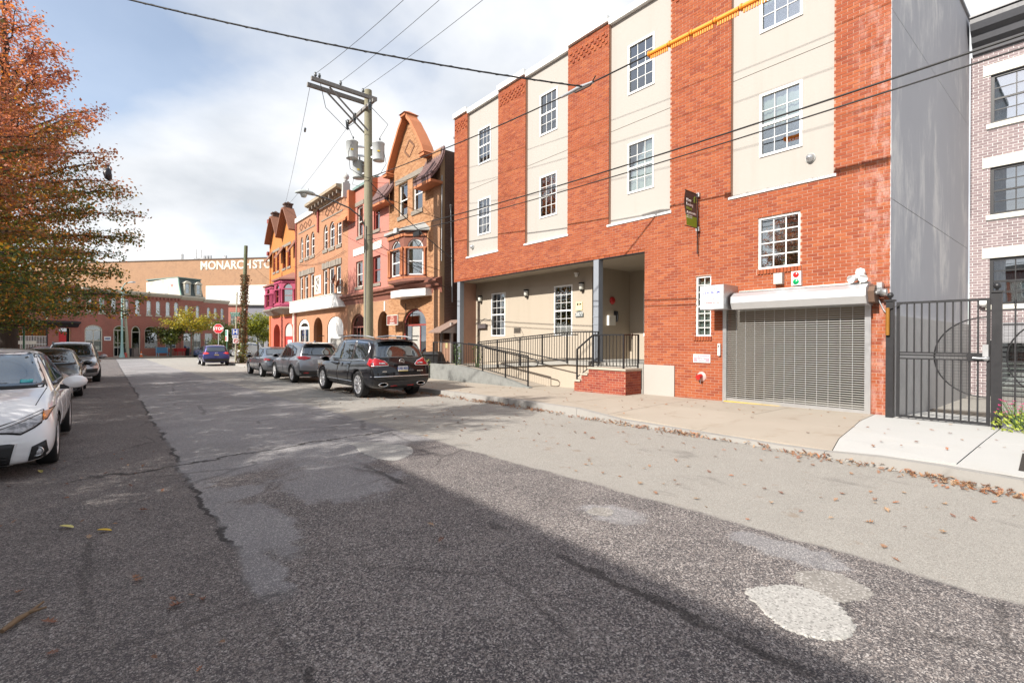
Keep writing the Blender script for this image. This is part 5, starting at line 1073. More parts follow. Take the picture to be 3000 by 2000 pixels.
    for a in (31.1, 32.55):
        for z in (-0.1, 0.35, 0.8): q = MB(); q.box(HX+0.13,HX+0.139,a,a+0.3,z,z+0.33); q.build('door_panel', plain('pale_door_panel', (0.55,0.54,0.50), 0.6), d)
    for y in (34.05, 30.35): q = MB(); q.tube([(HX-0.01,y,1.75),(HX-0.35,y,1.75)], 0.03, 6); q.build('spout', BLACKM, t)
    for y, z, s in ((30.82,5.24,'upper left'),(30.12,4.95,'lower right')):
        dsh = thing('satellite_dish', 'rusty brown satellite dish on the orange wall, the %s of the two' % s, 'satellite dish', group='satellite dishes on the orange house')
        q = MB(); q.lathe([(0.0,0.06),(0.20,0.045),(0.36,0.0),(0.35,-0.012),(0.19,0.033)], 18, (0,0,0), 'x'); me = q.mesh('dish', plain('rusty_brown', (0.17,0.075,0.05), 0.6)); o = link('dish', me, dsh, (HX-0.5, y, z), (0, R(18), R(-28)))
        q = MB(); q.tube([(HX-0.44,y,z),(HX-0.2,y,z-0.25),(HX-0.01,y,z-0.28)], 0.025, 6); q.build('bracket', STEEL, dsh); q = MB(); q.tube([(HX-0.45,y+0.05,z-0.25),(HX-0.95,y-0.2,z-0.02)], 0.015, 6); q.box(HX-1.0,HX-0.92,y-0.25,y-0.16,z-0.05,z+0.03); q.build('feed_arm', STEEL, dsh)
def house_magenta():
    t = thing('turreted_house', 'bright orange house with magenta bay windows and two steep gables at the corner', 'house')
    y0, y1, zb = 40.51, 48.30, -0.75
    g = lambda c: [(c+1.9,10.0),(c+1.2,10.9),(c+0.45,11.75),(c+0.22,12.0),(c-0.22,12.0),(c-0.45,11.75),(c-1.2,10.9),(c-1.9,10.0)]
    outer = [(y0,3.4),(y1,3.4),(y1,9.9)]+[(p[0]-0.0, p[1]) for p in g(46.35)]+g(42.8)[0:]+[(y0,9.9)]
    outer = [(y0,3.4),(y1,3.4),(y1,9.95)]+g(46.38)+[(44.60,10.0)][:0]+g(42.55)+[(y0,9.95)]
    wins = [rect_pts(a,b,7.45,9.15) for a, b in ((42.02,42.98),(43.42,44.43),(45.45,46.3),(46.7,47.5))]
    mb = MB(); wall(mb, outer, wins, HX, 0.22); mb.box(HX+0.23,20,y0,y1,9.2,9.6); mb.box(HX+0.23,20,y1-0.25,y1,zb,9.9); mb.build('wall', ORANGEP, t)
    ar = [arch_pts(41.46,43.80,-0.55,2.18,2.85,10), arch_pts(45.17,47.24,-0.55,2.1,2.81,10)]
    mb = MB(); wall(mb, rect_pts(y0,y1,zb,3.398), ar, HX, 0.22); mb.build('shop_wall', REDP, t)
    for h in wins: window(t, HX+0.10, h[0][0], h[1][0], 7.45, 9.15, OXRED, GLASS, 1, 2, 0.09, True, 0.07); q = MB(); q.box(HX-0.05,HX+0.1,h[0][0]-0.06,h[1][0]+0.06,7.25,7.44); q.build('sill', STONE, t)
    for a, b in ((41.9,44.5),(45.3,47.6)): q = MB(); q.box(HX-0.03,HX+0.1,a,b,9.18,9.40); q.build('lintel', STONE, t)
    brn = plain('brown_slate_gable', (0.20,0.085,0.05), 0.7, var=0.2)
    for c in (42.55, 46.38):
        coping_strip(t, [(p[0], p[1]+0.01) for p in g(c)], brn, HX-0.55, HX+0.3, 0.14)
        q = MB(); q.box(HX-0.35,HX+0.2,c-0.26,c+0.26,12.12,12.42); q.box(HX-0.42,HX+0.26,c-0.34,c+0.34,12.42,12.52); q.hexa([(HX-0.3,c-0.24,12.52),(HX+0.14,c-0.24,12.52),(HX+0.14,c+0.24,12.52),(HX-0.3,c+0.24,12.52)],[(HX-0.1,c-0.03,12.70),(HX-0.06,c-0.03,12.70),(HX-0.06,c+0.03,12.70),(HX-0.1,c+0.03,12.70)]); q.build('chimney_cap', plain('dark_brown_cap', (0.10,0.055,0.04), 0.8), t)
    for a, b in ((40.52,41.35),(43.95,45.0),(47.7,48.6)): skirt(t, a, b, 8.45, 9.95, 0.55, brn, tiles=False)
    for z, yv in ((9.1,48.5),(10.4,48.42),(11.2,48.4),(12.0,48.4)): q = MB(); q.box(HX-0.25,HX+0.35,yv-0.12,yv+0.30,z,z+0.32); q.build('corner_kneeler', OXRED, t)
    q = MB(); q.tube([(HX,48.38,zb),(HX,48.38,11.9)], [0.12,0.09], 8); q.build('corner_shaft', ORANGEP, t)
    rf = plain('brown_bay_roof', (0.23,0.10,0.075), 0.75, var=0.2)
    bay(t, [(HX,40.80),(10.55,41.55),(10.55,43.55),(HX,44.30)], 4.20, 6.12, MAGENTA, [(5.45,5.92,4.42,0.18),(5.45,5.92,4.42,0.42),(5.45,5.92,4.42,0.18)], 6.85, rf, glass=GLASS_SKY, wm=OXRED)
    bay(t, [(HX,44.55),(10.75,45.2),(10.75,47.5),(HX,48.25)], 4.10, 5.95, MAGENTA, [(5.35,5.80,4.3,0.16),(5.35,5.80,4.3,0.6),(5.35,5.80,4.3,0.16)], 6.45, rf, glass=GLASS_SKY, wm=OXRED)
    for plan in ([(HX-0.003,40.6),(10.35,41.4),(10.35,43.7),(HX-0.003,44.45)], [(HX-0.003,44.5),(10.6,45.1),(10.6,47.7),(HX-0.003,48.5)]):
        c = (HX, (plan[0][1]+plan[-1][1])/2); q = MB(); n = 4
        vs = [(p[0],p[1],4.06) for p in plan]+[(p[0],p[1],3.95) for p in plan]+[(c[0]+(p[0]-c[0])*0.45, c[1]+(p[1]-c[1])*0.55, 3.55) for p in plan]
        q.add(vs, [(0,1,2,3)]+[(i,i+1,i+5,i+4) for i in range(3)]+[(i+4,i+5,i+9,i+8) for i in range(3)]+[(8,9,10,11)]); q.build('corbel', STONE, t, fix=True)
    porch_arch(t, 45.17, 47.24, -0.55, 2.1, 2.81, REDP, (45.5,46.6,1.4), 1.2, OXRED)
    q = MB(); q.box(HX+0.10,HX+0.16,41.5,43.75,-0.55,1.75); d = q.build('door_frame', plain('signal_red_paint', (0.45,0.04,0.035), 0.6), t)
    q = MB(); q.box(HX+0.08,HX+0.099,41.95,43.1,-0.3,1.45); q.build('posters', plain('pale_blue_posters', (0.45,0.58,0.66), 0.6, var=0.35, scale=5), d)
    q = MB(); q.prism(arch_pts(41.5,43.76,1.76,2.18,2.82,10), HX+0.10, HX+0.16, 'x'); q.build('fanlight_board', plain('grey_board', (0.42,0.42,0.40), 0.7), d)
    q = MB(); q.box(HX-0.05,HX-0.002,41.2,41.35,2.7,3.55); q.tube([(HX-0.08,40.75,-0.6),(HX-0.08,40.75,4.0)], 0.05, 8); q.build('rain_pipe', OFFWHITE, t)
house_ochre(); house_salmon(); house_twin(); house_magenta()
def row_fixtures():
    t = thing('rent_sign', 'hanging dark red sign reading FOR RENT beside the arched doorway', 'sign'); y0, y1, x = 22.12, 23.25, 10.95
    q = MB(); q.box(x-0.02,x+0.02,y0,y1,2.26,2.70); q.build('board', plain('dark_red_board', (0.22,0.05,0.035), 0.6), t)
    q = MB(); 
    for a in ((y0-0.03,y0),(y1,y1+0.03)): q.box(x-0.03,x+0.03,a[0],a[1],2.23,2.73)
    q.box(x-0.03,x+0.03,y0,y1,2.701,2.73); q.box(x-0.03,x+0.03,y0,y1,2.23,2.259); q.build('frame', OFFWHITE, t)
    pr = plain('peach_print', (0.62,0.38,0.30), 0.6); text('FOR', 0.17, pr, t, (x-0.022,22.69,2.61), bold=0.03); text('RENT', 0.19, pr, t, (x-0.022,22.69,2.455), bold=0.03); text('215 555 0142', 0.09, WHITE, t, (x-0.022,22.69,2.32), bold=0.02) if False else text('APARTMENTS', 0.085, WHITE, t, (x-0.022,22.69,2.32), bold=0.02)
    q = MB(); q.tube([(HX,22.1,2.80),(x,22.1,2.78)], 0.018, 6); q.tube([(HX,22.08,1.2),(HX-0.05,22.08,3.3)], 0.014, 6); q.build('bracket', BLACKM, t)
    # alley gate with its little roof
    t = thing('alley_door', 'wooden alley door under a small shingled canopy roof by the ochre house', 'door'); X = 11.42
    q = MB(); q.hexa([(X-0.55,17.95,1.80),(X+0.55,17.95,2.32),(X+0.55,19.0,2.32),(X-0.55,19.0,1.80)], [(X-0.55,17.95,1.86),(X+0.55,17.95,2.40),(X+0.55,19.0,2.40),(X-0.55,19.0,1.86)]); q.build('canopy', plain('wood_shingle', (0.22,0.15,0.12), 0.85, var=0.3, scale=14, bump=0.4), t)
    q = MB(); q.prism([(X-0.5,1.80),(X+0.5,2.30),(X+0.5,1.80)], 17.96, 18.0, 'y'); q.build('canopy_side', plain('grey_boards', (0.30,0.27,0.25), 0.8), t)
    q = MB(); q.box(X-0.02,X+0.08,17.98,18.10,-0.2,2.25); q.box(X-0.02,X+0.08,18.78,18.88,-0.2,1.85); q.build('door_frame', plain('grey_boards', (0.30,0.27,0.25), 0.8), t)
    b = MB(); b.box(-0.015,0.015,-0.064,0.064,0,1.62); me = b.mesh('board', plain('pinkish_wood', (0.36,0.20,0.13), 0.8, var=0.2, scale=8))
    for k in range(5): link('board', me, t, (X+0.06, 18.17+k*0.135, -0.1))
    q = MB(); q.box(X+0.03,X+0.04,18.35,18.55,1.15,1.40); q.build('notice', plain('yellow_paper', (0.6,0.52,0.25), 0.7), t)
    f = thing('wooden_fence', 'tall weathered board fence closing the alley beside the entrance wall', 'fence'); rg = random.Random(5)
    b = MB(); b.box(-0.012,0.012,-0.067,0.067,0,2.35); me = b.mesh('board', WOODG)
    for k in range(9): link('board', me, f, (12.6+k*0.02, 17.72+k*0.14, -0.15+rg.uniform(-0.03,0.03)))
    q = MB(); q.box(12.63,12.70,17.7,19.0,0.4,0.5); q.box(12.63,12.70,17.7,19.0,1.7,1.8); q.build('rail', WOODG, f)
    for (x, y, d, n_, tint) in [(10.2,17.95,'at the left end of the front railing',70,(0.20,0.22,0.06)),(11.0,16.9,'behind the ramp railing by the left column',160,(0.10,0.15,0.05)),(11.1,15.6,'growing between the two ramp railings',60,(0.14,0.17,0.05))]:
        p = thing('weed_clump', 'straggly green weed '+d, 'weed', (x, y, 0.4 if x > 10.5 else -0.1), group='weeds around the ramp'); lf, st, fl = MB(), MB(), MB()
        for k in range(n_):
            a, r, h = random.uniform(0,6.28), 0.28*math.sqrt(random.random()), random.uniform(0.05,0.95); c = Vector((r*math.cos(a)*0.5, r*math.sin(a), h)); s = random.uniform(0.025,0.06)
            nn = Vector((random.uniform(-1,1),random.uniform(-1,1),random.uniform(0,1))).normalized(); u = nn.orthogonal().normalized()*s; v = nn.cross(u)*0.5; lf.add([c-u,c-v,c+u,c+v], [(0,1,2,3)])
            if k % 9 == 0: st.tube([(c.x*0.2,c.y*0.3,0),(c.x*0.7,c.y*0.7,c.z*0.6),tuple(c)], 0.006, 4)
        lf.build('leaves', plain('weed_green_%d' % n_, tint, 0.7, var=0.4, scale=30), p, fix=False); st.build('stems', plain('stem_green', (0.06,0.12,0.03), 0.7), p)
row_fixtures()

# ------------------------------------------------------------ vehicles
def paint_mat(name, col, metal=0.0, flake=0.0, rough=0.28):
    b = NB(name); p = b.pos(); c = b.mix(b.noise(p, 2.5, 4, 0.6), tuple(x*0.93 for x in col), col)
    dust = b.math('MULTIPLY', b.step(b.sep(b.obj())[2], 0.75, 0.25), b.noise(p, 9, 4, 0.65)); c = b.mix(b.math('MULTIPLY', dust, 0.16 if sum(col) > 0.3 else 0.05), c, (0.16,0.145,0.13))
    return b.end(b.pbsdf(c, b.math('MULTIPLY_ADD', b.noise(p, 14, 3), 0.06, rough), None, metal, coat=1.0, spec=0.5 if sum(col) > 0.1 else 0.15))
def car_glass(name, deep=(0.010,0.013,0.016), k=0.12):
    b = NB(name); lw = b.n('ShaderNodeLayerWeight'); lw.inputs[0].default_value = 0.5
    f = b.math('MULTIPLY_ADD', lw.outputs['Fresnel'], 0.75, k, clamp=True)
    d = b.n('ShaderNodeBsdfDiffuse'); d.inputs[0].default_value = deep+(1,); g = b.n('ShaderNodeBsdfGlossy'); g.inputs['Roughness'].default_value = 0.03; g.inputs[0].default_value = (0.86,0.93,1.0,1)
    m = b.n('ShaderNodeMixShader'); b.set(m.inputs[0], f); b.nt.links.new(d.outputs[0], m.inputs[1]); b.nt.links.new(g.outputs[0], m.inputs[2]); return b.end(m.outputs[0])
CGLASS = car_glass('car_glass'); CGLASS_B = car_glass('car_glass_sky_painted', (0.025,0.06,0.115), 0.10)  # blue base colour stands in for the sky mirrored in the glass
TRIM = plain('black_plastic', (0.018,0.018,0.019), 0.55, var=0.15, bump=0.1); GAP = plain('panel_gap', (0.006,0.006,0.006), 0.8)
CHROME = plain('chrome', (0.72,0.72,0.73), 0.12, metal=1.0, var=0.02); RIM = plain('alloy_rim', (0.70,0.70,0.71), 0.35, metal=0.35, var=0.08); WELL = plain('wheel_well', (0.008,0.008,0.008), 0.95)
def lamp_mat(name, a, b_, sc=60):
    b = NB(name); p = b.pos(); c = b.mix(b.step(b.noise(p, sc, 3, 0.7), 0.4, 0.6), a, b_); return b.end(b.pbsdf(c, 0.15, b.bump(b.noise(p, sc, 2), 0.15, 0.01), 0.0, coat=0.5))
RED_L = lamp_mat('red_lamp', (0.30,0.004,0.009), (0.40,0.008,0.014)); CLEAR_L = lamp_mat('clear_lamp', (0.20,0.20,0.21), (0.50,0.50,0.52), 9); AMBER_L = lamp_mat('amber_lamp', (0.48,0.14,0.02), (0.55,0.20,0.05)); SMOKE_L = lamp_mat('smoked_lamp', (0.02,0.02,0.02), (0.12,0.12,0.13), 25)
PLATE = plain('plate_white', (0.60,0.62,0.64), 0.5); PRINT_B = plain('plate_blue_print', (0.03,0.06,0.25), 0.5)
SEDAN = [(-2.32,.50,.62,.70,.66,.74,.72,.58),(-2.28,.34,.78,.90,.76,.85,.83,.70),(-2.15,.30,.92,1.02,.79,.875,.845,.72),(-1.85,.27,.95,1.06,.81,.887,.845,.70),(-1.55,.25,.95,1.12,.82,.89,.845,.66),
 (-1.15,.23,.935,1.32,.82,.89,.84,.60),(-.75,.22,.925,1.43,.82,.89,.835,.585),(-.2,.22,.91,1.455,.82,.89,.83,.59),(.25,.22,.90,1.435,.82,.888,.83,.59),(.6,.22,.895,1.33,.82,.887,.83,.60),
 (.95,.22,.89,1.09,.82,.886,.825,.66),(1.15,.22,.885,.975,.82,.886,.825,.72),(1.4,.22,.87,.935,.82,.886,.82,.68),(1.8,.22,.81,.875,.82,.88,.80,.62),(2.08,.22,.72,.78,.80,.855,.76,.56),(2.23,.22,.60,.66,.74,.79,.69,.50),(2.31,.26,.48,.54,.64,.66,.56,.42)]
SUV = [(-2.56,.50,.62,.70,.74,.84,.82,.68),(-2.53,.38,.82,.93,.84,.945,.93,.78),(-2.45,.33,1.00,1.08,.88,.97,.945,.80),(-2.36,.30,1.05,1.24,.90,.98,.945,.755),(-2.20,.28,1.06,1.60,.91,.988,.94,.705),(-2.05,.26,1.06,1.70,.91,.99,.935,.685),
 (-1.5,.25,1.04,1.745,.92,.995,.93,.69),(-.5,.24,1.01,1.77,.92,.992,.92,.70),(.3,.24,.99,1.75,.92,.988,.915,.69),(.7,.24,.98,1.68,.92,.987,.915,.67),(1.05,.24,.98,1.38,.92,.987,.915,.70),(1.32,.24,.98,1.12,.92,.986,.915,.79),
 (1.6,.24,.97,1.06,.92,.985,.91,.76),(2.1,.26,.92,1.00,.91,.965,.87,.70),(2.38,.28,.84,.91,.86,.91,.80,.62),(2.51,.32,.70,.77,.76,.80,.70,.52),(2.56,.40,.58,.64,.64,.67,.58,.42)]
def loft(stations, sx=1.0, sy=1.0, sz=1.0, crown=0.025):
    rings = []
    for y, zb, zsh, zt, wl, wm, ws, wt in stations:
        h = zsh-zb; zt2 = max(zt, zsh+0.03)
        P = [(0,zb),(wl*0.8,zb),(wl,zb+0.05),(wm-0.005,zb+h*0.38),(wm,zb+h*0.70),(ws+0.012,zsh-0.03),(ws-0.035,zsh+0.012)]
        k = min(0.07, (zt2-zsh)*0.45); P += [(wt+0.03,zt2-k),(wt-0.06,zt2-k*0.12),(wt*0.5,zt2+crown*0.75),(0,zt2+crown)]
        full = [(x*sx,y*sy,z*sz) for x,z in P]+[(-x*sx,y*sy,z*sz) for x,z in P[-2:0:-1]]; rings.append(full)
    return rings
def body_mesh(stations, sx, sy, sz, wheels, rw, mat_, name='body'):
    rings = loft(stations, sx, sy, sz); n = len(rings[0]); mb = MB(); vs = [p for r in rings for p in r]
    fs = [(i*n+k, i*n+(k+1)%n, (i+1)*n+(k+1)%n, (i+1)*n+k) for i in range(len(rings)-1) for k in range(n)]
    c0, c1 = [tuple(sum(p[j] for p in rings[e])/n for j in range(3)) for e in (0,-1)]; b = len(vs); vs += [c0, c1]
    fs += [((k+1)%n, k, b) for k in range(n)]+[((len(rings)-1)*n+k, (len(rings)-1)*n+(k+1)%n, b+1) for k in range(n)]
    mb.add(vs, fs, 0, True); me = mb.mesh('cage', [mat_, WELL]); o = bpy.data.objects.new('cage', me); COL.objects.link(o)
    m = o.modifiers.new('s', 'SUBSURF'); m.levels = 2; m.render_levels = 2
    dg = bpy.context.evaluated_depsgraph_get(); full = bpy.data.meshes.new_from_object(o.evaluated_get(dg)); bv = BVHTree.FromPolygons([v.co.copy() for v in full.vertices], [tuple(p.vertices) for p in full.polygons])
    cut = MB(); xw = max(p[0] for p in vs)
    for y, z in wheels:
        for s in (-1, 1): a, b_ = sorted((s*(xw-0.34), s*(xw+0.2))); cut.lathe([(rw*1.12,a),(rw*1.12,b_)], 28, (0,y,z), 'x')
    cm = cut.mesh('cut', [mat_, WELL]); 
    for p in cm.polygons: p.material_index = 1
    c = bpy.data.objects.new('cut', cm); COL.objects.link(c); bo = o.modifiers.new('b', 'BOOLEAN'); bo.object = c; bo.operation = 'DIFFERENCE'; bo.solver = 'FAST' if False else 'EXACT'
    dg = bpy.context.evaluated_depsgraph_get(); dg.update(); res = bpy.data.meshes.new_from_object(o.evaluated_get(dg)); res.name = name
    for q in (o, c): bpy.data.objects.remove(q)
    for m_ in (me, cm): bpy.data.meshes.remove(m_)
    res.materials.clear(); res.materials.append(mat_); res.materials.append(WELL)
    for p in res.polygons:
        c_ = p.center; inw = any(abs(math.hypot(c_.y-y, c_.z-z)-rw*1.12) < 0.02*rw*1.12+0.006 or math.hypot(c_.y-y, c_.z-z) < rw*1.1 for y, z in wheels) and abs(c_.x) < xw+0.01 and (abs(p.normal.x) < 0.5 or abs(abs(c_.x)-(xw-0.34)) < 0.01)
        rad = min(math.hypot(c_.y-y, c_.z-z) for y, z in wheels); p.material_index = 1 if (inw and rad < rw*1.125) else 0
        p.use_smooth = p.material_index == 0
    return res, bv
AX = {'L': ((-1,0,0), lambda a,b: (-4,a,b)), 'R': ((1,0,0), lambda a,b: (4,a,b)), 'F': ((0,1,0), lambda a,b: (a,6,b)), 'B': ((0,-1,0), lambda a,b: (a,-6,b)), 'T': ((0,0,1), lambda a,b: (a,b,4))}
def patch(bv, ax, poly, m, parent, name, off=0.006, g=0.07, edge=0.012):
    """a panel that follows the body: outline drawn in elevation, dropped onto the surface"""
    nrm, at = AX[ax]; bm = bmesh.new(); vv = [bm.verts.new((p[0],p[1],0)) for p in poly]; f = bm.faces.new(vv); bmesh.ops.triangulate(bm, faces=[f])
    for k in (0, 1):
        lo, hi = min(p[k] for p in poly), max(p[k] for p in poly); c = lo+g*0.5
        while c < hi:
            no = (1,0,0) if k == 0 else (0,1,0); co = (c,0,0) if k == 0 else (0,c,0)
            bmesh.ops.bisect_plane(bm, geom=bm.verts[:]+bm.edges[:]+bm.faces[:], plane_co=co, plane_no=no); c += g
    d = -Vector(nrm)
    for v in bm.verts:
        o = Vector(at(v.co.x, v.co.y)); h, n, _, _ = bv.ray_cast(o, d)
        if h is None:
            h, n, _, _ = bv.find_nearest(o+d*(o.length-0.5)); 
        if n.dot(d) > 0: n = -n
        v.co = h+n*off
    bm.normal_update()
    be = [e for e in bm.edges if len(e.link_faces) == 1]; r = bmesh.ops.extrude_edge_only(bm, edges=be)
    for v in [x for x in r['geom'] if isinstance(x, bmesh.types.BMVert)]: v.co += d*edge
    bmesh.ops.recalc_face_normals(bm, faces=bm.faces); me = bpy.data.meshes.new(name); bm.to_mesh(me); bm.free(); me.materials.append(m)
    for p in me.polygons: p.use_smooth = True
    o = link(name, me, parent); return o
def grow(poly, d):
    c = (sum(p[0] for p in poly)/len(poly), sum(p[1] for p in poly)/len(poly)); out = []; n = len(poly)
    area = sum(poly[i][0]*poly[(i+1)%n][1]-poly[(i+1)%n][0]*poly[i][1] for i in range(n)); s = 1 if area > 0 else -1
    for i in range(n):
        a, b, e = Vector(poly[i-1]), Vector(poly[i]), Vector(poly[(i+1)%n]); d1 = (b-a).normalized(); d2 = (e-b).normalized(); n1 = Vector((d1.y,-d1.x)); n2 = Vector((d2.y,-d2.x)); m = (n1+n2); m = m/max(0.4, m.length_squared)*2*0.5 if m.length > 1e-6 else n1
        m = m.normalized()*min(1.6, 1/max(0.5, math.sqrt(max(0.01,(1+n1.dot(n2))/2)))); out.append((b.x+m.x*d*s, b.y+m.y*d*s))
    return out
def mirror(poly, ax): return [(-p[0], p[1]) for p in poly] if ax in 'FBT' else poly
WHEELS = {}
def wheel(parent, x, y, r, w, spokes=10, rimm=None, name='wheel'):
    rimm = rimm or RIM; key = (round(r,3), round(w,3), spokes, rimm.name)
    if key not in WHEELS:
        t = MB(); t.lathe([(r*0.66,-w*0.42),(r*0.72,-w*0.48),(r*0.93,-w*0.5),(r*0.985,-w*0.42),(r,-w*0.25),(r,w*0.25),(r*0.985,w*0.42),(r*0.93,w*0.5),(r*0.72,w*0.48),(r*0.66,w*0.42)], 36, (0,0,0), 'x', cap=False)
        q = MB(); q.lathe([(r*0.70,-w*0.40),(r*0.68,-w*0.46),(r*0.645,-w*0.44),(r*0.62,-w*0.1),(r*0.62,w*0.4),(r*0.70,w*0.4)], 36, (0,0,0), 'x', cap=False); q.lathe([(r*0.12,-w*0.40),(r*0.17,-w*0.34),(r*0.17,0)], 16, (0,0,0), 'x'); q.lathe([(0,-w*0.42),(r*0.10,-w*0.405),(r*0.12,-w*0.40)], 16, (0,0,0), 'x')
        for k in range(spokes):
            a = 2*math.pi*k/spokes; 
            def pt(rad, da, xx): return (xx, rad*math.cos(a+da), rad*math.sin(a+da))
            hw = 1.5/spokes; q.hexa([pt(r*0.14,-hw*1.5,-w*0.30),pt(r*0.14,hw*1.5,-w*0.30),pt(r*0.66,hw*0.95,-w*0.34),pt(r*0.66,-hw*0.95,-w*0.34)], [pt(r*0.14,-hw*1.2,-w*0.38),pt(r*0.14,hw*1.2,-w*0.38),pt(r*0.66,hw*0.72,-w*0.43),pt(r*0.66,-hw*0.72,-w*0.43)])
        d = MB(); d.lathe([(0,-w*0.05),(r*0.62,-w*0.05)], 24, (0,0,0), 'x')
        WHEELS[key] = (t.mesh('tyre', RUBBER), q.mesh('rim', rimm), d.mesh('brake_disc', WELL))
    ms = WHEELS[key]; o = link(name, ms[0], parent, (x,y,r), (0,0,0 if x < 0 else math.pi)); link('rim', ms[1], o); link('brake_disc', ms[2], o); return o
def mirror_part(parent, x, y, z, m, s=1.0):
    sg = 1 if x > 0 else -1; q = MB(); q.lathe([(0.0,-0.10*s),(0.06*s,-0.085*s),(0.085*s,-0.02*s),(0.085*s,0.05*s),(0.07*s,0.085*s)], 12, (0,0,0), 'y'); 
    for i, v in enumerate(q.v): q.v[i] = (v[0]*1.45+x+sg*0.10*s, -v[1]+y, v[2]*0.95+z)
    o = q.build('mirror', m, parent); q = MB(); q.box(min(x-sg*0.05,x+sg*0.05), max(x-sg*0.05,x+sg*0.05), y-0.01, y+0.05, z-0.085*s, z-0.03*s); q.build('mirror_stalk', TRIM, o)
    q = MB(); q.lathe([(0,0.0),(0.066*s,0.0)], 12, (0,0,0), 'y')
    for i, v in enumerate(q.v): q.v[i] = (v[0]*1.4+x+sg*0.10*s, y-0.088*s, v[2]*0.9+z)
    q.build('mirror_glass', CGLASS_B, o, fix=False); return o
def vehicle(name, label, cat, loc, rz, st, size, base, axles, rw, paint, side, front=(), rear=(), doors=(), handles=(), tw=0.225, spokes=10, rimm=None, arch_trim=False, mirrors=None, glass=None, extra=None, group=None, windscreen=None, backlight=None, gv=None):
    """base: (L,W,H) of the template; size: of this car"""
    glass = glass or CGLASS; t = thing(name, label, cat, loc, rz, group); sx, sy, sz = size[1]/base[1], size[0]/base[0], size[2]/base[2]
    wl = [(y, rw) for y in axles]; me, bv = body_mesh(st, sx, sy, sz, wl, rw, paint); body = link('body', me, t)
    xo = size[1]/2-tw/2-0.015
    for y in axles:
        for s in (-1, 1): wheel(t, s*xo, y, rw, tw, spokes, rimm)
    for nm, poly in side:
        for ax in 'LR': 
            m = glass if 'window' in nm else {'skirt': TRIM, 'moulding': CHROME, 'red_lamp': RED_L}.get(nm, TRIM)
            if nm == 'window': fr = patch(bv, ax, grow(poly, 0.028), TRIM if gv is None else gv, t, 'window_frame', 0.004); patch(bv, ax, poly, m, fr, 'window', 0.008)
            else: patch(bv, ax, poly, m, t, {'red_lamp':'tail_light'}.get(nm, nm), 0.007)
    for poly in doors:
        for ax in 'LR':
            g = patch(bv, ax, grow(poly, 0.006), GAP, t, 'door_gap', 0.0015, 0.10, 0.01); patch(bv, ax, poly, paint, t, 'door', 0.004, 0.10, 0.008); bpy.data.objects.remove(g) if False else None
    for y, z in handles:
        for ax, s in (('L',-1),('R',1)):
            h, n, _, _ = bv.ray_cast(Vector((s*4,y,z)), Vector((-s,0,0)))
            if h: q = MB(); q.tube([(h.x+s*0.005,y-0.09,z),(h.x+s*0.04,y-0.05,z+0.003),(h.x+s*0.04,y+0.05,z+0.003),(h.x+s*0.005,y+0.09,z)], 0.013, 6); q.build('door_handle', paint, t)
    if windscreen: fr = patch(bv, 'F', grow(windscreen, 0.03), TRIM, t, 'windscreen_seal', 0.003); patch(bv, 'F', windscreen, glass, t, 'windscreen', 0.007)
    if backlight: fr = patch(bv, 'B', grow(backlight, 0.025), TRIM, t, 'rear_window_seal', 0.003); patch(bv, 'B', backlight, glass, t, 'rear_window', 0.007)
    for ax, lst in (('F', front), ('B', rear)):
        for nm, poly, m, both, off in lst:
            patch(bv, ax, poly, m, t, nm, off, 0.06)
            if both: patch(bv, ax, mirror(poly, ax), m, t, nm, off, 0.06)
    if arch_trim:
        for y in axles:
            for s in (-1, 1):
                pts = []
                for a in np.linspace(R(-12), R(192), 22):
                    yy, zz = y+rw*1.15*math.cos(a), rw+rw*1.15*math.sin(a); h, n, _, _ = bv.ray_cast(Vector((s*4,yy,max(zz,0.3))), Vector((-s,0,0))); pts.append(((h.x if h else s*size[1]/2)+s*0.004, yy, zz))
                q = MB(); q.tube(pts, 0.032, 6); q.build('arch_trim', TRIM, t)
    if mirrors:
        for s in (-1, 1): mirror_part(t, s*mirrors[0], mirrors[1], mirrors[2], paint if not arch_trim else paint, mirrors[3] if len(mirrors) > 3 else 1.0)
    if extra: extra(t, bv)
    return t
def plate(t, y, z, s=-1, txt='', m=PLATE, ang=0.0):
    q = MB(); q.box(-0.152,0.152,-0.006,0.006,-0.076,0.076); o = q.build('licence_plate', m, t, loc=(0,y,z)); o.rotation_euler = (ang, 0, 0 if s < 0 else math.pi)
    if txt: x = text(txt, 0.085, PRINT_B, o, (0,-0.008,0.0), (R(90),0,0), 0.001, 0.03)
    q = MB(); q.box(-0.15,0.15,-0.0075,-0.0062,-0.074,-0.054); q.build('plate_band', plain('plate_yellow', (0.6,0.45,0.08), 0.5), o)

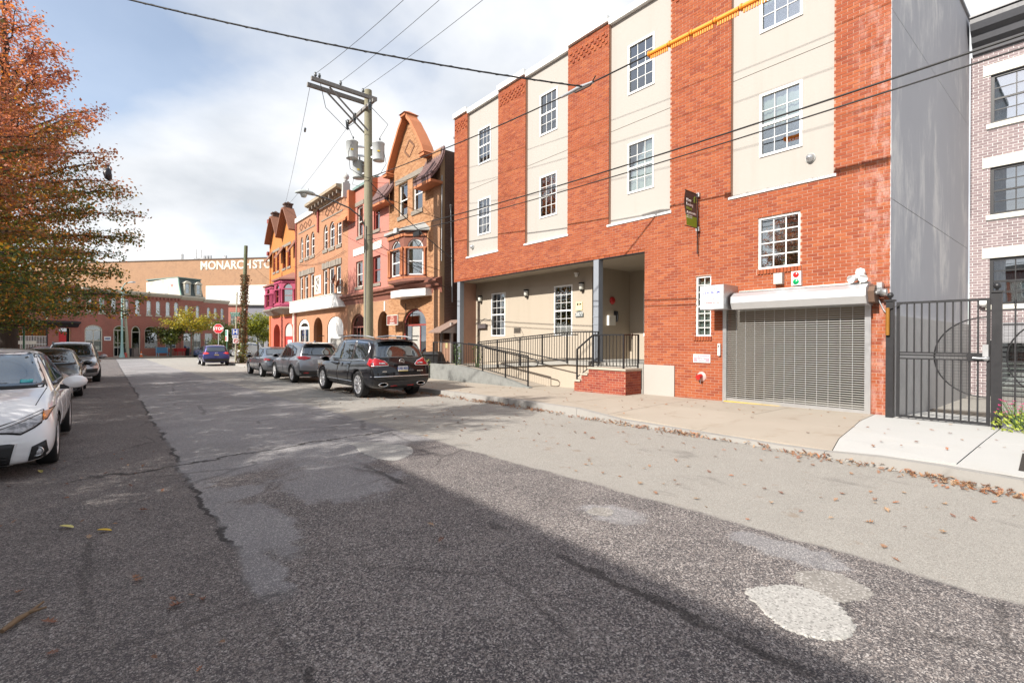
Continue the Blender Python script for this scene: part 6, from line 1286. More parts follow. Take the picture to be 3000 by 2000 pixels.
# black SUV, nearest on the right
BLACKP = paint_mat('black_paint', (0.005,0.005,0.007)); RX = 6.50
def buick_extra(t, bv):
    for s in (-1, 1):
        q = MB(); q.tube([(s*0.57,0.75,1.705),(s*0.60,0.55,1.77),(s*0.61,-0.3,1.805),(s*0.605,-1.5,1.78),(s*0.59,-1.9,1.735)], [0.018,0.022,0.024,0.022,0.016], 8); q.build('roof_rail', plain('satin_silver', (0.6,0.61,0.63), 0.3, metal=0.6), t)
    q = MB(); q.box(-0.60,0.60,-2.29,-2.06,1.685,1.715); 
    for i, v in enumerate(q.v): q.v[i] = (v[0]*(1-0.03*abs(v[0])), v[1], v[2]-0.03*(v[0]/0.62)**2)
    q.build('rear_spoiler', BLACKP, t)
    q = MB(); q.tube([(0.15,-1.7,1.775),(0.15,-1.85,1.93)], 0.004, 5); q.build('aerial', TRIM, t)
    h, n, _, _ = bv.ray_cast(Vector((0,-6,1.06)), Vector((0,1,0))); y = h.y
    q = MB(); q.tube([(0.075*math.cos(a),y-0.014,1.06+0.075*math.sin(a)) for a in np.linspace(0,2*math.pi,25)], 0.010, 6); b = q.build('badge', CHROME, t)
    for k in (-1,0,1): q = MB(); q.prism([(k*0.032-0.022,1.06-k*0.006+0.035),(k*0.032-0.004,1.06-k*0.006+0.035),(k*0.032+0.022,1.06-k*0.006-0.035),(k*0.032+0.004,1.06-k*0.006-0.035)], y-0.018, y-0.008, 'y'); q.build('shield', CHROME, b)
    h, n, _, _ = bv.ray_cast(Vector((0,-6,0.86)), Vector((0,1,0))); plate(t, h.y-0.035, 0.865, txt='KXB 4027', ang=R(-8))
    q = MB(); q.box(-0.23,0.23,h.y-0.05,h.y+0.05,0.965,1.0); q.build('plate_lip', BLACKP, t)
    for s, tx in ((-1,'BUICK'),(1,'ENCLAVE')):
        h2, _, _, _ = bv.ray_cast(Vector((s*0.55,-6,0.79)), Vector((0,1,0))); text(tx, 0.045, CHROME, t, (s*0.55,h2.y-0.009,0.79), (R(90),0,0), 0.002, 0.04, name='nameplate')
    q = MB(); q.tube([(0.10,-2.33,1.24),(0.28,-2.36,1.215),(0.42,-2.36,1.22)], [0.02,0.014,0.006], 6); q.build('wiper', TRIM, t)
    for s in (-1, 1):
        h, _, _, _ = bv.ray_cast(Vector((s*0.6,-6,0.44)), Vector((0,1,0))); q = MB(); 
        q.lathe([(0.055,0.0),(0.07,-0.015),(0.075,0.0),(0.07,0.06)], 18, (0,0,0), 'y')
        for i, v in enumerate(q.v): q.v[i] = (v[0]*1.9+s*0.58, v[1]+h.y-0.01, v[2]*0.75+0.43)
        q.build('exhaust_tip', CHROME, t); q = MB(); q.lathe([(0,0),(0.058,0)], 16, (0,0,0), 'y')
        for i, v in enumerate(q.v): q.v[i] = (v[0]*1.9+s*0.58, h.y-0.014, v[2]*0.75+0.43)
        q.build('exhaust_hole', GAP, t, fix=False)
vehicle('parked_suv', 'black SUV with chrome trimmed red tail lights, nearest car on the right kerb', 'car', (RX,15.32,zg(15.3)), 0.0, SUV, (5.05,1.88,1.74), (5.12,2.0,1.77), (-1.50,1.52), 0.385, BLACKP,
    side=[('window',[(0.80,1.06),(0.18,1.06),(0.10,1.60),(0.30,1.62)]),('window',[(0.08,1.065),(-0.80,1.085),(-0.80,1.63),(0.02,1.615)]),('window',[(-0.95,1.10),(-1.75,1.14),(-1.92,1.26),(-1.88,1.48),(-1.70,1.58),(-0.92,1.62)]),
          ('moulding',[(1.05,0.44),(1.05,0.46),(-1.02,0.46),(-1.02,0.44)]),('moulding',[(1.12,1.02),(1.12,1.035),(-1.80,1.10),(-1.80,1.085)]),('red_lamp',[(-2.10,1.16),(-2.10,0.98),(-2.45,0.92),(-2.45,1.10)])],
    doors=[[(1.00,0.40),(0.98,0.98),(0.16,1.0),(0.12,0.38)],[(0.10,0.38),(0.14,1.0),(-0.86,1.03),(-0.86,0.80),(-0.72,0.50),(-0.72,0.38)]], handles=[(0.28,0.93),(-0.70,0.96)],
    rear=[('tailgate_gap',[(-0.76,0.62),(0.76,0.62),(0.80,1.10),(0.70,1.62),(-0.70,1.62),(-0.80,1.10)],GAP,False,0.001),('tailgate',[(-0.75,0.63),(0.75,0.63),(0.79,1.10),(0.69,1.61),(-0.69,1.61),(-0.79,1.10)],BLACKP,False,0.003),
          ('tail_light_bezel',[(-0.97,1.17),(-0.975,0.985),(-0.80,0.93),(-0.42,0.945),(-0.405,0.99),(-0.50,1.09),(-0.72,1.17)],CHROME,True,0.009),('tail_light',[(-0.97,1.155),(-0.97,1.0),(-0.80,0.95),(-0.44,0.96),(-0.43,0.995),(-0.52,1.075),(-0.72,1.15)],RED_L,True,0.014),
          ('reversing_light',[(-0.68,1.03),(-0.68,0.99),(-0.50,0.99),(-0.50,1.015),(-0.53,1.03)],CLEAR_L,True,0.018),('bumper_strip',[(-0.93,0.665),(-0.93,0.645),(0.93,0.645),(0.93,0.665)],CHROME,False,0.010),
          ('bumper_valance',[(-0.66,0.46),(-0.60,0.37),(0.60,0.37),(0.66,0.46)],TRIM,False,0.006),('reflector',[(-0.36,0.40),(-0.36,0.375),(-0.16,0.375),(-0.16,0.40)],RED_L,True,0.012)],
    backlight=[(-0.72,1.20),(-0.60,1.165),(0.60,1.165),(0.72,1.20),(0.655,1.60),(0.3,1.64),(-0.3,1.64),(-0.655,1.60)], windscreen=[(-0.78,1.16),(0.78,1.16),(0.62,1.66),(-0.62,1.66)], mirrors=(0.92,0.95,1.07), spokes=10, tw=0.245, extra=buick_extra, gv=CHROME)

# silver crossover ahead of it
SILV = paint_mat('silver_blue_paint', (0.27,0.29,0.32), 0.6, rough=0.32)
def cx_extra(t, bv):
    h, n, _, _ = bv.ray_cast(Vector((0,-6,0.88)), Vector((0,1,0))); plate(t, h.y-0.03, 0.87, txt='', ang=R(-10))
    q = MB(); q.hexa([(-0.03,-1.45,1.66),(0.03,-1.45,1.66),(0.03,-1.25,1.675),(-0.03,-1.25,1.675)],[(-0.006,-1.50,1.72),(0.006,-1.50,1.72),(0.006,-1.40,1.72),(-0.006,-1.40,1.72)]); q.build('fin_aerial', SILV, t)
    q = MB(); q.hexa([(-0.62,-2.10,1.59),(0.62,-2.10,1.59),(0.60,-1.78,1.62),(-0.60,-1.78,1.62)],[(-0.60,-2.12,1.61),(0.60,-2.12,1.61),(0.58,-1.8,1.645),(-0.58,-1.8,1.645)]); q.build('rear_spoiler', SILV, t)
    q = MB(); q.tube([(0.055*math.cos(a),h.y-0.02,1.02+0.042*math.sin(a)) for a in np.linspace(0,2*math.pi,21)], 0.007, 6); q.build('badge', CHROME, t)
vehicle('parked_crossover', 'silver grey crossover with black wheel arches between the black SUV and the grey sedan', 'car', (6.72,22.62,zg(22.6)), 0.0, SUV, (4.55,1.84,1.67), (5.12,2.0,1.77), (-1.32,1.38), 0.355, SILV,
    side=[('window',[(0.66,1.04),(0.02,1.04),(-0.02,1.50),(0.22,1.52)]),('window',[(-0.05,1.045),(-0.85,1.07),(-0.78,1.50),(-0.08,1.515)]),('window',[(-0.98,1.08),(-1.50,1.16),(-1.42,1.36),(-0.90,1.47)]),('skirt',[(0.95,0.26),(0.95,0.36),(-0.90,0.36),(-0.90,0.26)]),('red_lamp',[(-1.75,1.10),(-1.75,1.04),(-2.15,0.98),(-2.15,1.10)])],
    doors=[[(0.90,0.38),(0.86,0.95),(0.02,0.98),(0.0,0.37)],[(-0.02,0.37),(0.0,0.98),(-0.80,1.0),(-0.80,0.78),(-0.68,0.5),(-0.68,0.37)]], handles=[(0.12,0.92),(-0.68,0.95)],
    rear=[('tail_light',[(-0.89,1.09),(-0.89,0.99),(-0.66,0.95),(-0.42,1.0),(-0.40,1.03),(-0.62,1.10)],RED_L,True,0.010),('bumper_cladding',[(-0.86,0.56),(-0.80,0.34),(0.80,0.34),(0.86,0.56),(0.5,0.52),(-0.5,0.52)],TRIM,False,0.006),('reflector',[(-0.70,0.46),(-0.70,0.42),(-0.50,0.42),(-0.50,0.46)],RED_L,True,0.012),('number_recess',[(-0.36,0.98),(-0.30,0.76),(0.30,0.76),(0.36,0.98)],plain('silver_shadow', (0.22,0.23,0.25), 0.4, metal=0.5),False,0.003)],
    backlight=[(-0.70,1.17),(0,1.12),(0.70,1.17),(0.60,1.47),(0,1.52),(-0.60,1.47)], windscreen=[(-0.70,1.1),(0.70,1.1),(0.56,1.56),(-0.56,1.56)], mirrors=(0.90,0.80,1.07), arch_trim=True, spokes=9, extra=cx_extra)
# grey sedan ahead of that
GREYP = paint_mat('steel_grey_paint', (0.20,0.22,0.25), 0.6, rough=0.3)
SED_SIDE = [('window',[(0.62,0.965),(0.08,0.965),(0.06,1.36),(0.22,1.37)]),('window',[(0.03,0.965),(-0.72,0.985),(-0.74,1.33),(0.0,1.365)]),('window',[(-0.80,0.99),(-1.10,1.03),(-1.02,1.18),(-0.80,1.29)])]
SED_DOORS = [[(0.92,0.34),(0.84,0.90),(0.06,0.93),(0.04,0.33)],[(0.02,0.33),(0.04,0.93),(-0.86,0.95),(-0.86,0.72),(-0.70,0.45),(-0.70,0.33)]]
vehicle('parked_sedan', 'steel grey sedan on the right, farthest of the row by the ivy pole', 'car', (6.66,27.82,zg(27.8)), 0.0, SEDAN, (4.58,1.76,1.45), (4.65,1.78,1.455), (-1.31,1.33), 0.325, GREYP, side=SED_SIDE+[('red_lamp',[(-1.85,0.96),(-1.85,0.84),(-2.12,0.80),(-2.12,0.94)])], doors=SED_DOORS, handles=[(0.16,0.86),(-0.74,0.88)],
    rear=[('tail_light',[(-0.83,0.95),(-0.83,0.80),(-0.60,0.77),(-0.46,0.82),(-0.60,0.92)],SMOKE_L,True,0.010),('tail_light',[(-0.83,0.92),(-0.83,0.85),(-0.66,0.82),(-0.60,0.88)],RED_L,True,0.014),('bumper_slot',[(-0.5,0.36),(-0.45,0.28),(0.45,0.28),(0.5,0.36)],TRIM,False,0.006)],
    backlight=[(-0.62,1.09),(0.62,1.09),(0.50,1.36),(-0.50,1.36)], windscreen=[(-0.66,1.0),(0.66,1.0),(0.52,1.36),(-0.52,1.36)], mirrors=(0.87,0.72,0.98), spokes=10, tw=0.205, extra=lambda t, bv: plate(t, -2.30, 0.62, txt=''))
# blue crossover waiting at the corner
BLUEP = paint_mat('violet_blue_paint', (0.025,0.028,0.16), 0.35)
def rg_extra(t, bv):
    plate(t, -2.16, 0.80, m=plain('plate_gold', (0.55,0.42,0.12), 0.5)); q = MB(); q.tube([(0.06*math.cos(a),-2.13,0.99+0.05*math.sin(a)) for a in np.linspace(0,2*math.pi,17)], 0.010, 6); q.build('badge', CHROME, t)
vehicle('corner_crossover', 'violet blue crossover with lit-red tail lights standing at the street corner', 'car', (6.52,45.6,zg(45.6)-0.0), R(-2), SUV, (4.38,1.84,1.60), (5.12,2.0,1.77), (-1.30,1.35), 0.34, BLUEP,
    side=[('window',[(0.62,1.0),(0.02,1.0),(0.0,1.44),(0.2,1.46)]),('window',[(-0.03,1.0),(-0.85,1.03),(-0.75,1.43),(-0.05,1.45)]),('window',[(-0.98,1.05),(-1.4,1.12),(-1.35,1.3),(-0.9,1.40)]),('skirt',[(0.95,0.24),(0.95,0.34),(-0.90,0.34),(-0.90,0.24)]),('red_lamp',[(-1.7,1.06),(-1.7,0.98),(-2.08,0.93),(-2.08,1.04)])], doors=[[(0.88,0.36),(0.84,0.9),(0.02,0.93),(0.0,0.35)]], handles=[(0.12,0.88)],
    rear=[('tail_light',[(-0.89,1.06),(-0.89,0.93),(-0.66,0.90),(-0.45,0.96),(-0.62,1.05)],lamp_mat('bright_red_lamp', (0.75,0.03,0.03), (0.8,0.08,0.06)),True,0.010),('bumper_cladding',[(-0.86,0.56),(-0.80,0.34),(0.80,0.34),(0.86,0.56)],TRIM,False,0.006)],
    backlight=[(-0.66,1.12),(0.66,1.12),(0.56,1.42),(-0.56,1.42)], windscreen=[(-0.66,1.05),(0.66,1.05),(0.55,1.5),(-0.55,1.5)], mirrors=(0.90,0.78,1.03), arch_trim=True, extra=rg_extra)

# ---- left kerb, facing us
WHITEP = paint_mat('white_paint_gloss', (0.86,0.86,0.87), 0.0, rough=0.3); LX = -1.37
COR = [s for s in SEDAN]; COR[-3] = (2.06,.19,.71,.77,.855,.895,.82,.60); COR[-2] = (2.22,.17,.62,.68,.84,.885,.80,.54); COR[-1] = (2.34,.18,.48,.54,.72,.76,.68,.46)
def cor_extra(t, bv):
    for k in range(6):
        z = 0.125+k*0.032; patch(bv, 'F', [(-0.50,z),(0.50,z),(0.50,z+0.012),(-0.50,z+0.012)], TRIM, t, 'grille_bar', 0.022)
    for s in (-1, 1):
        h, n, _, _ = bv.ray_cast(Vector((s*0.755,6,0.315)), Vector((0,-1,0))); q = MB(); q.lathe([(0.0,0.012),(0.038,0.008),(0.048,-0.01)], 16, (s*0.745,h.y+0.0,0.315), 'y'); q.build('fog_lamp', CLEAR_L, t); q = MB(); q.lathe([(0.046,0.0),(0.054,0.012),(0.058,-0.02)], 16, (s*0.745,h.y+0.0,0.315), 'y', cap=False); q.build('fog_bezel', CHROME, t)
    patch(bv, 'F', [(-0.80,1.005),(-0.72,1.005),(-0.66,1.03),(-0.74,1.03)][:0] or [(-0.60,1.02),(-0.48,1.02),(-0.48,1.06),(-0.60,1.06)], plain('teal_sticker', (0.05,0.42,0.45), 0.4), t, 'inspection_sticker', 0.012)
vehicle('parked_sedan', 'white sedan with amber-tipped headlight, nearest car on the left', 'car', (LX,10.135,zg(10.1)), math.pi, COR, (4.65,1.78,1.455), (4.65,1.78,1.455), (-1.325,1.375), 0.318, WHITEP, side=SED_SIDE, doors=SED_DOORS, handles=[(0.16,0.86),(-0.74,0.88)],
    front=[('headlight_bezel',[(-0.85,0.755),(-0.815,0.655),(-0.72,0.575),(-0.61,0.515),(-0.50,0.535),(-0.40,0.545),(-0.08,0.55),(-0.08,0.60),(-0.36,0.605),(-0.58,0.675),(-0.76,0.755)],GAP,True,0.006),('headlight',[(-0.765,0.715),(-0.775,0.64),(-0.71,0.585),(-0.61,0.53),(-0.50,0.55),(-0.38,0.565),(-0.46,0.59),(-0.60,0.64)],CLEAR_L,True,0.011),
           ('turn_signal',[(-0.838,0.745),(-0.81,0.665),(-0.778,0.642),(-0.768,0.735)],AMBER_L,True,0.012),('running_light',[(-0.765,0.745),(-0.765,0.72),(-0.60,0.645),(-0.46,0.595),(-0.40,0.592),(-0.40,0.60),(-0.58,0.665)],plain('white_trim', (0.7,0.7,0.71), 0.3, coat=1),True,0.013),('grille_frame',[(-0.585,0.43),(-0.53,0.445),(0.53,0.445),(0.585,0.43),(0.53,0.095),(-0.53,0.095)],plain('white_trim', (0.7,0.7,0.71), 0.3, coat=1),False,0.008),('lower_grille',[(-0.565,0.42),(-0.52,0.43),(0.52,0.43),(0.565,0.42),(0.50,0.11),(-0.50,0.11)],TRIM,False,0.014),
           ('fog_recess',[(-0.815,0.435),(-0.70,0.375),(-0.665,0.215),(-0.84,0.25)],TRIM,True,0.007),('hood_gap',[(-0.70,0.80),(-0.692,0.80),(-0.735,0.955),(-0.743,0.955)],GAP,True,0.004)],
    windscreen=[(-0.70,0.99),(0.70,0.99),(0.535,1.385),(-0.535,1.385)], backlight=[(-0.62,1.09),(0.62,1.09),(0.50,1.36),(-0.50,1.36)], mirrors=(0.90,0.74,1.0,1.12), glass=CGLASS_B, spokes=10, tw=0.205, extra=cor_extra)
DARKP = paint_mat('dark_charcoal_paint', (0.008,0.008,0.010))
vehicle('parked_sedan', 'dark charcoal sedan squeezed between the white sedan and the silver SUV', 'car', (-1.48,21.42,zg(21.4)), math.pi, COR, (4.75,1.82,1.44), (4.65,1.78,1.455), (-1.36,1.40), 0.325, DARKP, side=SED_SIDE, doors=SED_DOORS, handles=[(0.16,0.86),(-0.74,0.88)],
    front=[('headlight',[(-0.84,0.735),(-0.80,0.63),(-0.60,0.55),(-0.52,0.60),(-0.66,0.71)],CLEAR_L,True,0.011),('grille_frame',[(-0.50,0.60),(0.50,0.60),(0.42,0.30),(-0.42,0.30)],CHROME,False,0.008),('grille',[(-0.47,0.58),(0.47,0.58),(0.40,0.32),(-0.40,0.32)],TRIM,False,0.013),('fog_recess',[(-0.80,0.40),(-0.56,0.36),(-0.52,0.22),(-0.78,0.24)],SMOKE_L,True,0.007),('bumper_trim',[(-0.80,0.215),(-0.80,0.195),(0.8,0.195),(0.8,0.215)],CHROME,False,0.012)],
    windscreen=[(-0.70,0.99),(0.70,0.99),(0.54,1.36),(-0.54,1.36)], backlight=[(-0.62,1.09),(0.62,1.09),(0.50,1.34),(-0.50,1.34)], mirrors=(0.90,0.76,0.99,0.9), tw=0.215)
SILV2 = paint_mat('warm_silver_paint', (0.46,0.45,0.46), 0.5, rough=0.3)
CAY = [s for s in SUV]
def cay_extra(t, bv):
    for s in (-1, 1): q = MB(); q.tube([(s*0.62,0.5,1.64),(s*0.66,-0.2,1.70),(s*0.65,-1.6,1.66)], 0.02, 8); q.build('roof_rail', TRIM, t)
    plate(t, 2.44, 0.52, 1, txt='')
vehicle('parked_suv', 'silver SUV with black air intakes behind the two sedans on the left', 'car', (-1.20,29.22,zg(29.2)), math.pi, CAY, (4.85,1.94,1.70), (5.12,2.0,1.77), (-1.42,1.47), 0.375, SILV2, side=[('window',[(0.72,1.03),(0.10,1.03),(0.06,1.52),(0.28,1.54)]),('window',[(0.03,1.035),(-0.80,1.055),(-0.76,1.53),(0.0,1.535)]),('window',[(-0.95,1.07),(-1.55,1.14),(-1.5,1.36),(-0.9,1.5)])], doors=[[(0.96,0.38),(0.9,0.95),(0.08,0.98),(0.06,0.37)]], handles=[(0.18,0.92)],
    front=[('headlight',[(-0.90,0.89),(-0.87,0.76),(-0.66,0.70),(-0.56,0.78),(-0.66,0.87)],SMOKE_L,True,0.010),('air_intake',[(-0.88,0.62),(-0.86,0.46),(-0.52,0.44),(-0.50,0.60)],TRIM,True,0.008),('lower_grille',[(-0.46,0.62),(0.46,0.62),(0.40,0.40),(-0.40,0.40)],TRIM,False,0.008),('fog_lamp',[(-0.80,0.36),(-0.60,0.36),(-0.62,0.31),(-0.78,0.31)],CLEAR_L,True,0.010)],
    windscreen=[(-0.75,1.10),(0.75,1.10),(0.60,1.58),(-0.60,1.58)], backlight=[(-0.66,1.12),(0.66,1.12),(0.56,1.5),(-0.56,1.5)], mirrors=(0.95,0.86,1.08,1.1), tw=0.26, extra=cay_extra)

# ------------------------------------------------------------ across the far street
FR0 = (5.486, 76.016, 0.0); FRZ = R(115.0)
FARBRICK = brick_tex('far_red_brick', (0.40,0.12,0.088), (0.34,0.10,0.075), (0.38,0.22,0.17), stain=0.3); CREAM_T = plain('cream_trim', (0.58,0.54,0.45), 0.7, dirt=0.15); SLATE = plain('green_grey_slate', (0.085,0.105,0.10), 0.7, var=0.3, scale=14)
def fthing(name, label, cat, group=None): return thing(name, label, cat, FR0, FRZ, group)
def far_street():
    q = MB(); q.box(-2.6,-0.01,-13,22,-0.9,-0.64); o = q.build('far_pavement', PAVE_OLD); o.location = FR0; o.rotation_euler = (0,0,FRZ); tag(o, kind='structure')
    # arcade building
    t = fthing('arcade_building', 'long two-storey red brick building with arched shopfronts behind the blue bench', 'building'); ya, yb = -2.05, 8.60
    w2 = [-s for s in (-8.1,-6.9,-5.75,-4.46,-3.25,-2.0,-0.94,0.21,1.23)]; H2 = [arch_pts(y-0.53,y,4.42,6.0,6.22,6) for y in w2]
    A = [arch_pts(6.55,8.25,0.0,2.45,3.06,8),arch_pts(4.11,5.50,-0.62,2.5,3.07,8),arch_pts(2.66,3.65,-0.6,2.55,3.05,8),arch_pts(0.70,2.20,0.32,2.5,3.03,8),rect_pts(-1.51,-0.17,0.29,2.40)]
    q = MB(); wall(q, rect_pts(ya,yb,-0.9,6.75), H2+A, 0.0, 0.2); q.box(0.22,9,ya,yb,6.3,6.7); q.build('wall', FARBRICK, t)
    for y in w2: window(t, 0.06, y-0.53, y, 4.42, 6.22, CREAM_T, GLASS_SKY, 1, 2, 0.06, True, 0.06, zsp=6.0, curtain=GREYCUR, cz=(0.4,1)); q = MB(); q.box(-0.06,0.1,y-0.62,y+0.09,4.28,4.415); q.build('sill', CREAM_T, t)
    window(t, 0.06, 6.56, 8.24, 0.0, 3.05, CREAM_T, GLASS_DIRTY, 2, 2, 0.12, False, 0.08, zsp=2.45, curtain=CURTAIN, cz=(0,0.5), mw=0.10); window(t, 0.06, 4.12, 5.49, -0.62, 3.06, CREAM_T, GLASS_DIRTY, 3, 2, 0.11, False, 0.08, zsp=2.5, mw=0.06)
    window(t, 0.06, 2.67, 3.64, -0.6, 3.04, CREAM_T, GLASS_DIRTY, 1, 1, 0.10, False, 0.08, zsp=2.3); window(t, 0.06, 0.71, 2.19, 0.32, 3.02, CREAM_T, GLASS_SKY, 1, 1, 0.06, False, 0.08, zsp=2.5); window(t, 0.06, -1.505, -0.175, 0.29, 2.395, CREAM_T, GLASS_DIRTY, 2, 3, 0.07, False, 0.08, mw=0.06)
    q = MB(); q.prism([(-0.004,6.70),(-0.10,6.78),(-0.32,7.02),(-0.34,7.18),(0.3,7.2),(0.3,6.70)], ya, yb, 'y'); q.build('cornice', CREAM_T, t)
    for k in range(24): q = MB(); q.box(-0.20,-0.004,ya+0.15+k*0.44,ya+0.27+k*0.44,6.42,6.70); q.build('bracket', FARBRICK, t)
    for y in (2.55,): q = MB(); q.box(-0.9,-0.01,2.4,3.9,-0.64,-0.50); q.box(-0.5,-0.01,2.5,3.8,-0.5,-0.36); q.build('doorstep', STONE, t)
    # mansard building
    t = fthing('mansard_building', 'narrow red brick building with slate mansard roof and two dormers', 'building'); ya, yb = -4.98, -2.06
    H2 = [arch_pts(-y-0.48,-y,4.3,5.75,5.96,6) for y in (2.55,3.99)]; A = [rect_pts(-4.7,-3.7,-0.5,2.3),rect_pts(-3.4,-2.4,0.2,2.3)]
    q = MB(); wall(q, rect_pts(ya,yb,-0.9,6.65), H2+A, 0.0, 0.2); q.box(0.22,9,ya,yb,6.2,6.6); q.build('wall', FARBRICK, t)
    for y in (2.55,3.99): window(t, 0.06, -y-0.48, -y, 4.3, 5.96, CREAM_T, GLASS_SKY, 1, 2, 0.06, True, 0.06, zsp=5.75)
    window(t, 0.06, -4.695, -3.705, -0.5, 2.295, CREAM_T, GLASS_DIRTY, 2, 3, 0.07, False, 0.08, mw=0.05); window(t, 0.06, -3.395, -2.405, 0.2, 2.295, CREAM_T, GLASS_SKY, 2, 2, 0.07, False, 0.08, mw=0.05)
    q = MB(); q.prism([(-0.004,6.60),(-0.10,6.68),(-0.36,6.95),(-0.38,7.15),(0.3,7.2),(0.3,6.60)], ya-0.02, yb+0.02, 'y'); q.build('cornice', CREAM_T, t)
    q = MB(); q.prism([(0.02,7.2),(0.20,7.7),(0.42,8.4),(0.55,9.1),(0.60,9.45),(7.5,9.45),(7.5,7.2)], ya, yb-0.05, 'y'); q.build('roof', SLATE, t)
    q = MB(); q.prism([(-0.02,7.18),(0.16,7.7),(0.38,8.4),(0.51,9.1),(0.56,9.58),(7.6,9.2),(7.6,7.18)], yb-0.048, yb+0.10, 'y'); q.build('gable_wall', plain('stained_white_wall', (0.60,0.56,0.47), 0.85, var=0.12, scale=2, dirt=0.4), t)
    q = MB(); q.box(2.6,3.3,yb+0.101,yb+0.13,7.5,8.5); wv = q.build('side_window', GREYCUR, t)
    q = MB(); q.prism([(1.75,8.55),(1.60,8.75),(1.48,8.70),(1.45,8.58),(1.75,8.25),(2.05,8.58),(2.02,8.70),(1.90,8.75)], yb+0.101, yb+0.108, 'y'); q.build('painted_heart', plain('faded_red_paint', (0.5,0.16,0.15), 0.8), t)
    q = MB(); q.box(0.45,7.6,ya-0.03,yb+0.12,9.47,9.60); q.build('roof_edge', plain('green_copper_coping', (0.16,0.24,0.22), 0.6), t)
    q = MB(); q.tube([(-0.06,yb+0.02,7.2),(0.12,yb+0.02,7.72),(0.34,yb+0.02,8.42),(0.47,yb+0.02,9.12),(0.50,yb+0.02,9.5)], 0.09, 6); q.build('hip_flashing', plain('verdigris', (0.24,0.40,0.34), 0.6), t)
    for y in (3.16,4.61):
        d = MB(); d.box(-0.03,0.6,-y-0.12,-y-0.0,7.25,8.80); d.box(-0.03,0.6,-y+0.55,-y+0.67,7.25,8.80); d.box(-0.03,0.6,-y,-y+0.55,7.25,7.45); d.prism([(-y-0.22,8.80),(-y+0.77,8.80),(-y+0.50,9.06),(-y+0.28,9.14),(-y+0.05,9.06)], -0.16, 0.7, 'x'); o = d.build('dormer', CREAM_T, t)
        window(o, 0.02, -y, -y+0.55, 7.455, 8.79, CREAM_T, GLASS_SKY, 1, 2, 0.06, True, 0.06, lites=False)
    # low end building
    t = fthing('end_building', 'low red brick end building right of the mansard roof, half hidden by yellow leaves', 'building'); ya, yb = -8.56, -4.99
    H2 = [arch_pts(-y-0.45,-y,4.24,5.6,5.82,6) for y in (5.5,6.45,7.42)]; A = [rect_pts(-6.3,-5.2,-0.5,2.3), arch_pts(-7.9,-7.2,-0.5,2.1,2.5,6)]
    q = MB(); wall(q, rect_pts(ya,yb,-0.9,6.5), H2+A, 0.0, 0.2); q.box(0.22,9,ya,yb,5.8,6.2); q.box(0.21,9,ya,ya+0.2,-0.9,6.6); q.build('wall', FARBRICK, t)
    for y in (5.5,6.45,7.42): window(t, 0.06, -y-0.45, -y, 4.24, 5.82, CREAM_T, GLASS_SKY, 1, 2, 0.06, True, 0.06, zsp=5.6)
    window(t, 0.06, -6.295, -5.205, -0.5, 2.295, CREAM_T, GLASS_DIRTY, 2, 2, 0.07, False, 0.08); window(t, 0.06, -7.895, -7.205, -0.5, 2.495, CREAM_T, GLASS_DIRTY, 1, 1, 0.07, False, 0.08, zsp=2.1)
    q = MB(); q.prism([(-0.004,6.45),(-0.10,6.55),(-0.30,6.75),(-0.32,6.92),(0.3,6.95),(0.3,6.45)], ya-0.05, yb, 'y'); q.build('cornice', CREAM_T, t)
    # dark storefront at the far left
    t = fthing('corner_store', 'brick corner store with black storefront, white window bars and red door', 'building'); ya, yb = 8.61, 16.0
    A = [rect_pts(11.43,13.86,-0.1,2.58), rect_pts(9.46,10.53,-0.5,2.64)]; up = [rect_pts(y,y+0.8,4.2,6.0) for y in (9.4,11.4,13.4)]
    q = MB(); wall(q, rect_pts(ya,yb,-0.9,7.4), A+up, 0.0, 0.25); q.box(0.26,9,ya,yb,6.9,7.3); q.build('wall', FARBRICK, t)
    blk = plain('black_storefront_paint', (0.02,0.02,0.024), 0.5)
    q = MB(); q.prism([(-0.004,2.70),(-0.25,2.80),(-0.45,3.05),(-0.80,3.18),(-0.82,3.32),(-0.004,3.42)], 8.9, 14.5, 'y'); q.build('storefront_cornice', blk, t)
    w = window(t, 0.04, 11.435, 13.855, -0.1, 2.575, blk, GLASS_DIRTY, 2, 2, 0.12, False, 0.1, mw=0.14)
    b = MB(); b.tube([(0,0,0.0),(0,0,1.75)], 0.02, 6); me = b.mesh('window_bar', WHITE)
    for k in range(17): link('window_bar', me, w, (-0.02, 11.62+k*0.125, 0.0))
    for z in (0.1,0.9,1.7): q = MB(); q.box(-0.045,-0.02,11.55,13.75,z,z+0.04); q.build('bar_rail', WHITE, w)
    q = MB(); q.box(0.10,0.14,9.84,10.50,-0.5,2.19); d = q.build('door', plain('bright_red_door', (0.55,0.02,0.025), 0.4), t)
    for z in (0.1,0.8,1.5):
        for y in (9.92,10.21): q = MB(); q.box(0.085,0.099,y,y+0.21,z,z+0.5); q.build('door_panel', plain('bright_red_door', (0.55,0.02,0.025), 0.4), d)
    q = MB(); q.box(0.3,0.6,9.46,10.53,-0.5,2.64); q.build('doorway_back', DARKIN, t); q = MB(); q.box(0.06,0.1,9.84,10.5,2.25,2.6); q.build('transom', GLASS_SKY, t)
    for h in up: window(t, 0.06, h[0][0], h[1][0], 4.2, 6.0, CREAM_T, GLASS_SKY, 1, 2, 0.06, True, 0.06)
    t = fthing('shop_sign', 'small white wall sign between the arches by the teal lamp post', 'sign'); q = MB(); q.box(-0.05,-0.01,5.75,6.42,1.28,1.75); q.build('board', WHITE, t); text('MURRAY', 0.12, PRINT_B, t, (-0.055,6.08,1.52), None, 0.002, 0.03) if False else None; q = MB(); q.box(-0.054,-0.051,5.85,6.32,1.44,1.58); q.build('blue_lettering_band', PRINT_B, t)
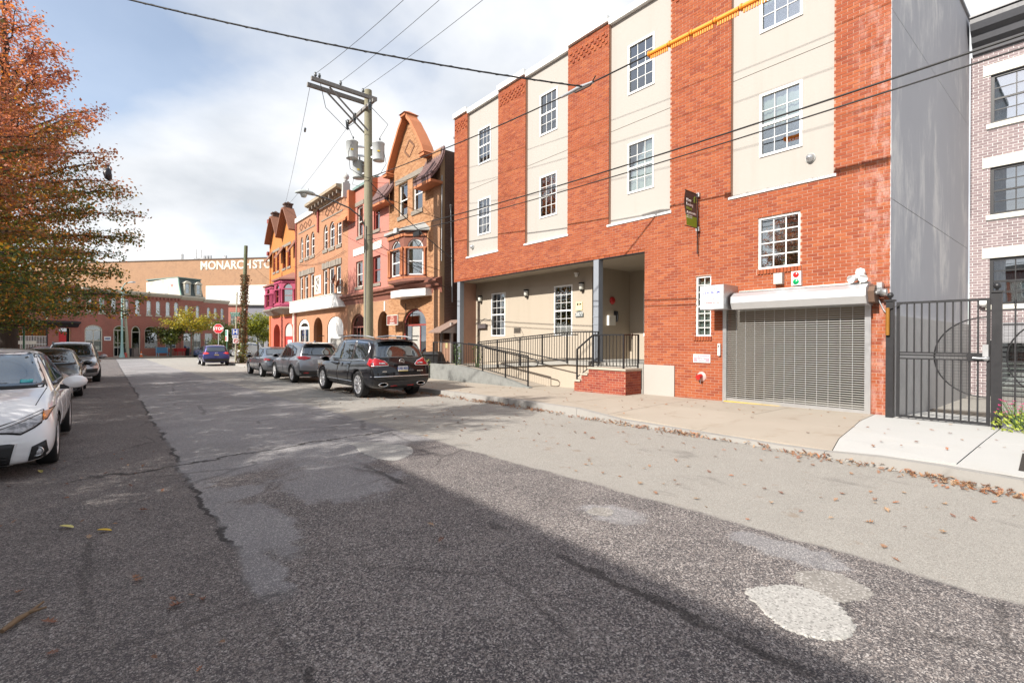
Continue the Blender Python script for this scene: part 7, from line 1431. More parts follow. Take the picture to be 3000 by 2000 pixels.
    # things on the far pavement (own frame, facing the road)
    def ft(name, label, cat, x, y, z=-0.64): 
        p = Matrix.Rotation(FRZ, 3, 'Z') @ Vector((x, y, 0)); return thing(name, label, cat, (FR0[0]+p.x, FR0[1]+p.y, z), FRZ)
    t = ft('bench', 'bright blue slatted bench in front of the arcade shop windows', 'bench', -1.3, 0.9); bl = plain('sky_blue_paint', (0.05,0.30,0.55), 0.5)
    for k in range(4): q = MB(); q.box(0.18,0.22,-0.75,0.65,0.45+k*0.17,0.59+k*0.17); q.build('back_slat', bl, t)
    for k in range(3): q = MB(); q.box(-0.30+k*0.16,-0.17+k*0.16,-0.75,0.65,0.40,0.44); q.build('seat_slat', bl, t)
    for y in (-0.68,0.58):
        for x in (-0.28,0.18): q = MB(); q.box(x-0.03,x+0.03,y-0.03,y+0.03,0,0.40 if x < 0 else 1.1); q.build('leg', plain('pale_blue_paint', (0.35,0.52,0.62), 0.5), t)
    t = ft('trash_bin', 'square brown-grey litter bin beside the leaning wooden pole', 'bin', -1.6, 4.05); q = MB(); q.box(-0.25,0.25,-0.24,0.24,0.03,0.95); q.build('body', plain('taupe_bin', (0.19,0.16,0.145), 0.6), t); q = MB(); q.box(-0.27,0.27,-0.26,0.26,0.951,1.03); q.build('lid', plain('taupe_bin', (0.19,0.16,0.145), 0.6), t)
    t = ft('trash_bin', 'dark plastic wheeled bin behind the square litter bin', 'bin', -1.1, 4.5); q = MB(); q.hexa([(-0.2,-0.2,0.05),(0.2,-0.2,0.05),(0.2,0.2,0.05),(-0.2,0.2,0.05)],[(-0.27,-0.26,0.98),(0.27,-0.26,0.98),(0.27,0.26,0.98),(-0.27,0.26,0.98)]); q.build('body', plain('navy_bin', (0.03,0.035,0.05), 0.6), t); q = MB(); q.box(-0.29,0.29,-0.28,0.28,0.982,1.03); q.build('lid', plain('navy_bin', (0.03,0.035,0.05), 0.6), t)
    orr = plain('cone_orange', (0.62,0.14,0.03), 0.5)
    t = ft('traffic_cone', 'orange traffic cone with white collar right of the litter bin', 'cone', -2.2, 3.72); q = MB(); q.lathe([(0.15,0.03),(0.10,0.28)], 14); q.lathe([(0.085,0.40),(0.035,0.70),(0.0,0.70)], 14); q.build('cone_body', orr, t); q = MB(); q.lathe([(0.10,0.281),(0.085,0.399)], 14); q.build('collar', WHITE, t); q = MB(); q.box(-0.18,0.18,-0.18,0.18,0,0.03); q.build('base', orr, t)
    t = ft('produce_cart', 'red display cart outside the shop left of the parked blue car', 'cart', -1.3, -1.2); rdp = plain('cart_red', (0.50,0.03,0.03), 0.5); q = MB(); q.hexa([(-0.3,-0.5,0.55),(0.3,-0.5,0.55),(0.3,0.5,0.55),(-0.3,0.5,0.55)],[(-0.36,-0.6,0.95),(0.36,-0.6,0.95),(0.36,0.6,0.95),(-0.36,0.6,0.95)]); q.build('tray', rdp, t)
    for x in (-0.26,0.26):
        for y in (-0.45,0.45): q = MB(); q.box(x-0.025,x+0.025,y-0.025,y+0.025,0,0.55); q.build('leg', rdp, t)
    q = MB(); q.box(-0.02,0.02,-0.02,0.02,0.95,1.6); q.build('post', BLACKM, t)
    t = ft('trash_bin', 'round black litter drum right of the red cart', 'bin', -1.2, -2.15); q = MB(); q.lathe([(0.24,0.0),(0.27,0.15),(0.29,0.85)], 16); q.build('drum', BLACKM, t); q = MB(); q.lathe([(0.30,0.851),(0.31,0.93),(0.2,0.95),(0.18,0.88)], 16); q.build('rim', BLACKM, t)
    t = ft('lamp_post', 'pale teal street lamp post at the far kerb with a boxed foot', 'lamp post', -2.1, 5.65); te = plain('pale_teal_paint', (0.30,0.48,0.46), 0.5); q = MB(); q.lathe([(0.16,0.6),(0.11,2.0),(0.09,8.0)], 12); q.build('shaft', te, t); q = MB(); q.lathe([(0.28,0.0),(0.26,0.15),(0.18,0.45),(0.17,0.6)], 12); q.build('foot', te, t); q = MB(); q.tube([(0,0,7.9),(-0.6,0,8.4),(-1.8,0,8.5)], 0.05, 8); q.build('arm', te, t); q = MB(); q.box(-2.4,-1.75,-0.15,0.15,8.42,8.56); q.build('lamp_head', STEEL, t)
    t = ft('utility_pole', 'leaning bare wooden pole beside the teal lamp post', 'pole', -1.9, 4.95); q = MB(); q.tube([(0,0,0),(0.0,0.12,2.5),(0.02,0.45,7.6)], [0.17,0.15,0.11], 10); q.build('shaft', plain('pale_bleached_wood', (0.36,0.36,0.27), 0.85, var=0.3, scale=6), t); q = MB(); q.box(-0.12,0.12,0.2,0.5,5.2,5.35); q.build('bracket', STEEL, t)
    q = MB(); q.lathe([(0.14,0.0),(0.15,0.35),(0.10,0.5),(0.05,0.56)], 12); q.lathe([(0.19,0.0),(0.19,0.05)], 12); h = ft('fire_hydrant', 'small red fire hydrant at the foot of the teal lamp post', 'hydrant', -2.0, 5.25); q.build('barrel', plain('hydrant_red', (0.55,0.09,0.06), 0.5), h); q = MB(); q.tube([(0,-0.2,0.3),(0,0.2,0.3)], 0.05, 8); q.build('outlet', plain('hydrant_red', (0.55,0.09,0.06), 0.5), h)
far_street()
def plane_frame(L, Rr):
    d = Vector((L[0]-Rr[0], L[1]-Rr[1])); d.normalize(); return math.atan2(-d.x, d.y)
def warehouse():
    Rp, Lp = (24.78,105.91), (6.26,127.62); rz = plane_frame(Lp, Rp)
    t = thing('storage_warehouse', 'huge tan brick storage warehouse with white painted lettering along the top', 'building', (Rp[0],Rp[1],0), rz)
    tan = brick_tex('tan_warehouse_brick', (0.40,0.225,0.125), (0.345,0.19,0.105), (0.38,0.25,0.16), stain=0.3, bw=0.42, rh=0.135, ms=0.016)
    L = 28.55; q = MB(); q.box(0,40,-38,60,-1.2,17.6); q.build('wall', tan, t)
    q = MB(); q.box(-0.12,40.1,-38,60,17.602,17.8); q.build('coping', plain('dark_coping', (0.12,0.09,0.07), 0.8), t)
    y_of = lambda px: np.interp(px, [430,790], [L,0]) if px <= 790 else 0-(px-790)*L/360
    wp = plain('weathered_sign_white', (0.66,0.62,0.52), 0.85, var=0.15, scale=1.5)
    o = text('MONARCH', 2.35, wp, t, (-0.05, (float(y_of(598))+float(y_of(733)))/2, 16.35), ext=0.02, bold=0.03, sx=0.98); o = text('STORAGE', 2.35, wp, t, (-0.05, float(y_of(741))-5.2, 16.35), ext=0.02, bold=0.03, sx=0.98)
    q = MB(); q.box(-0.03,-0.004,-30,float(y_of(608)),-1,12.3); q.build('whitewashed_wall', plain('white_render', (0.66,0.65,0.61), 0.85, var=0.06, scale=0.8, dirt=0.12), t)
    q = MB(); q.box(-0.05,-0.004,float(y_of(608)),float(y_of(594)),8.9,9.6); q.build('white_patch', plain('white_render', (0.66,0.65,0.61), 0.85), t)
    for k, (px, h, n_) in enumerate([(522,1.3,1),(562,2.1,1),(577,2.0,1),(606,0.8,3),(651,0.7,1)]):
        a = thing('roof_antenna', ['slim grey antenna pair left on the warehouse roof','tall white panel antenna on the warehouse roof','second white panel antenna with spiky arms on the warehouse roof','low cluster of dishes left of the warehouse lettering top','small boxed antenna above the lettering on the warehouse roof'][k], 'antenna', (0,0,0)); p = Matrix.Rotation(rz,3,'Z') @ Vector((1.0, float(y_of(px)), 0)); a.location = (Rp[0]+p.x, Rp[1]+p.y, 17.8); a.rotation_euler = (0,0,rz)
        q = MB(); q.tube([(0,0,0),(0,0,h)], 0.06, 6); q.tube([(0,-0.4,h*0.5),(0,0.4,h*0.5)], 0.04, 5); q.build('mast', STEEL, a)
        q = MB(); 
        for j in range(n_): q.box(-0.15,0.05,-0.35+j*0.7-0.2,-0.35+j*0.7+0.2,h*0.2,h*1.02)
        q.build('panel', WHITE if k in (1,2) else plain('grey_unit', (0.3,0.31,0.32), 0.5), a)
        if k in (2,3): q = MB(); [q.tube([(0,-0.9,0.15),(0,0.9,0.15+0.18*j)], 0.04, 5) for j in range(3)]; q.build('bracing', BLACKM, a)
warehouse()
def side_street():
    # brick and grey shopfronts seen between the ivy pole and the turreted house
    for nm, lab, cat, Lq, Rq, top, mw_, dark in [('brick_shop','plain red brick block just left of the ivy pole','building',(15.6,97.2),(18.65,94.73),7.55,FARBRICK,False),('grey_shop','grey shopfront with white posts behind the yellow-green tree','building',(18.7,94.7),(26.5,88.3),7.4,plain('slate_grey_front', (0.20,0.20,0.23), 0.75, var=0.2),True)]:
        rz = plane_frame(Lq, Rq); t = thing(nm, lab, cat, (Rq[0],Rq[1],0), rz); L = math.dist(Lq, Rq)
        hs = [rect_pts(a,a+0.9,-0.6,2.4) for a in np.arange(0.4,L-1.0,1.35)]+[rect_pts(a,a+0.8,4.0,5.8) for a in np.arange(0.5,L-1.0,1.6)]
        q = MB(); wall(q, rect_pts(0,L,-1.1,top), hs, 0.0, 0.2); q.box(0.21,8,0,L,top-0.5,top-0.1); q.build('wall', mw_, t)
        for h in hs: window(t, 0.05, h[0][0], h[1][0], h[0][1], h[2][1], CREAM_T if h[0][1] > 3 else plain('white_post_paint', (0.6,0.6,0.57), 0.6), GLASS_DIRTY, 1, 2, 0.07, True, 0.06, lites=False)
        q = MB(); q.box(-0.25,0.05,-0.02,L+0.02,top-0.28,top+0.02); q.build('cornice', STONE if not dark else BLACKM, t)
        q = MB(); q.box(-0.5,-0.003,0,L,2.6,3.1); q.build('awning_board', plain('dark_green_board', (0.03,0.045,0.04), 0.7), t)
side_street()
def far_cars():
    sw = [('window',[(0.62,0.965),(0.06,0.965),(0.04,1.36),(0.22,1.37)]),('window',[(0.0,0.965),(-0.72,0.985),(-0.74,1.33),(-0.02,1.365)])]
    def loc(x, y): p = Matrix.Rotation(FRZ,3,'Z') @ Vector((x,y,0)); return (FR0[0]+p.x, FR0[1]+p.y, zg(FR0[1]+p.y)-0.03)
    LB = paint_mat('light_blue_paint', (0.10,0.17,0.36), 0.4)
    vehicle('parked_hatchback', 'light blue hatchback parked by the far kerb under the yellow tree', 'car', loc(-3.4,-3.55), FRZ, SEDAN, (4.0,1.72,1.5), (4.65,1.78,1.455), (-1.15,1.2), 0.31, LB, side=sw, doors=[SED_DOORS[0]], handles=[(0.16,0.86)], windscreen=[(-0.66,1.0),(0.66,1.0),(0.52,1.36),(-0.52,1.36)], backlight=[(-0.6,1.09),(0.6,1.09),(0.48,1.36),(-0.48,1.36)], front=[('headlight',[(-0.82,0.74),(-0.78,0.62),(-0.58,0.56),(-0.52,0.62)],CLEAR_L,True,0.01)], mirrors=(0.86,0.7,1.0))
    SU = paint_mat('off_white_paint', (0.60,0.60,0.60))
    sv = [('window',[(0.80,1.06),(0.18,1.06),(0.10,1.60),(0.30,1.62)]),('window',[(0.08,1.065),(-0.80,1.085),(-0.80,1.63),(0.02,1.615)]),('window',[(-0.95,1.10),(-1.75,1.14),(-1.85,1.45),(-0.92,1.60)])]
    vehicle('parked_suv', 'white SUV parked across the far street behind the violet blue crossover', 'car', loc(-3.6,-8.3), FRZ, SUV, (4.9,1.95,1.82), (5.12,2.0,1.77), (-1.50,1.52), 0.37, SU, side=sv, windscreen=[(-0.78,1.18),(0.78,1.18),(0.62,1.66),(-0.62,1.66)], backlight=[(-0.7,1.2),(0.7,1.2),(0.6,1.6),(-0.6,1.6)], mirrors=(0.97,0.95,1.09))
    vehicle('parked_hatchback', 'white hatchback seen from behind, right of the ivy pole', 'car', (13.4,66.5,zg(66.5)-0.03), R(-50), SUV, (4.2,1.8,1.5), (5.12,2.0,1.77), (-1.25,1.3), 0.32, SU, side=[], rear=[('tail_light',[(-0.89,1.06),(-0.89,0.80),(-0.72,0.78),(-0.72,1.04)],RED_L,True,0.010)], backlight=[(-0.6,1.06),(0.6,1.06),(0.52,1.34),(-0.52,1.34)], extra=lambda t, bv: plate(t, -2.12, 0.72))
    BP = paint_mat('brown_maroon_paint', (0.085,0.045,0.045), 0.2)
    vehicle('parked_sedan', 'dark maroon sedan half hidden behind the oak trunk across the street', 'car', (-4.4,63.6,zg(63.6)-0.02), FRZ+math.pi, SEDAN, (4.7,1.8,1.48), (4.65,1.78,1.455), (-1.3,1.35), 0.32, BP, side=sw, windscreen=[(-0.66,1.0),(0.66,1.0),(0.52,1.36),(-0.52,1.36)], backlight=[(-0.6,1.09),(0.6,1.09),(0.48,1.36),(-0.48,1.36)], mirrors=(0.86,0.7,1.0))
far_cars()

# ------------------------------------------------------------ signs at the corner
VF = R(-39.4)   # boards turned to the camera side of the street: their faces look down the street towards us
def board(parent, poly, m, y0=-0.006, y1=0.006, name='plate'): q = MB(); q.prism(poly, y0, y1, 'y'); return q.build(name, m, parent)
TR = (R(90), 0, 0)
def corner_signs():
    gp = plain('galvanised_post', (0.36,0.40,0.38), 0.5, metal=0.4); sgr = plain('sign_green', (0.0,0.22,0.15), 0.5); sr = plain('sign_red', (0.55,0.015,0.025), 0.45); sb = plain('sign_blue', (0.03,0.09,0.42), 0.45)
    g = lambda y: zg(y)-0.02
    t = thing('stop_sign', 'red octagonal STOP sign on a metal post at the corner', 'stop sign', (8.34,55.29,g(55)), VF*0.85); zc = 2.51-g(55)
    oc = lambda r: [(r*math.cos(R(22.5+45*k)), zc+r*math.sin(R(22.5+45*k))) for k in range(8)]
    board(t, oc(0.49), WHITE); board(t, oc(0.465), sr, -0.010, -0.0065, 'red_face'); text('STOP', 0.40, WHITE, t, (0,-0.013,zc), TR, 0.002, 0.03); q = MB(); q.box(-0.03,0.03,0.008,0.04,0,zc+0.45); q.build('post', gp, t)
    t = thing('parking_sign', 'tall narrow green and white sign right of the STOP sign', 'sign', (8.97,54.78,g(55)), VF*1.2); board(t, [(-0.14,1.95),(0.14,1.95),(0.14,3.05),(-0.14,3.05)], WHITE); board(t, [(-0.12,2.45),(0.02,2.45),(0.02,3.02),(-0.12,3.02)], sgr, -0.010, -0.0065, 'green_field'); board(t, [(-0.12,2.0),(0.0,2.0),(0.0,2.40),(-0.12,2.40)], sr, -0.010, -0.0065, 'red_field'); q = MB(); q.box(-0.03,0.03,0.008,0.04,0,3.0); q.build('post', plain('green_post', (0.04,0.13,0.08), 0.6), t)
    t = thing('street_name_sign', 'two green street name blades on a tall pale wooden post by the ivy pole', 'street sign', (8.64,48.57,g(48.5)), VF*0.5); q = MB(); q.tube([(0,0,0),(0.02,0,2.5),(0.10,0.03,6.2)], [0.07,0.065,0.05], 10); q.build('post', plain('pale_bleached_wood', (0.36,0.36,0.27), 0.85), t)
    board(t, [(-0.42,4.28),(0.34,4.28),(0.34,4.45),(-0.42,4.45)], sgr, -0.09, -0.08, 'name_blade'); text('BARING ST', 0.13, WHITE, t, (-0.04,-0.093,4.36), TR, 0.002, 0.02); board(t, [(-0.36,4.10),(0.36,4.10),(0.36,4.26),(-0.36,4.26)], sgr, -0.085, -0.075, 'name_blade'); text('LANCASTER AV', 0.10, WHITE, t, (0,-0.088,4.18), TR, 0.002, 0.02)
    z0 = -g(48.5); board(t, [(-0.27,1.62+z0+0.02),(0.25,1.62+z0+0.02),(0.25,2.28+z0),(-0.27,2.28+z0)][:0] or [(-0.27,2.45),(0.25,2.45),(0.25,3.0),(-0.27,3.0)], WHITE, -0.09, -0.08, 'hospital_plate'); board(t, [(-0.25,2.47),(0.23,2.47),(0.23,2.98),(-0.25,2.98)], sb, -0.094, -0.0905, 'blue_face'); text('H', 0.52, WHITE, t, (-0.01,-0.097,2.72), TR, 0.002, 0.03)
    board(t, [(-0.25,2.18),(0.23,2.18),(0.23,2.41),(-0.25,2.41)], WHITE, -0.09, -0.08, 'arrow_plate'); q = MB(); q.prism([(-0.2,2.27),(0.05,2.27),(0.05,2.22),(0.19,2.295),(0.05,2.37),(0.05,2.32),(-0.2,2.32)], -0.094, -0.0905, 'y'); q.build('arrow', sb, t)
    board(t, [(-0.20,1.72),(0.28,1.72),(0.28,2.14),(-0.20,2.14)], WHITE, -0.09, -0.08, 'no_parking_plate'); q = MB(); q.tube([(0.04+0.15*math.cos(a), -0.095, 1.94+0.15*math.sin(a)) for a in np.linspace(0,2*math.pi,21)], 0.022, 5); q.tube([(-0.07,-0.095,2.04),(0.15,-0.095,1.84)], 0.02, 5); q.build('red_ring', sr, t)
    t = thing('sign_post', 'thin green metal sign post rising into the oak leaves behind the white sedan', 'post', (-3.1,33.0,zg(33)+0.1)); q = MB(); q.box(-0.035,0.035,-0.03,0.03,0,3.9); q.build('post', plain('green_post', (0.04,0.13,0.08), 0.6), t); board(t, [(-0.15,3.2),(0.15,3.2),(0.15,3.85),(-0.15,3.85)], WHITE, -0.05, -0.04)
    t = thing('signal_mast', 'white pole with a short horizontal arm beside the oak trunk across the street', 'pole', (-6.85,63.3,-0.65)); wq = plain('cool_white_paint', (0.62,0.68,0.66), 0.5); q = MB(); q.tube([(0,0,0),(0,0,4.4)], 0.09, 10); q.build('mast', wq, t); q = MB(); q.box(0.1,1.75,-0.06,0.06,1.62,1.92); q.build('arm', CREAM_T, t); q = MB(); q.lathe([(0.2,0),(0.18,0.3),(0.1,0.4)], 10); q.build('base', wq, t)
corner_signs()

# ------------------------------------------------------------ utility poles, lamp, wires
def wood_pole_mat():
    b = NB('treated_pole_wood'); p = b.pos(); v = b.vscale(p, (9,9,0.5)); c = b.mix(b.noise(v, 1.6, 6, 0.65), (0.17,0.165,0.105), (0.29,0.265,0.19))
    c = b.mix(b.math('MULTIPLY', b.step(b.noise(v, 3.5, 5, 0.7), 0.55, 0.7), 0.6), c, (0.07,0.065,0.05)); n = b.bump(b.noise(b.vscale(p,(30,30,1.2)), 1.5, 5, 0.7), 0.6, 0.012); return b.end(b.pbsdf(c, 0.85, n))
POLEW = wood_pole_mat(); GREYW = plain('grey_crossarm_wood', (0.22,0.21,0.195), 0.85, var=0.3, scale=9, bump=0.2); WIRE = plain('black_wire', (0.012,0.012,0.012), 0.5); CAN = plain('transformer_grey', (0.50,0.53,0.53), 0.45, var=0.08, dirt=0.2); PORC = plain('dark_porcelain', (0.05,0.06,0.065), 0.3)
PX, PY = 8.2, 19.2
def utility_pole():
    zb = zs(PX, PY)-0.02
    t = thing('utility_pole', 'tall greenish wooden utility pole with side-mounted crossarm and three transformers', 'utility pole', (PX,PY,zb)); L = lambda *p: (p[0]-PX, p[1]-PY, p[2]-zb)
    q = MB(); q.tube([L(PX+0.0,PY-0.05,zb),L(PX,PY,4.0),L(PX-0.01,PY+0.06,11.65)], [0.20,0.185,0.15], 14); q.build('shaft', POLEW, t)
    for y, z in ((PY-0.24,11.24),(PY+0.24,11.20)):
        q = MB(); q.box(5.85-PX,8.42-PX,y-0.06-PY,y+0.06-PY,z-0.07-zb,z+0.07-zb); q.build('crossarm', GREYW, t)
        q = MB(); q.bar(L(6.55,y*0.7+PY*0.3,z-0.08), L(8.10,PY+(y-PY)*0.7,9.92), 0.045, 0.055); q.build('brace', GREYW, t)
    q = MB(); q.box(8.0-PX-0.02,8.0-PX+0.08,18.3-PY,21.0-PY,10.80-zb,10.92-zb); q.build('cutout_arm', GREYW, t)
    for x in (6.0,6.15,6.95,7.85): 
        q = MB(); q.lathe([(0.03,0),(0.025,0.05),(0.06,0.07),(0.035,0.10),(0.055,0.13),(0.03,0.16),(0.04,0.19),(0,0.2)], 10, L(x,PY-0.24,11.31)); q.build('insulator', PORC, t)
    for y in (20.8,20.0,18.45):
        q = MB(); q.lathe([(0.02,-0.24),(0.05,-0.20),(0.03,-0.12),(0.055,-0.06),(0.03,0.0),(0.055,0.06),(0.03,0.12),(0.04,0.2)], 10, L(7.94,y,10.72)); q.tube([L(7.9,y,10.5),L(7.84,y-0.06,10.85)], 0.025, 6); q.build('fuse_cutout', PORC, t)
    for x, y, z, r, h in ((7.62,19.50,8.78,0.235,0.72),(8.47,18.86,8.72,0.235,0.74),(7.98,19.72,8.12,0.24,0.70)):
        q = MB(); q.lathe([(r*0.55,0),(r*0.97,0.02),(r,0.05),(r,h*0.93),(r*1.05,h*0.94),(r*1.05,h),(r*0.7,h+0.05),(0,h+0.06)], 22, L(x,y,z)); c = q.build('transformer', CAN, t)
        q = MB(); q.lathe([(0.03,0),(0.045,0.05),(0.025,0.09),(0.04,0.13),(0.02,0.18)], 8, L(x+0.05,y,z+h+0.04)); q.build('bushing', PORC, c); q = MB(); d = Vector((x-PX, y-PY)).normalized(); q.bar(L(PX+d.x*0.12,PY+d.y*0.12,z+h*0.75), L(x-d.x*r*0.9,y-d.y*r*0.9,z+h*0.75), 0.09, 0.06); q.bar(L(PX+d.x*0.12,PY+d.y*0.12,z+h*0.25), L(x-d.x*r*0.9,y-d.y*r*0.9,z+h*0.25), 0.09, 0.06); q.build('bracket', STEEL, c)
        q = MB(); a = math.atan2(0-y, 0-x); q.box(-0.02,0.002,-0.05,0.05,-0.025,0.025); o = q.build('yellow_label', plain('yellow_tag', (0.65,0.45,0.02), 0.5), c); o.location = L(x+math.cos(a)*(r+0.004), y+math.sin(a)*(r+0.004), z+h*0.45); o.rotation_euler = (0,0,a+math.pi)
    q = MB()
    for pts in ([L(7.5,19.3,9.3),L(7.35,19.2,8.9),L(7.45,19.25,8.3),L(7.9,19.1,8.05),L(8.2,18.98,8.0)],[L(8.6,18.7,9.2),L(8.68,18.6,8.6),L(8.5,18.75,8.2),L(8.25,18.98,8.0)],[L(7.95,19.95,8.7),L(7.8,19.9,7.9),L(8.05,19.5,7.75),L(8.15,19.0,7.95)],[L(7.64,19.5,9.7),L(7.5,19.6,10.1),L(7.94,20.0,10.55)],[L(8.5,18.86,9.65),L(8.75,18.6,10.2),L(8.0,18.45,10.6)],[L(6.15,18.96,11.3),L(6.6,19.6,10.6),L(7.9,20.8,10.5)]): q.tube(pts, 0.012, 5)
    o = q.build('drop_wires', WIRE, t); o['kind'] = 'stuff'
    q = MB(); q.tube([L(PX-0.17,PY-0.1,zb),L(PX-0.165,PY-0.1,6.1)], 0.02, 6); q.build('conduit', plain('grey_cable', (0.22,0.21,0.2), 0.6), t)
    lt = thing('street_lamp', 'cobra-head street lamp on a long arm from the utility pole', 'street lamp', (PX,PY,zb))
    q = MB(); q.tube([L(8.05,PY,6.05),L(7.9,PY,6.42),L(7.4,PY,6.72),L(6.7,PY,6.9),L(6.05,PY,6.98)], 0.03, 8); q.build('arm', plain('dark_grey_arm', (0.10,0.10,0.10), 0.5), lt)
    q = MB(); P = [(6.08,6.98,0.05,0.05),(5.98,7.0,0.12,0.08),(5.75,7.02,0.16,0.10),(5.52,6.99,0.15,0.09),(5.36,6.95,0.07,0.04)]; vs = []
    for x, z, w, h in P:
        for k in range(10): a = 2*math.pi*k/10; vs.append(L(x, PY+w*math.cos(a), z+h*math.sin(a)*(1 if math.sin(a) > 0 else 0.7)))
    q.add(vs, [(i*10+k,i*10+(k+1)%10,(i+1)*10+(k+1)%10,(i+1)*10+k) for i in range(4) for k in range(10)]+[tuple(range(10))[::-1],tuple(range(40,50))], 0, True); q.build('lamp_head', plain('lamp_grey', (0.42,0.46,0.44), 0.45), lt)
    q = MB(); q.lathe([(0.0,-0.12),(0.08,-0.10),(0.12,-0.02),(0.12,0.02)], 14, L(5.66,PY,6.92)); q.build('lens', plain('lamp_lens', (0.55,0.57,0.52), 0.2), lt); q = MB(); q.lathe([(0.035,0),(0.035,0.06),(0,0.07)], 8, L(5.8,PY,7.11)); q.build('photocell', STEEL, lt)
utility_pole()
def wire(label, pts, r=0.011, group=None, m=None, name='overhead_wire'):
    q = MB(); q.tube(pts, r, 6); o = q.build(name, m or WIRE); return tag(o, label, 'wire', group)
def sag(a, b, s, n=14): return [(a[0]+(b[0]-a[0])*f, a[1]+(b[1]-a[1])*f, a[2]+(b[2]-a[2])*f-4*s*f*(1-f)) for f in [i/n for i in range(n+1)]]
def overhead():
    X1 = 8.32; w1 = lambda y: 1.5+(6.95+0.0041*(y-3.3)**2-1.5)*X1/8.0
    ys = np.linspace(-12, 18.9, 30); wire('thick upper cable sagging along the street to the splice and orange guard', [(X1+(8.2-X1)*max(0,(y-15)/4), y, w1(y)-0.15*max(0,(y-15)/4)) for y in ys], 0.016)
    w2 = lambda y: 4.97+0.0026*(y-2.5)**2; w3 = lambda y: 4.82+0.0024*(y-2.5)**2
    wire('upper of the two black lines crossing the brick facade', [(8.0, y, w2(y)) for y in ys], 0.014); wire('lower of the two black lines crossing the brick facade', [(8.0, y, w3(y)) for y in ys], 0.011)
    # orange line guard: a chain of ribbed half shells
    t = thing('line_guard', 'bright orange ribbed line guard clipped over the upper cable', 'line guard'); og = plain('safety_orange', (0.80,0.27,0.02), 0.5)
    y = 5.87; k = 0
    while y > -3.5:
        l = 0.46; q = MB(); a, b = (X1, y, w1(y)), (X1, y-l+0.015, w1(y-l+0.015)); q.tube([a, b], 0.045, 8)
        q.tube([(X1,y-0.015,w1(y)),(X1,y-0.045,w1(y-0.045))], 0.062, 8)
        for j in range(9): yy = y-0.06-j*0.044; q.box(X1-0.012,X1+0.012,yy-0.026,yy,w1(yy)-0.11,w1(yy)-0.03)
        q.build('guard_segment', og, t); y -= l; k += 1
    s = thing('cable_splice', 'knotted cable clamp where the service drop joins the upper cable', 'splice'); q = MB(); q.tube([(X1,8.3,w1(8.3)),(X1,7.75,w1(7.75)+0.02),(X1,7.3,w1(7.3))], [0.03,0.05,0.03], 8); q.build('sleeve', STEEL, s); q = MB(); q.tube([(X1,7.9,w1(7.9)),(X1-0.1,7.75,w1(7.8)-0.12),(X1,7.4,w1(7.4)-0.05),(X1-0.05,7.2,w1(7.2)+0.08)], 0.014, 6); q.build('jumper', WIRE, s)
    P = sag((X1,7.6,w1(7.6)), (-3.0,15.2,9.4), -0.02 if False else 0.28, 30)
    wire('twisted service drop crossing the street from upper left to the splice', P, 0.017); q = MB()
    q.tube([(p[0]+0.02*math.cos(i*1.9), p[1], p[2]+0.02*math.sin(i*1.9)) for i, p in enumerate(sag((X1,7.6,w1(7.6)),(-3.0,15.2,9.4),0.28,110))], 0.010, 5); tag(q.build('overhead_wire', WIRE), 'second strand wound round the twisted service drop', 'wire')
    sp = thing('service_pole', 'slim wooden service pole on the left pavement holding the twisted drop', 'pole', (-3.0,15.2,zg(15.2)+0.1)); q = MB(); q.tube([(0,0,0),(0,0,9.6)], [0.14,0.10], 10); q.build('shaft', POLEW, sp)
    for i, x in enumerate((6.0,6.95,7.85)):
        a = (x, PY-0.24, 11.5); zq = (10.42,10.74,10.78)[i]; k = (11.5-zq)/((PY-2)**2-(11.7-2)**2); f = lambda y: 11.5-k*((PY-2)**2-(y-2)**2)
        wire('%s of the three thin high wires running from the crossarm over our heads' % ('leftmost','middle','rightmost')[i], [(x, y, f(y)) for y in np.linspace(PY-0.24, -14, 24)], 0.007, None)
    wire('long guy wire from the crossarm tip down to the turreted house', sag((5.9,PY,11.15),(11.0,42.4,12.1),0.2), 0.008); wire('guy wire from the cutout arm down to the turreted house', sag((8.0,20.9,10.7),(11.0,42.5,12.0),0.15), 0.008)
    for (x, y, z, p) in [(0,0,0,0)]: pass
    q = MB(); q.tube([(7.05,23.7,11.25),(7.12,24.0,11.24)], 0.05, 8); tag(q.build('strain_insulator', PORC), 'small dark strain insulator halfway along the long guy wire', 'insulator')
    wire('thick service cable slanting from the pole to the entrance corner of the brick building', sag((PX,PY-0.1,7.9),(11.35,17.72,4.9),0.12), 0.018); wire('thin service wire slanting down across the ochre house bay', sag((PX,PY-0.1,5.7),(11.35,17.9,3.6),0.10), 0.010); wire('upper service wire from the pole to the ochre house corner', sag((PX,PY-0.1,7.6),(11.38,18.95,6.9),0.08), 0.010); wire('lower service wire drooping from the pole to the ochre house corner', sag((PX,PY-0.1,5.5),(11.38,18.93,4.6),0.10), 0.010)
    wire('slack wire from the pole to the ochre house window lintel', sag((PX,PY,7.95),(11.3,20.45,9.3),0.25), 0.009)
    wire('long droopy wire along the orange twin house front', sag((PX,PY+0.1,6.8),(11.3,31.2,8.4),0.2)+sag((11.3,31.2,8.4),(11.28,41.0,7.2),0.5)[1:]+sag((11.28,41.0,7.2),(9.2,47.0,8.4),0.4)[1:], 0.010); wire('thin wire from the ivy pole to the turreted house bay', sag((8.6,44.6,8.3),(10.6,43.8,6.2),0.3), 0.009); wire('loose cable looping under the upper windows of the orange twin house', sag((11.33,30.0,7.0),(11.33,39.9,7.3),0.35), 0.010)
    wire('thin line from the street name post across the far street', sag((8.7,48.5,5.4),(3.0,76.0,4.6),0.5), 0.010)
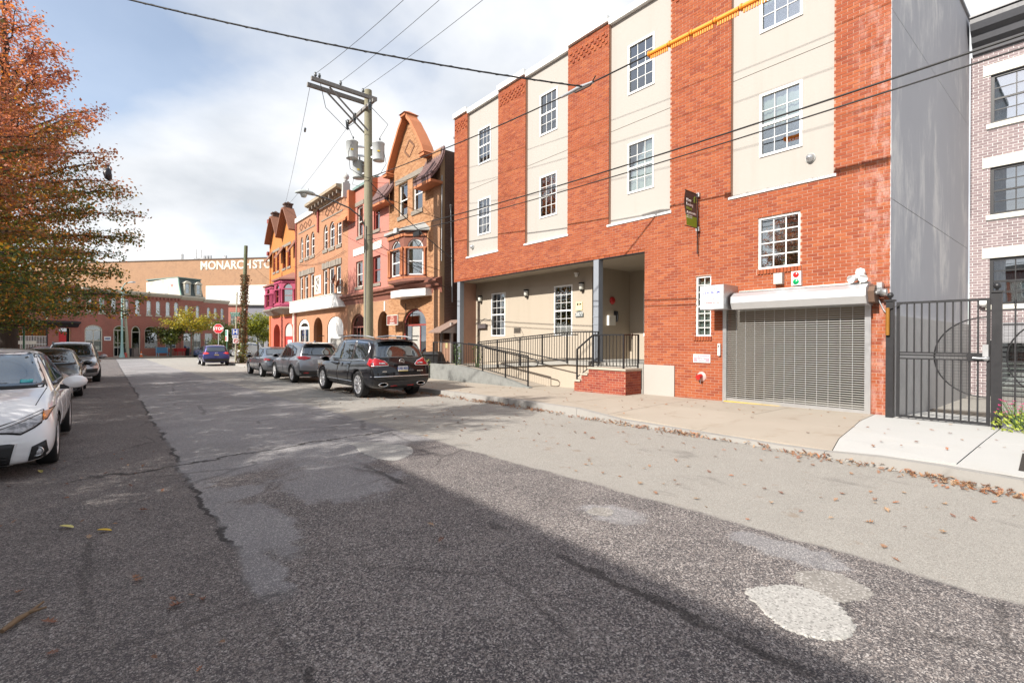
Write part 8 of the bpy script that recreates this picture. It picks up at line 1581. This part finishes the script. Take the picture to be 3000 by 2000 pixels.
    for y, z, lab, m_, sz in ((16.3,5.46,'pale grey splice box on the upper black line near the pole',CAN,(0.10,0.24,0.17)),(14.75,5.10,'black splice case on the lower black line beside the ochre bay',WIRE,(0.09,0.42,0.15))):
        t = thing('splice_box', lab, 'splice box', (8.0,y,z)); q = MB(); q.box(-sz[0]/2,sz[0]/2,-sz[1]/2,sz[1]/2,-sz[2]/2-0.05,sz[2]/2-0.05); q.build('case', m_, t); q = MB(); q.tube([(0,-sz[1]/2,0),(0.05,-sz[1]*0.9,-0.25),(0,-0.1,-0.5),(-0.03,0.2,-0.2)], 0.012, 6); q.build('tail_loop', WIRE, t)
    t = thing('service_riser', 'pale conduit riser with weatherhead on the dark side wall of the ochre house', 'conduit'); q = MB(); q.tube([(12.0,18.84,3.2),(11.95,18.84,5.6),(11.9,18.84,7.4)], 0.03, 8); q.build('pipe', STEEL, t); q = MB(); q.tube([(11.9,18.84,7.4),(11.88,18.80,7.55),(11.85,18.72,7.5)], 0.05, 8); q.build('weatherhead', STEEL, t)
overhead()

# ------------------------------------------------------------ trees
def leaf_mesh(name, C, col, size, mats, flat=0.6, seed=1, shape=0):
    """C: (n,3) leaf centres, col: (n,3) pigments; every leaf a small folded blade of its own"""
    rg = np.random.default_rng(seed); n = len(C); nrm = rg.normal(size=(n,3)); nrm[:,2] = np.abs(nrm[:,2])+flat; nrm /= np.linalg.norm(nrm,axis=1)[:,None]
    a = rg.normal(size=(n,3)); u = np.cross(nrm,a); u /= np.linalg.norm(u,axis=1)[:,None]; v = np.cross(nrm,u); s = size*rg.uniform(0.65,1.3,n)[:,None]; dr = np.array([0,0,-1.0])*s*0.18
    tip, base, l, r = C+u*s*0.5+dr, C-u*s*0.5, C+v*s*0.36+dr*0.5+u*s*0.05, C-v*s*0.36+dr*0.5+u*s*0.05
    V = np.stack([base,r,tip,l],1).reshape(-1,3); F = np.arange(4*n).reshape(n,4)
    me = bpy.data.meshes.new(name); me.vertices.add(4*n); me.vertices.foreach_set('co', V.astype(np.float32).ravel()); me.loops.add(4*n); me.loops.foreach_set('vertex_index', F.ravel().astype(np.int32)); me.polygons.add(n)
    me.polygons.foreach_set('loop_start', (np.arange(n)*4).astype(np.int32)); me.polygons.foreach_set('loop_total', np.full(n,4,np.int32)); me.update(calc_edges=True)
    ca = me.attributes.new('pigment','FLOAT_COLOR','FACE'); ca.data.foreach_set('color', np.concatenate([col,np.ones((n,1))],1).astype(np.float32).ravel()); me.materials.append(mats); return me
def leaf_material():
    b = NB('autumn_leaf'); at = b.n('ShaderNodeAttribute'); at.attribute_name = 'pigment'; c = at.outputs['Color']
    d = b.n('ShaderNodeBsdfDiffuse'); b.set(d.inputs[0], c); tr = b.n('ShaderNodeBsdfTranslucent'); b.set(tr.inputs[0], b.mix(1.0, c, (1.3,1.15,0.7), 'MULTIPLY')); m = b.n('ShaderNodeMixShader'); m.inputs[0].default_value = 0.5; b.nt.links.new(d.outputs[0], m.inputs[1]); b.nt.links.new(tr.outputs[0], m.inputs[2])
    g = b.n('ShaderNodeBsdfGlossy'); g.inputs['Roughness'].default_value = 0.45; m2 = b.n('ShaderNodeMixShader'); m2.inputs[0].default_value = 0.05; b.nt.links.new(m.outputs[0], m2.inputs[1]); b.nt.links.new(g.outputs[0], m2.inputs[2]); return b.end(m2.outputs[0])
LEAFM = leaf_material()
def bark(name, a, c2):
    b = NB(name); p = b.pos(); v = b.vscale(p,(10,10,1.6)); c = b.mix(b.noise(v,1.5,6,0.7), a, c2); return b.end(b.pbsdf(c,0.9,b.bump(b.noise(v,2.2,6,0.7),0.8,0.03)))
BARK = bark('oak_bark', (0.035,0.028,0.024), (0.11,0.09,0.075)); BARK2 = bark('grey_bark', (0.06,0.055,0.045), (0.14,0.13,0.11))
def pin_oak():
    rg = random.Random(11); H = 16.2; env = lambda z: float(np.interp(z, [2.2,3.0,4.2,5.6,7.5,9.2,10.6,12.0,13.8,15.2,16.4], [3.3,4.5,5.1,5.2,5.0,4.8,4.6,3.6,2.7,1.6,0.4]))
    tr = MB(); tp = [(0.05*math.sin(z*0.7), 0.06*math.cos(z*0.5)-0.06, z) for z in np.linspace(0,H,16)]; tr.tube(tp, [0.36*(1-z/H)**0.8+0.03+0.12*max(0,1-z/0.8) for z in np.linspace(0,H,16)], 12); LC = []; lv = []
    br = MB(); n = 92
    for i in range(n):
        f = (i+0.5)/n; zt = 3.0+(H-3.2)*f**1.05; a = i*2.39996+rg.uniform(-0.3,0.3); L = env(zt)*rg.uniform(0.72,1.04); rise = L*float(np.interp(zt,[2.4,5,9,13,16],[-0.03,0.08,0.30,0.75,1.2])); zb = max(2.9, min(zt-rise, H-0.8))
        mid = (0.5*L*math.cos(a), 0.5*L*math.sin(a), zb+(zt-zb)*0.62+0.12*L*0.3); tip = (L*math.cos(a), L*math.sin(a), zt)
        base = (0,0,zb); Q = []
        for k in range(9):
            t = k/8; Q.append(tuple((1-t)**2*base[j]+2*t*(1-t)*mid[j]+t*t*tip[j]+(rg.uniform(-0.08,0.08) if 0 < k < 8 else 0) for j in range(3)))
        br.tube(Q, [0.075*(1-k/8)**0.9*(0.5+0.5*L/6)+0.008 for k in range(9)], 5, 0, False)
        m = int(6+L*3.6)
        for k in range(m):
            t = 0.22+0.78*(k+rg.random())/m; j = min(int(t*8),7); g = t*8-j; c = [Q[j][q]+(Q[j+1][q]-Q[j][q])*g for q in range(3)]; l = (0.35+0.36*L*(1-t)*0.55+0.25)*rg.uniform(0.5,1.1); b = a+(1 if k % 2 else -1)*rg.uniform(0.5,1.15); e = (c[0]+l*math.cos(b), c[1]+l*math.sin(b), c[2]+l*rg.uniform(-0.3,0.4))
            if rg.random() < 0.5: br.tube([c,e], [0.014,0.004], 3, 0, False)
            for _ in range(int(13+28*l)): 
                w = rg.random()**0.8; LC.append((c[0]+(e[0]-c[0])*w+rg.gauss(0,0.13), c[1]+(e[1]-c[1])*w+rg.gauss(0,0.13), c[2]+(e[2]-c[2])*w+rg.gauss(0,0.17)-0.05))
    C = np.array(LC); h = C[:,2]; rad = np.hypot(C[:,0],C[:,1])
    nz = np.sin(C[:,0]*1.3+C[:,2]*0.9)+np.sin(C[:,1]*1.7-C[:,2]*1.4)+0.5*np.sin(C[:,0]*3.1+C[:,1]*2.3); g = np.clip((h-4.6)/7.6+0.15*nz+RNG.normal(0,0.17,len(C)),0,1)
    pal = np.array([[0.085,0.125,0.028],[0.11,0.13,0.028],[0.19,0.13,0.035],[0.26,0.115,0.05],[0.34,0.125,0.072],[0.44,0.18,0.13]]); x = g*(len(pal)-1); i0 = np.clip(x.astype(int),0,len(pal)-2); fr = (x-i0)[:,None]; col = pal[i0]*(1-fr)+pal[i0+1]*fr
    yel = RNG.random(len(C)) < np.clip(0.16-0.02*(h-2.5),0.01,1); col[yel] = [0.42,0.26,0.03]; org = RNG.random(len(C)) < 0.12; col[org] = [0.45,0.17,0.04]; col *= RNG.uniform(0.8,1.5,(len(C),1))
    lm = leaf_mesh('crown', C, col, 0.122, LEAFM, 0.35, 3)
    lo = thing('oak_tree', 'large pin oak turning from green to orange red behind the left parked cars', 'tree', (-3.35,29.6,zg(29.6)+0.08)); tr.build('trunk', BARK, lo); bm_ = br.build('branches', BARK, lo, fix=False); cr = link('crown', lm, lo)
    bg = thing('plastic_bag', 'dark plastic bag caught high in the outer oak branches', 'bag', (0.0,25.9,8.2)); q = MB(); q.lathe([(0.0,-0.28),(0.14,-0.2),(0.17,0.0),(0.10,0.18),(0.03,0.26),(0.06,0.34)], 9)
    for i, v in enumerate(q.v): q.v[i] = (v[0]*(0.8+0.3*math.sin(i*1.7)), v[1]*(0.8+0.3*math.cos(i*2.1)), v[2])
    q.build('bag_body', plain('dark_plastic_bag', (0.02,0.018,0.022), 0.35), bg); q = MB(); q.tube([(0,0,0.3),(0.1,0.1,0.5)], 0.01, 4); q.build('knot', plain('dark_plastic_bag', (0.02,0.018,0.022), 0.35), bg)
    for x, y, s, rz, d in [(-4.4,6.5,0.36,2.0,'unseen young oak added at the end of the house row to roughen its shadow'),(-3.9,9.4,0.56,1.0,'nearest oak on the left pavement, level with the white sedan'),(-3.7,15.6,0.62,2.4,'second oak on the left pavement, before the dark sedan'),(-3.7,22.0,0.66,4.1,'third oak on the left pavement, level with the dark sedan'),(-9.5,12.2,0.62,5.0,'first oak of the back row beyond the left pavement'),(-9.8,19.0,0.66,0.4,'second oak of the back row beyond the left pavement'),(-9.6,26.5,0.66,3.0,'third oak of the back row beyond the left pavement')]:  # the young oak is added out of view to roughen the houses' shadow edge
        c = copy_tree(lo); c.location = (x,y,zg(y)+(0.08 if x > -6 else -0.06)); c.rotation_euler = (0,0,rz); c.scale = (s,s,s); c['label'] = d; c['group'] = 'street oaks on the left pavement'
    lo['group'] = 'street oaks on the left pavement'
pin_oak()
def small_tree(label, loc, H, rx, crown, cols, seed, nleaf=5200, size=0.22, trunk=True, name='locust_tree', clear=2.0):
    rg = random.Random(seed); t = thing(name, label, 'tree', loc); tr, br = MB(), MB(); tr.tube([(0,0,0),(0.06,0.03,clear*0.6),(0.0,0.1,clear+0.6),(0.1,0.0,H*0.75)], [0.13,0.10,0.075,0.02], 8); L = []
    for i in range(26):
        a = i*2.4+rg.uniform(-0.4,0.4); f = rg.random(); z = clear+(H-clear)*(0.15+0.8*f); l = rx*(1-0.55*abs(f-0.35))*rg.uniform(0.55,1.05); tip = (l*math.cos(a), l*math.sin(a), z); br.tube([(0,0.03,clear*0.8+(z-clear)*0.5),(l*0.5*math.cos(a),l*0.5*math.sin(a),z-0.25),tip],[0.04,0.025,0.008],5,0,False)
        for _ in range(nleaf//26): w = 0.35+0.7*rg.random(); L.append((tip[0]*w+rg.gauss(0,0.30), tip[1]*w+rg.gauss(0,0.30), (clear*0.8+(z-clear)*0.5)*(1-w)+z*w+rg.gauss(0,0.17)))
    C = np.array(L); col = np.array(cols)[np.array([rg.randrange(len(cols)) for _ in L])]; k = np.clip((C[:,2]-clear)/(H-clear),0,1)[:,None]; col = col*(1-0.0*k)*RNG.uniform(0.7,1.2,(len(C),1))
    tr.build('trunk', BARK2, t); br.build('branches', BARK2, t, fix=False); link('crown', leaf_mesh('crown', C, col, size, LEAFM, 0.7, seed), t); return t
YEL_ = [(0.45,0.36,0.03),(0.38,0.34,0.04),(0.28,0.28,0.03),(0.50,0.40,0.05)]; GRN_ = [(0.06,0.10,0.02),(0.09,0.12,0.025),(0.05,0.075,0.018)]; YG_ = [(0.26,0.30,0.03),(0.20,0.25,0.03),(0.34,0.34,0.04),(0.14,0.18,0.03)]
small_tree('yellow locust tree with a flat spreading crown in front of the mansard building', (8.0,71.4,-0.66), 5.9, 3.6, None, YEL_+[(0.2,0.24,0.03)], 5, 4200, 0.2, clear=3.0)
small_tree('dark green small tree standing left under the yellow locust crown', (5.9,72.6,-0.66), 4.0, 2.2, None, GRN_+[(0.14,0.15,0.03)], 6, 3600, 0.2, name='small_tree', clear=1.6)
small_tree('dark green bushy tree behind the STOP sign', (11.0,66.5,-0.7), 4.6, 2.1, None, GRN_+[(0.12,0.16,0.03)], 7, 4600, 0.2, name='small_tree', clear=0.8)
small_tree('yellow-green street tree right of the ivy pole', (14.0,65.4,-0.7), 5.3, 2.6, None, YG_, 8, 5200, 0.2, clear=1.6)
def ivy_pole():
    t = thing('ivy_pole', 'headless wooden pole wrapped in brown ivy at the corner', 'pole', (8.38,44.5,zg(44.5)+0.08)); H = 9.55; sh = lambda z: (0.28*z/H, 0.10*z/H, z); q = MB(); q.tube([sh(z) for z in np.linspace(0,H,9)], [0.17-0.035*k/8 for k in range(9)], 12); q.build('shaft', plain('mossy_pole', (0.12,0.14,0.08), 0.85, var=0.3, scale=5, bump=0.3), t)
    rg = random.Random(4); L = []
    for i in range(2600):
        z = 7.2*rg.random()**1.15; a = rg.uniform(0,6.283); r = 0.17+abs(rg.gauss(0,0.09))*(1.8 if z < 1.6 else 1.0); c = sh(z); L.append((c[0]+r*math.cos(a), c[1]+r*math.sin(a), z))
    C = np.array(L); cols = np.array([(0.16,0.09,0.05),(0.22,0.12,0.06),(0.10,0.09,0.03),(0.13,0.07,0.04)]); col = cols[RNG.integers(0,4,len(L))]; low = (C[:,2] < 1.7) & (RNG.random(len(L)) < 0.5); col[low] = [0.20,0.23,0.04]
    link('ivy', leaf_mesh('ivy', C, col, 0.13, LEAFM, 0.0, 9), t)
ivy_pole()

# ------------------------------------------------------------ left-hand houses that throw the big shadow (beside and behind the camera)
def left_row():
    y = -25.0; i = 0; shades = [(0.24,0.085,0.06),(0.20,0.07,0.055),(0.27,0.11,0.075)]; words = ['first','second','third','fourth','fifth','sixth','seventh','eighth','ninth']
    while y < 5.5:
        w = 6.2; t = thing('row_house', 'two-storey brick row house on the left pavement, %s counted from behind the camera' % words[i], 'house', (-6.6,y,zg(max(y,0))), 0, 'row houses on the left side'); c = shades[i % 3]; m = brick_tex('left_row_brick_%d' % (i % 3), c, tuple(x*0.8 for x in c), (0.28,0.2,0.16))
        q = MB(); hs = [rect_pts(-(a+0.95),-a,z,z+1.5) for a in (0.9,3.6) for z in (0.9,4.0)]; q2 = MB(); wall(q2, rect_pts(-w,0,-0.4,6.15), hs, 0.0, 0.2); q2.box(0.21,8,-w,0,-0.4,6.1); wl_ = q2.build('wall', m, t); wl_.rotation_euler = (0,0,math.pi)
        for h in hs: ww = window(t, 0.05, h[0][0], h[1][0], h[0][1], h[2][1], OFFWHITE, GLASS, 1, 2, 0.06, True, 0.06, lites=False); ww.rotation_euler = (0,0,math.pi)
        q = MB(); q.box(-0.3,0.35,0,w,6.152,6.44); q.build('cornice', STONE, t); y += w; i += 1
left_row()

# ------------------------------------------------------------ bins and a passer-by
def wheelie(label, loc, rz, col, lab=None):
    t = thing('wheeled_bin', label, 'bin', loc, rz); m = plain('bin_plastic_%d' % int(col[0]*1000), col, 0.55)
    q = MB(); q.hexa([(-0.22,-0.22,0.06),(0.22,-0.22,0.06),(0.22,0.26,0.02),(-0.22,0.26,0.02)],[(-0.30,-0.32,0.98),(0.30,-0.32,0.98),(0.30,0.32,0.98),(-0.30,0.32,0.98)]); q.build('body', m, t)
    q = MB(); q.hexa([(-0.33,-0.36,0.985),(0.33,-0.36,0.985),(0.33,0.36,0.985),(-0.33,0.36,0.985)],[(-0.26,-0.28,1.07),(0.26,-0.28,1.07),(0.26,0.30,1.09),(-0.26,0.30,1.09)]); q.build('lid', m, t)
    q = MB(); q.tube([(-0.25,0.38,0.98),(0.25,0.38,0.98)], 0.018, 8); q.build('handle', m, t)
    for x in (-0.25,0.25): q = MB(); q.lathe([(0.11,-0.025),(0.11,0.025)], 14, (x,0.27,0.11), 'x'); q.build('wheel', RUBBER, t)
    if lab: q = MB(); q.hexa([(-0.19,-0.292,0.55),(0.19,-0.292,0.55),(0.19,-0.27,0.55),(-0.19,-0.27,0.55)],[(-0.21,-0.330,0.88),(0.21,-0.330,0.88),(0.21,-0.3,0.88),(-0.21,-0.3,0.88)]); q.build('blue_label', plain('recycling_blue', (0.06,0.20,0.55), 0.5), t); q = MB(); q.hexa([(-0.18,-0.300,0.60),(0.18,-0.300,0.60),(0.18,-0.296,0.60),(-0.18,-0.296,0.60)],[(-0.18,-0.306,0.65),(0.18,-0.306,0.65),(0.18,-0.300,0.65),(-0.18,-0.300,0.65)]); q.build('label_stripe', WHITE, t)
wheelie('dark grey wheeled bin with a blue label, left one beside the ramp wall', (10.25,19.0,zs(10.2,19)), R(-38), (0.045,0.045,0.05), True)
wheelie('plain dark grey wheeled bin tight against the end of the ramp wall', (10.55,18.25,zs(10.5,18.2)), R(-30), (0.032,0.032,0.034)); wheelie('third dark wheeled bin tucked behind against the ochre house', (10.98,18.85,zs(11,18.8)), R(-60), (0.028,0.028,0.03))
def person():
    t = thing('person', 'person with short dark hair and a light blue shirt behind the black SUV', 'person', (9.37,18.84,zs(9.4,18.8)), R(200))
    def skin(name, pts, edges, rad, m, root=0):
        me = bpy.data.meshes.new(name); me.from_pydata(pts, edges, []); o = bpy.data.objects.new('tmp', me); COL.objects.link(o); md = o.modifiers.new('s','SKIN'); md.use_smooth_shade = True
        for i, r in enumerate(rad): me.skin_vertices[0].data[i].radius = r if isinstance(r, tuple) else (r,r)
        me.skin_vertices[0].data[root].use_root = True; sb = o.modifiers.new('u','SUBSURF'); sb.levels = 2; dg = bpy.context.evaluated_depsgraph_get(); r = bpy.data.meshes.new_from_object(o.evaluated_get(dg)); bpy.data.objects.remove(o); r.materials.clear(); r.materials.append(m); r.name = name
        for p in r.polygons: p.use_smooth = True
        return link(name, r, t)
    sk = plain('skin', (0.38,0.21,0.14), 0.55); sh = plain('light_blue_shirt', (0.42,0.52,0.68), 0.8, bump=0.1); tr = plain('dark_trousers', (0.03,0.035,0.05), 0.8)
    P = [(0,0,0.92),(0,0,1.08),(0,-0.01,1.28),(0,0,1.42),(0,0.01,1.50),(0,0.02,1.56),(0,0.03,1.64),(0,0.02,1.70),(-0.17,0,1.41),(-0.23,0.0,1.18),(-0.24,0.10,0.96),(-0.235,0.15,0.88),(0.17,0,1.41),(0.23,0,1.18),(0.24,0.10,0.96),(0.235,0.15,0.88),(-0.09,0,0.88),(-0.10,0.01,0.50),(-0.10,-0.02,0.09),(-0.10,0.13,0.04),(0.09,0,0.88),(0.10,0.03,0.50),(0.11,0.0,0.09),(0.11,0.15,0.04)]
    E_ = [(0,1),(1,2),(2,3),(3,4),(4,5),(5,6),(6,7),(3,8),(8,9),(9,10),(10,11),(3,12),(12,13),(13,14),(14,15),(0,16),(16,17),(17,18),(18,19),(0,20),(20,21),(21,22),(22,23)]
    r = [(0.14,0.10),(0.13,0.095),(0.155,0.105),(0.12,0.08),(0.055,0.055),(0.07,0.075),(0.085,0.10),(0.07,0.085),0.06,0.045,0.035,0.03,0.06,0.045,0.035,0.03,0.09,0.06,0.042,0.035,0.09,0.06,0.042,0.035]
    skin('body', P, E_, r, sk)
    skin('shirt', [(0,0,0.90),(0,0,1.08),(0,-0.01,1.28),(0,0,1.42),(-0.175,0,1.41),(-0.232,0.0,1.22),(0.175,0,1.41),(0.232,0,1.22)], [(0,1),(1,2),(2,3),(3,4),(4,5),(3,6),(6,7)], [(0.155,0.115),(0.145,0.11),(0.17,0.12),(0.135,0.09),0.072,0.062,0.072,0.062], sh)
    skin('trousers', [(0,0,0.95),(-0.09,0,0.86),(-0.10,0.01,0.50),(-0.10,-0.02,0.10),(0.09,0,0.86),(0.10,0.03,0.50),(0.11,0,0.10)], [(0,1),(1,2),(2,3),(0,4),(4,5),(5,6)], [(0.15,0.11),0.10,0.07,0.055,0.10,0.07,0.055], tr)
    for x in (-0.10,0.11): q = MB(); q.hexa([(x-0.05,-0.08,0),(x+0.05,-0.08,0),(x+0.05,0.19,0),(x-0.05,0.19,0)],[(x-0.04,-0.07,0.09),(x+0.04,-0.07,0.09),(x+0.04,0.16,0.05),(x-0.04,0.16,0.05)]); q.build('shoe', BLACKM, t)
    q = MB(); vs = []
    q.lathe([(0.0,0.115),(0.05,0.108),(0.085,0.08),(0.102,0.03),(0.100,-0.02),(0.088,-0.06)], 18, (0,0.0,1.665))
    for i, v in enumerate(q.v): q.v[i] = (v[0]*0.92, v[1]*1.05-0.005+(0.02 if v[2] > 1.66 else -0.03), v[2])
    q.build('hair', plain('dark_hair', (0.015,0.011,0.009), 0.7, bump=0.4, bscale=200), t); q = MB()
    for x in (-0.095,0.095): q.lathe([(0,-0.008),(0.022,-0.004),(0.018,0.008)], 8, (x,0.02,1.635), 'x')
    q.build('ears', sk, t); q = MB(); q.hexa([(-0.015,0.115,1.61),(0.015,0.115,1.61),(0.015,0.14,1.61),(-0.015,0.14,1.61)],[(-0.008,0.11,1.66),(0.008,0.11,1.66),(0.008,0.12,1.66),(-0.008,0.12,1.66)]); q.build('nose', sk, t)
    for x in (-0.035,0.035): q = MB(); q.lathe([(0,-0.008),(0.012,0.0)], 8, (x,0.118,1.665), 'y'); q.build('eye', BLACKM, t)
    q = MB(); q.box(-0.028,0.028,0.108,0.122,1.575,1.585); q.build('mouth', plain('lip', (0.30,0.12,0.10), 0.6), t)
person()

# ------------------------------------------------------------ fallen leaves, twig
OAK = []
for s in (1,-1):
    pts = [(0.0,-0.5),(0.05,-0.32),(0.28,-0.30),(0.10,-0.14),(0.38,-0.02),(0.13,0.06),(0.30,0.26),(0.09,0.24),(0.0,0.55)]
    OAK.append([(x*s,y) for x,y in pts])
OUT = OAK[0]+OAK[1][-2:0:-1]
def leaf_shape(curl, seed):
    rg = random.Random(seed); v = [(x, y, curl*(x*x*1.6+0.5*max(0,y)**2)+rg.uniform(0,0.05)) for x, y in OUT]+[(0,0.0,0.0),(0,0.25,0.01),(0,-0.25,0.0),(0,-0.75,0.02)]; n = len(OUT); c, u, d, st = n, n+1, n+2, n+3
    f = []
    for i in range(n):
        j = (i+1) % n; ym = (OUT[i][1]+OUT[j][1])/2; f.append((i, j, u if ym > 0.12 else (d if ym < -0.2 else c)))
    f += [(c,u,OUT.index((0.13,0.06))) if (0.13,0.06) in OUT else (c,u,5),(d,c,3),(0,st,1)]; return v, f
LV = [leaf_shape(c, i) for i, c in enumerate((0.5,0.9,0.25,1.3))]
def litter_mat():
    b = NB('dry_leaf'); g = b.n('ShaderNodeNewGeometry'); oi = b.n('ShaderNodeObjectInfo'); r = b.math('FRACT', b.math('ADD', g.outputs['Random Per Island'], oi.outputs['Random']))
    c = b.ramp(r, [(0.0,(0.27,0.125,0.06)),(0.25,(0.36,0.19,0.095)),(0.45,(0.21,0.085,0.048)),(0.62,(0.40,0.26,0.15)),(0.82,(0.38,0.13,0.04)),(0.9,(0.15,0.08,0.05))], 'CONSTANT'); c = b.mix(b.math('MULTIPLY', b.noise(b.pos(),90,3),0.4), c, (0.10,0.05,0.03)); return b.end(b.pbsdf(c,0.7))
DRY = litter_mat()
def litter():
    rg = random.Random(21); q = MB()
    def put(x, y, z, s, tilt=0.5):
        v, f = LV[rg.randrange(4)]; M = Matrix.Rotation(rg.uniform(0,6.28),3,'Z') @ Matrix.Rotation(rg.gauss(0,tilt),3,'X') @ Matrix.Rotation(rg.gauss(0,tilt*0.6),3,'Y'); q.add([tuple(M @ Vector(p)*s+Vector((x,y,z))) for p in v], f)
    for i in range(3000):
        y = rg.uniform(-3,15) if i % 5 else rg.uniform(15,40); dens = 1.0 if y < 3.2 else (0.55 if y < 9.5 else 0.75)
        if rg.random() > dens*(0.35+0.9*max(0,math.sin(y*2.3)*math.sin(y*0.9+1.0)+0.35)): continue
        d = abs(rg.gauss(0,0.10 if y > 3 else 0.13)); x = kx(y)-0.03-d; put(x, y, road_z(x,y)+0.012+rg.random()*0.05*max(0,1-d/0.15), rg.uniform(0.035,0.085), 0.55)
    for i in range(420): x, y = rg.uniform(4.0,7.0), rg.uniform(-1,14); put(x, y, road_z(x,y)+0.012, rg.uniform(0.04,0.085), 0.2) if rg.random() < 0.45 else None
    for i in range(300): x, y = rg.uniform(7.9,11.2), rg.uniform(0,16); put(x, y, zs(x,y)+0.012, rg.uniform(0.04,0.085), 0.2) if rg.random() < 0.5 else None
    for i in range(800): y = rg.uniform(1.5,34); x = -2.5+abs(rg.gauss(0,0.45)); put(x, y, road_z(x,y)+0.012, rg.uniform(0.045,0.085), 0.35)
    for i in range(200): x, y = rg.uniform(-2.4,0.6), rg.uniform(1.2,9); put(x, y, road_z(x,y)+0.010, rg.uniform(0.03,0.06), 0.3) if rg.random() < 0.5 else None
    for i in range(300): x, y = rg.uniform(5.6,7.6), rg.uniform(12.8,18); put(x, y, road_z(x,y)+0.012, rg.uniform(0.05,0.09), 0.4)
    tag(q.build('leaf_litter', DRY, fix=False), 'scattered dry oak leaves drifted along the kerbs and over the road', None, None, 'stuff')
    ml = []
    for i, (v, f) in enumerate(LV): m = MB(); m.add(v, f); ml.append(m.mesh('leaf', DRY, fix=False))
    yl = plain('yellow_leaf', (0.62,0.40,0.02), 0.55, var=0.2); pale = plain('pale_yellow_leaf', (0.55,0.48,0.16), 0.6, var=0.2); ov = MB(); n = 14; ov.add([(0.22*math.sin(t)*(1+0.15*math.cos(t)), -0.5*math.cos(t), 0.10*abs(math.sin(t))) for t in np.linspace(0,2*math.pi,n+1)[:-1]]+[(0,-0.2,0.0),(0,0.2,0.0)], [(i,(i+1)%n,n if (i < 4 or i >= 10) else n+1) for i in range(n)]+[(4,n,n+1),(10,n+1,n)])
    def one(x, y, s, lab, me, rz, tl=0.15): o = link('fallen_leaf', me, None, (x,y,road_z(x,y)+0.012+s*0.05), (tl,tl*0.5,rz)); o.scale = (s,s,s); tag(o, lab, 'leaf', 'single leaves lying on the near road')
    one(-0.02,5.11,0.10,'bright yellow oval leaf lying on the dark asphalt at lower left', ov.mesh('leaf', yl, fix=False), 1.2); one(-0.26,5.42,0.11,'pale yellow pointed leaf left of the bright yellow one', ov.mesh('leaf', pale, fix=False), 1.0); one(-0.62,8.1,0.10,'yellow green leaf beside the front wheel of the white sedan', ov.mesh('leaf', pale, fix=False), 0.3)
    for k, (x, y, d) in enumerate([(-0.11,5.02,'curled tan oak leaf just below the two yellow leaves'),(0.25,5.55,'tan oak leaf beside the long seam, up from the yellow leaf'),(0.15,3.88,'pale brown oak leaf left of the seam in the lower left'),(1.96,3.22,'small brown leaf alone in the middle of the shaded road'),(2.06,3.55,'lone brown leaf behind the small brown one in the shaded road'),(0.30,3.36,'faded leaf by the long seam near the bottom left'),(-0.20,3.22,'crumpled tan oak leaf near the bottom edge at left'),(5.61,3.52,'large orange brown leaf on the sunlit pale lane'),(-0.24,3.59,'pinkish oak leaf right of the twig'),(-0.41,4.15,'pale oak leaf close to the left edge')]): one(x, y, 0.065+0.012*(k % 3), d, ml[k % 4], k*1.7)
    t = thing('twig', 'broken piece of bark-brown branch lying on the road at lower left', 'twig', (-0.36,3.72,road_z(-0.36,3.72)+0.02)); q = MB(); q.tube([(-0.06,-0.10,0),(-0.01,-0.02,0.008),(0.03,0.04,0.004),(0.08,0.14,0.008)], [0.012,0.016,0.011,0.005], 7); q.build('stick', plain('twig_bark', (0.20,0.13,0.075), 0.85, var=0.3, scale=40), t); q = MB(); q.tube([(0.03,0.03,0.01),(0.10,0.02,0.02)], [0.010,0.005], 6); q.build('side_shoot', plain('twig_bark', (0.2,0.13,0.075), 0.85), t)
litter()

# ------------------------------------------------------------ every Empty to the base of its thing
def rebase():
    bpy.context.view_layer.update()
    for o in [x for x in bpy.data.objects if x.type == 'EMPTY' and x.parent is None and x.children]:
        inv = o.matrix_world.inverted(); lo, hi = Vector((1e9,)*3), Vector((-1e9,)*3)
        for c in o.children_recursive:
            if c.type == 'MESH':
                for k in c.bound_box:
                    p = inv @ (c.matrix_world @ Vector(k)); lo = Vector(map(min, lo, p)); hi = Vector(map(max, hi, p))
        if o.get('kind') == 'structure' or lo.x > 1e8 or o.name.split('.')[0] in ('parked_suv','parked_sedan','parked_crossover','oak_tree','utility_pole','street_lamp'): continue
        d = Vector(((lo.x+hi.x)/2, (lo.y+hi.y)/2, lo.z))
        if d.length < 0.3: continue
        for c in o.children: c.location = c.location - d
        o.location = o.matrix_world @ d
rebase()
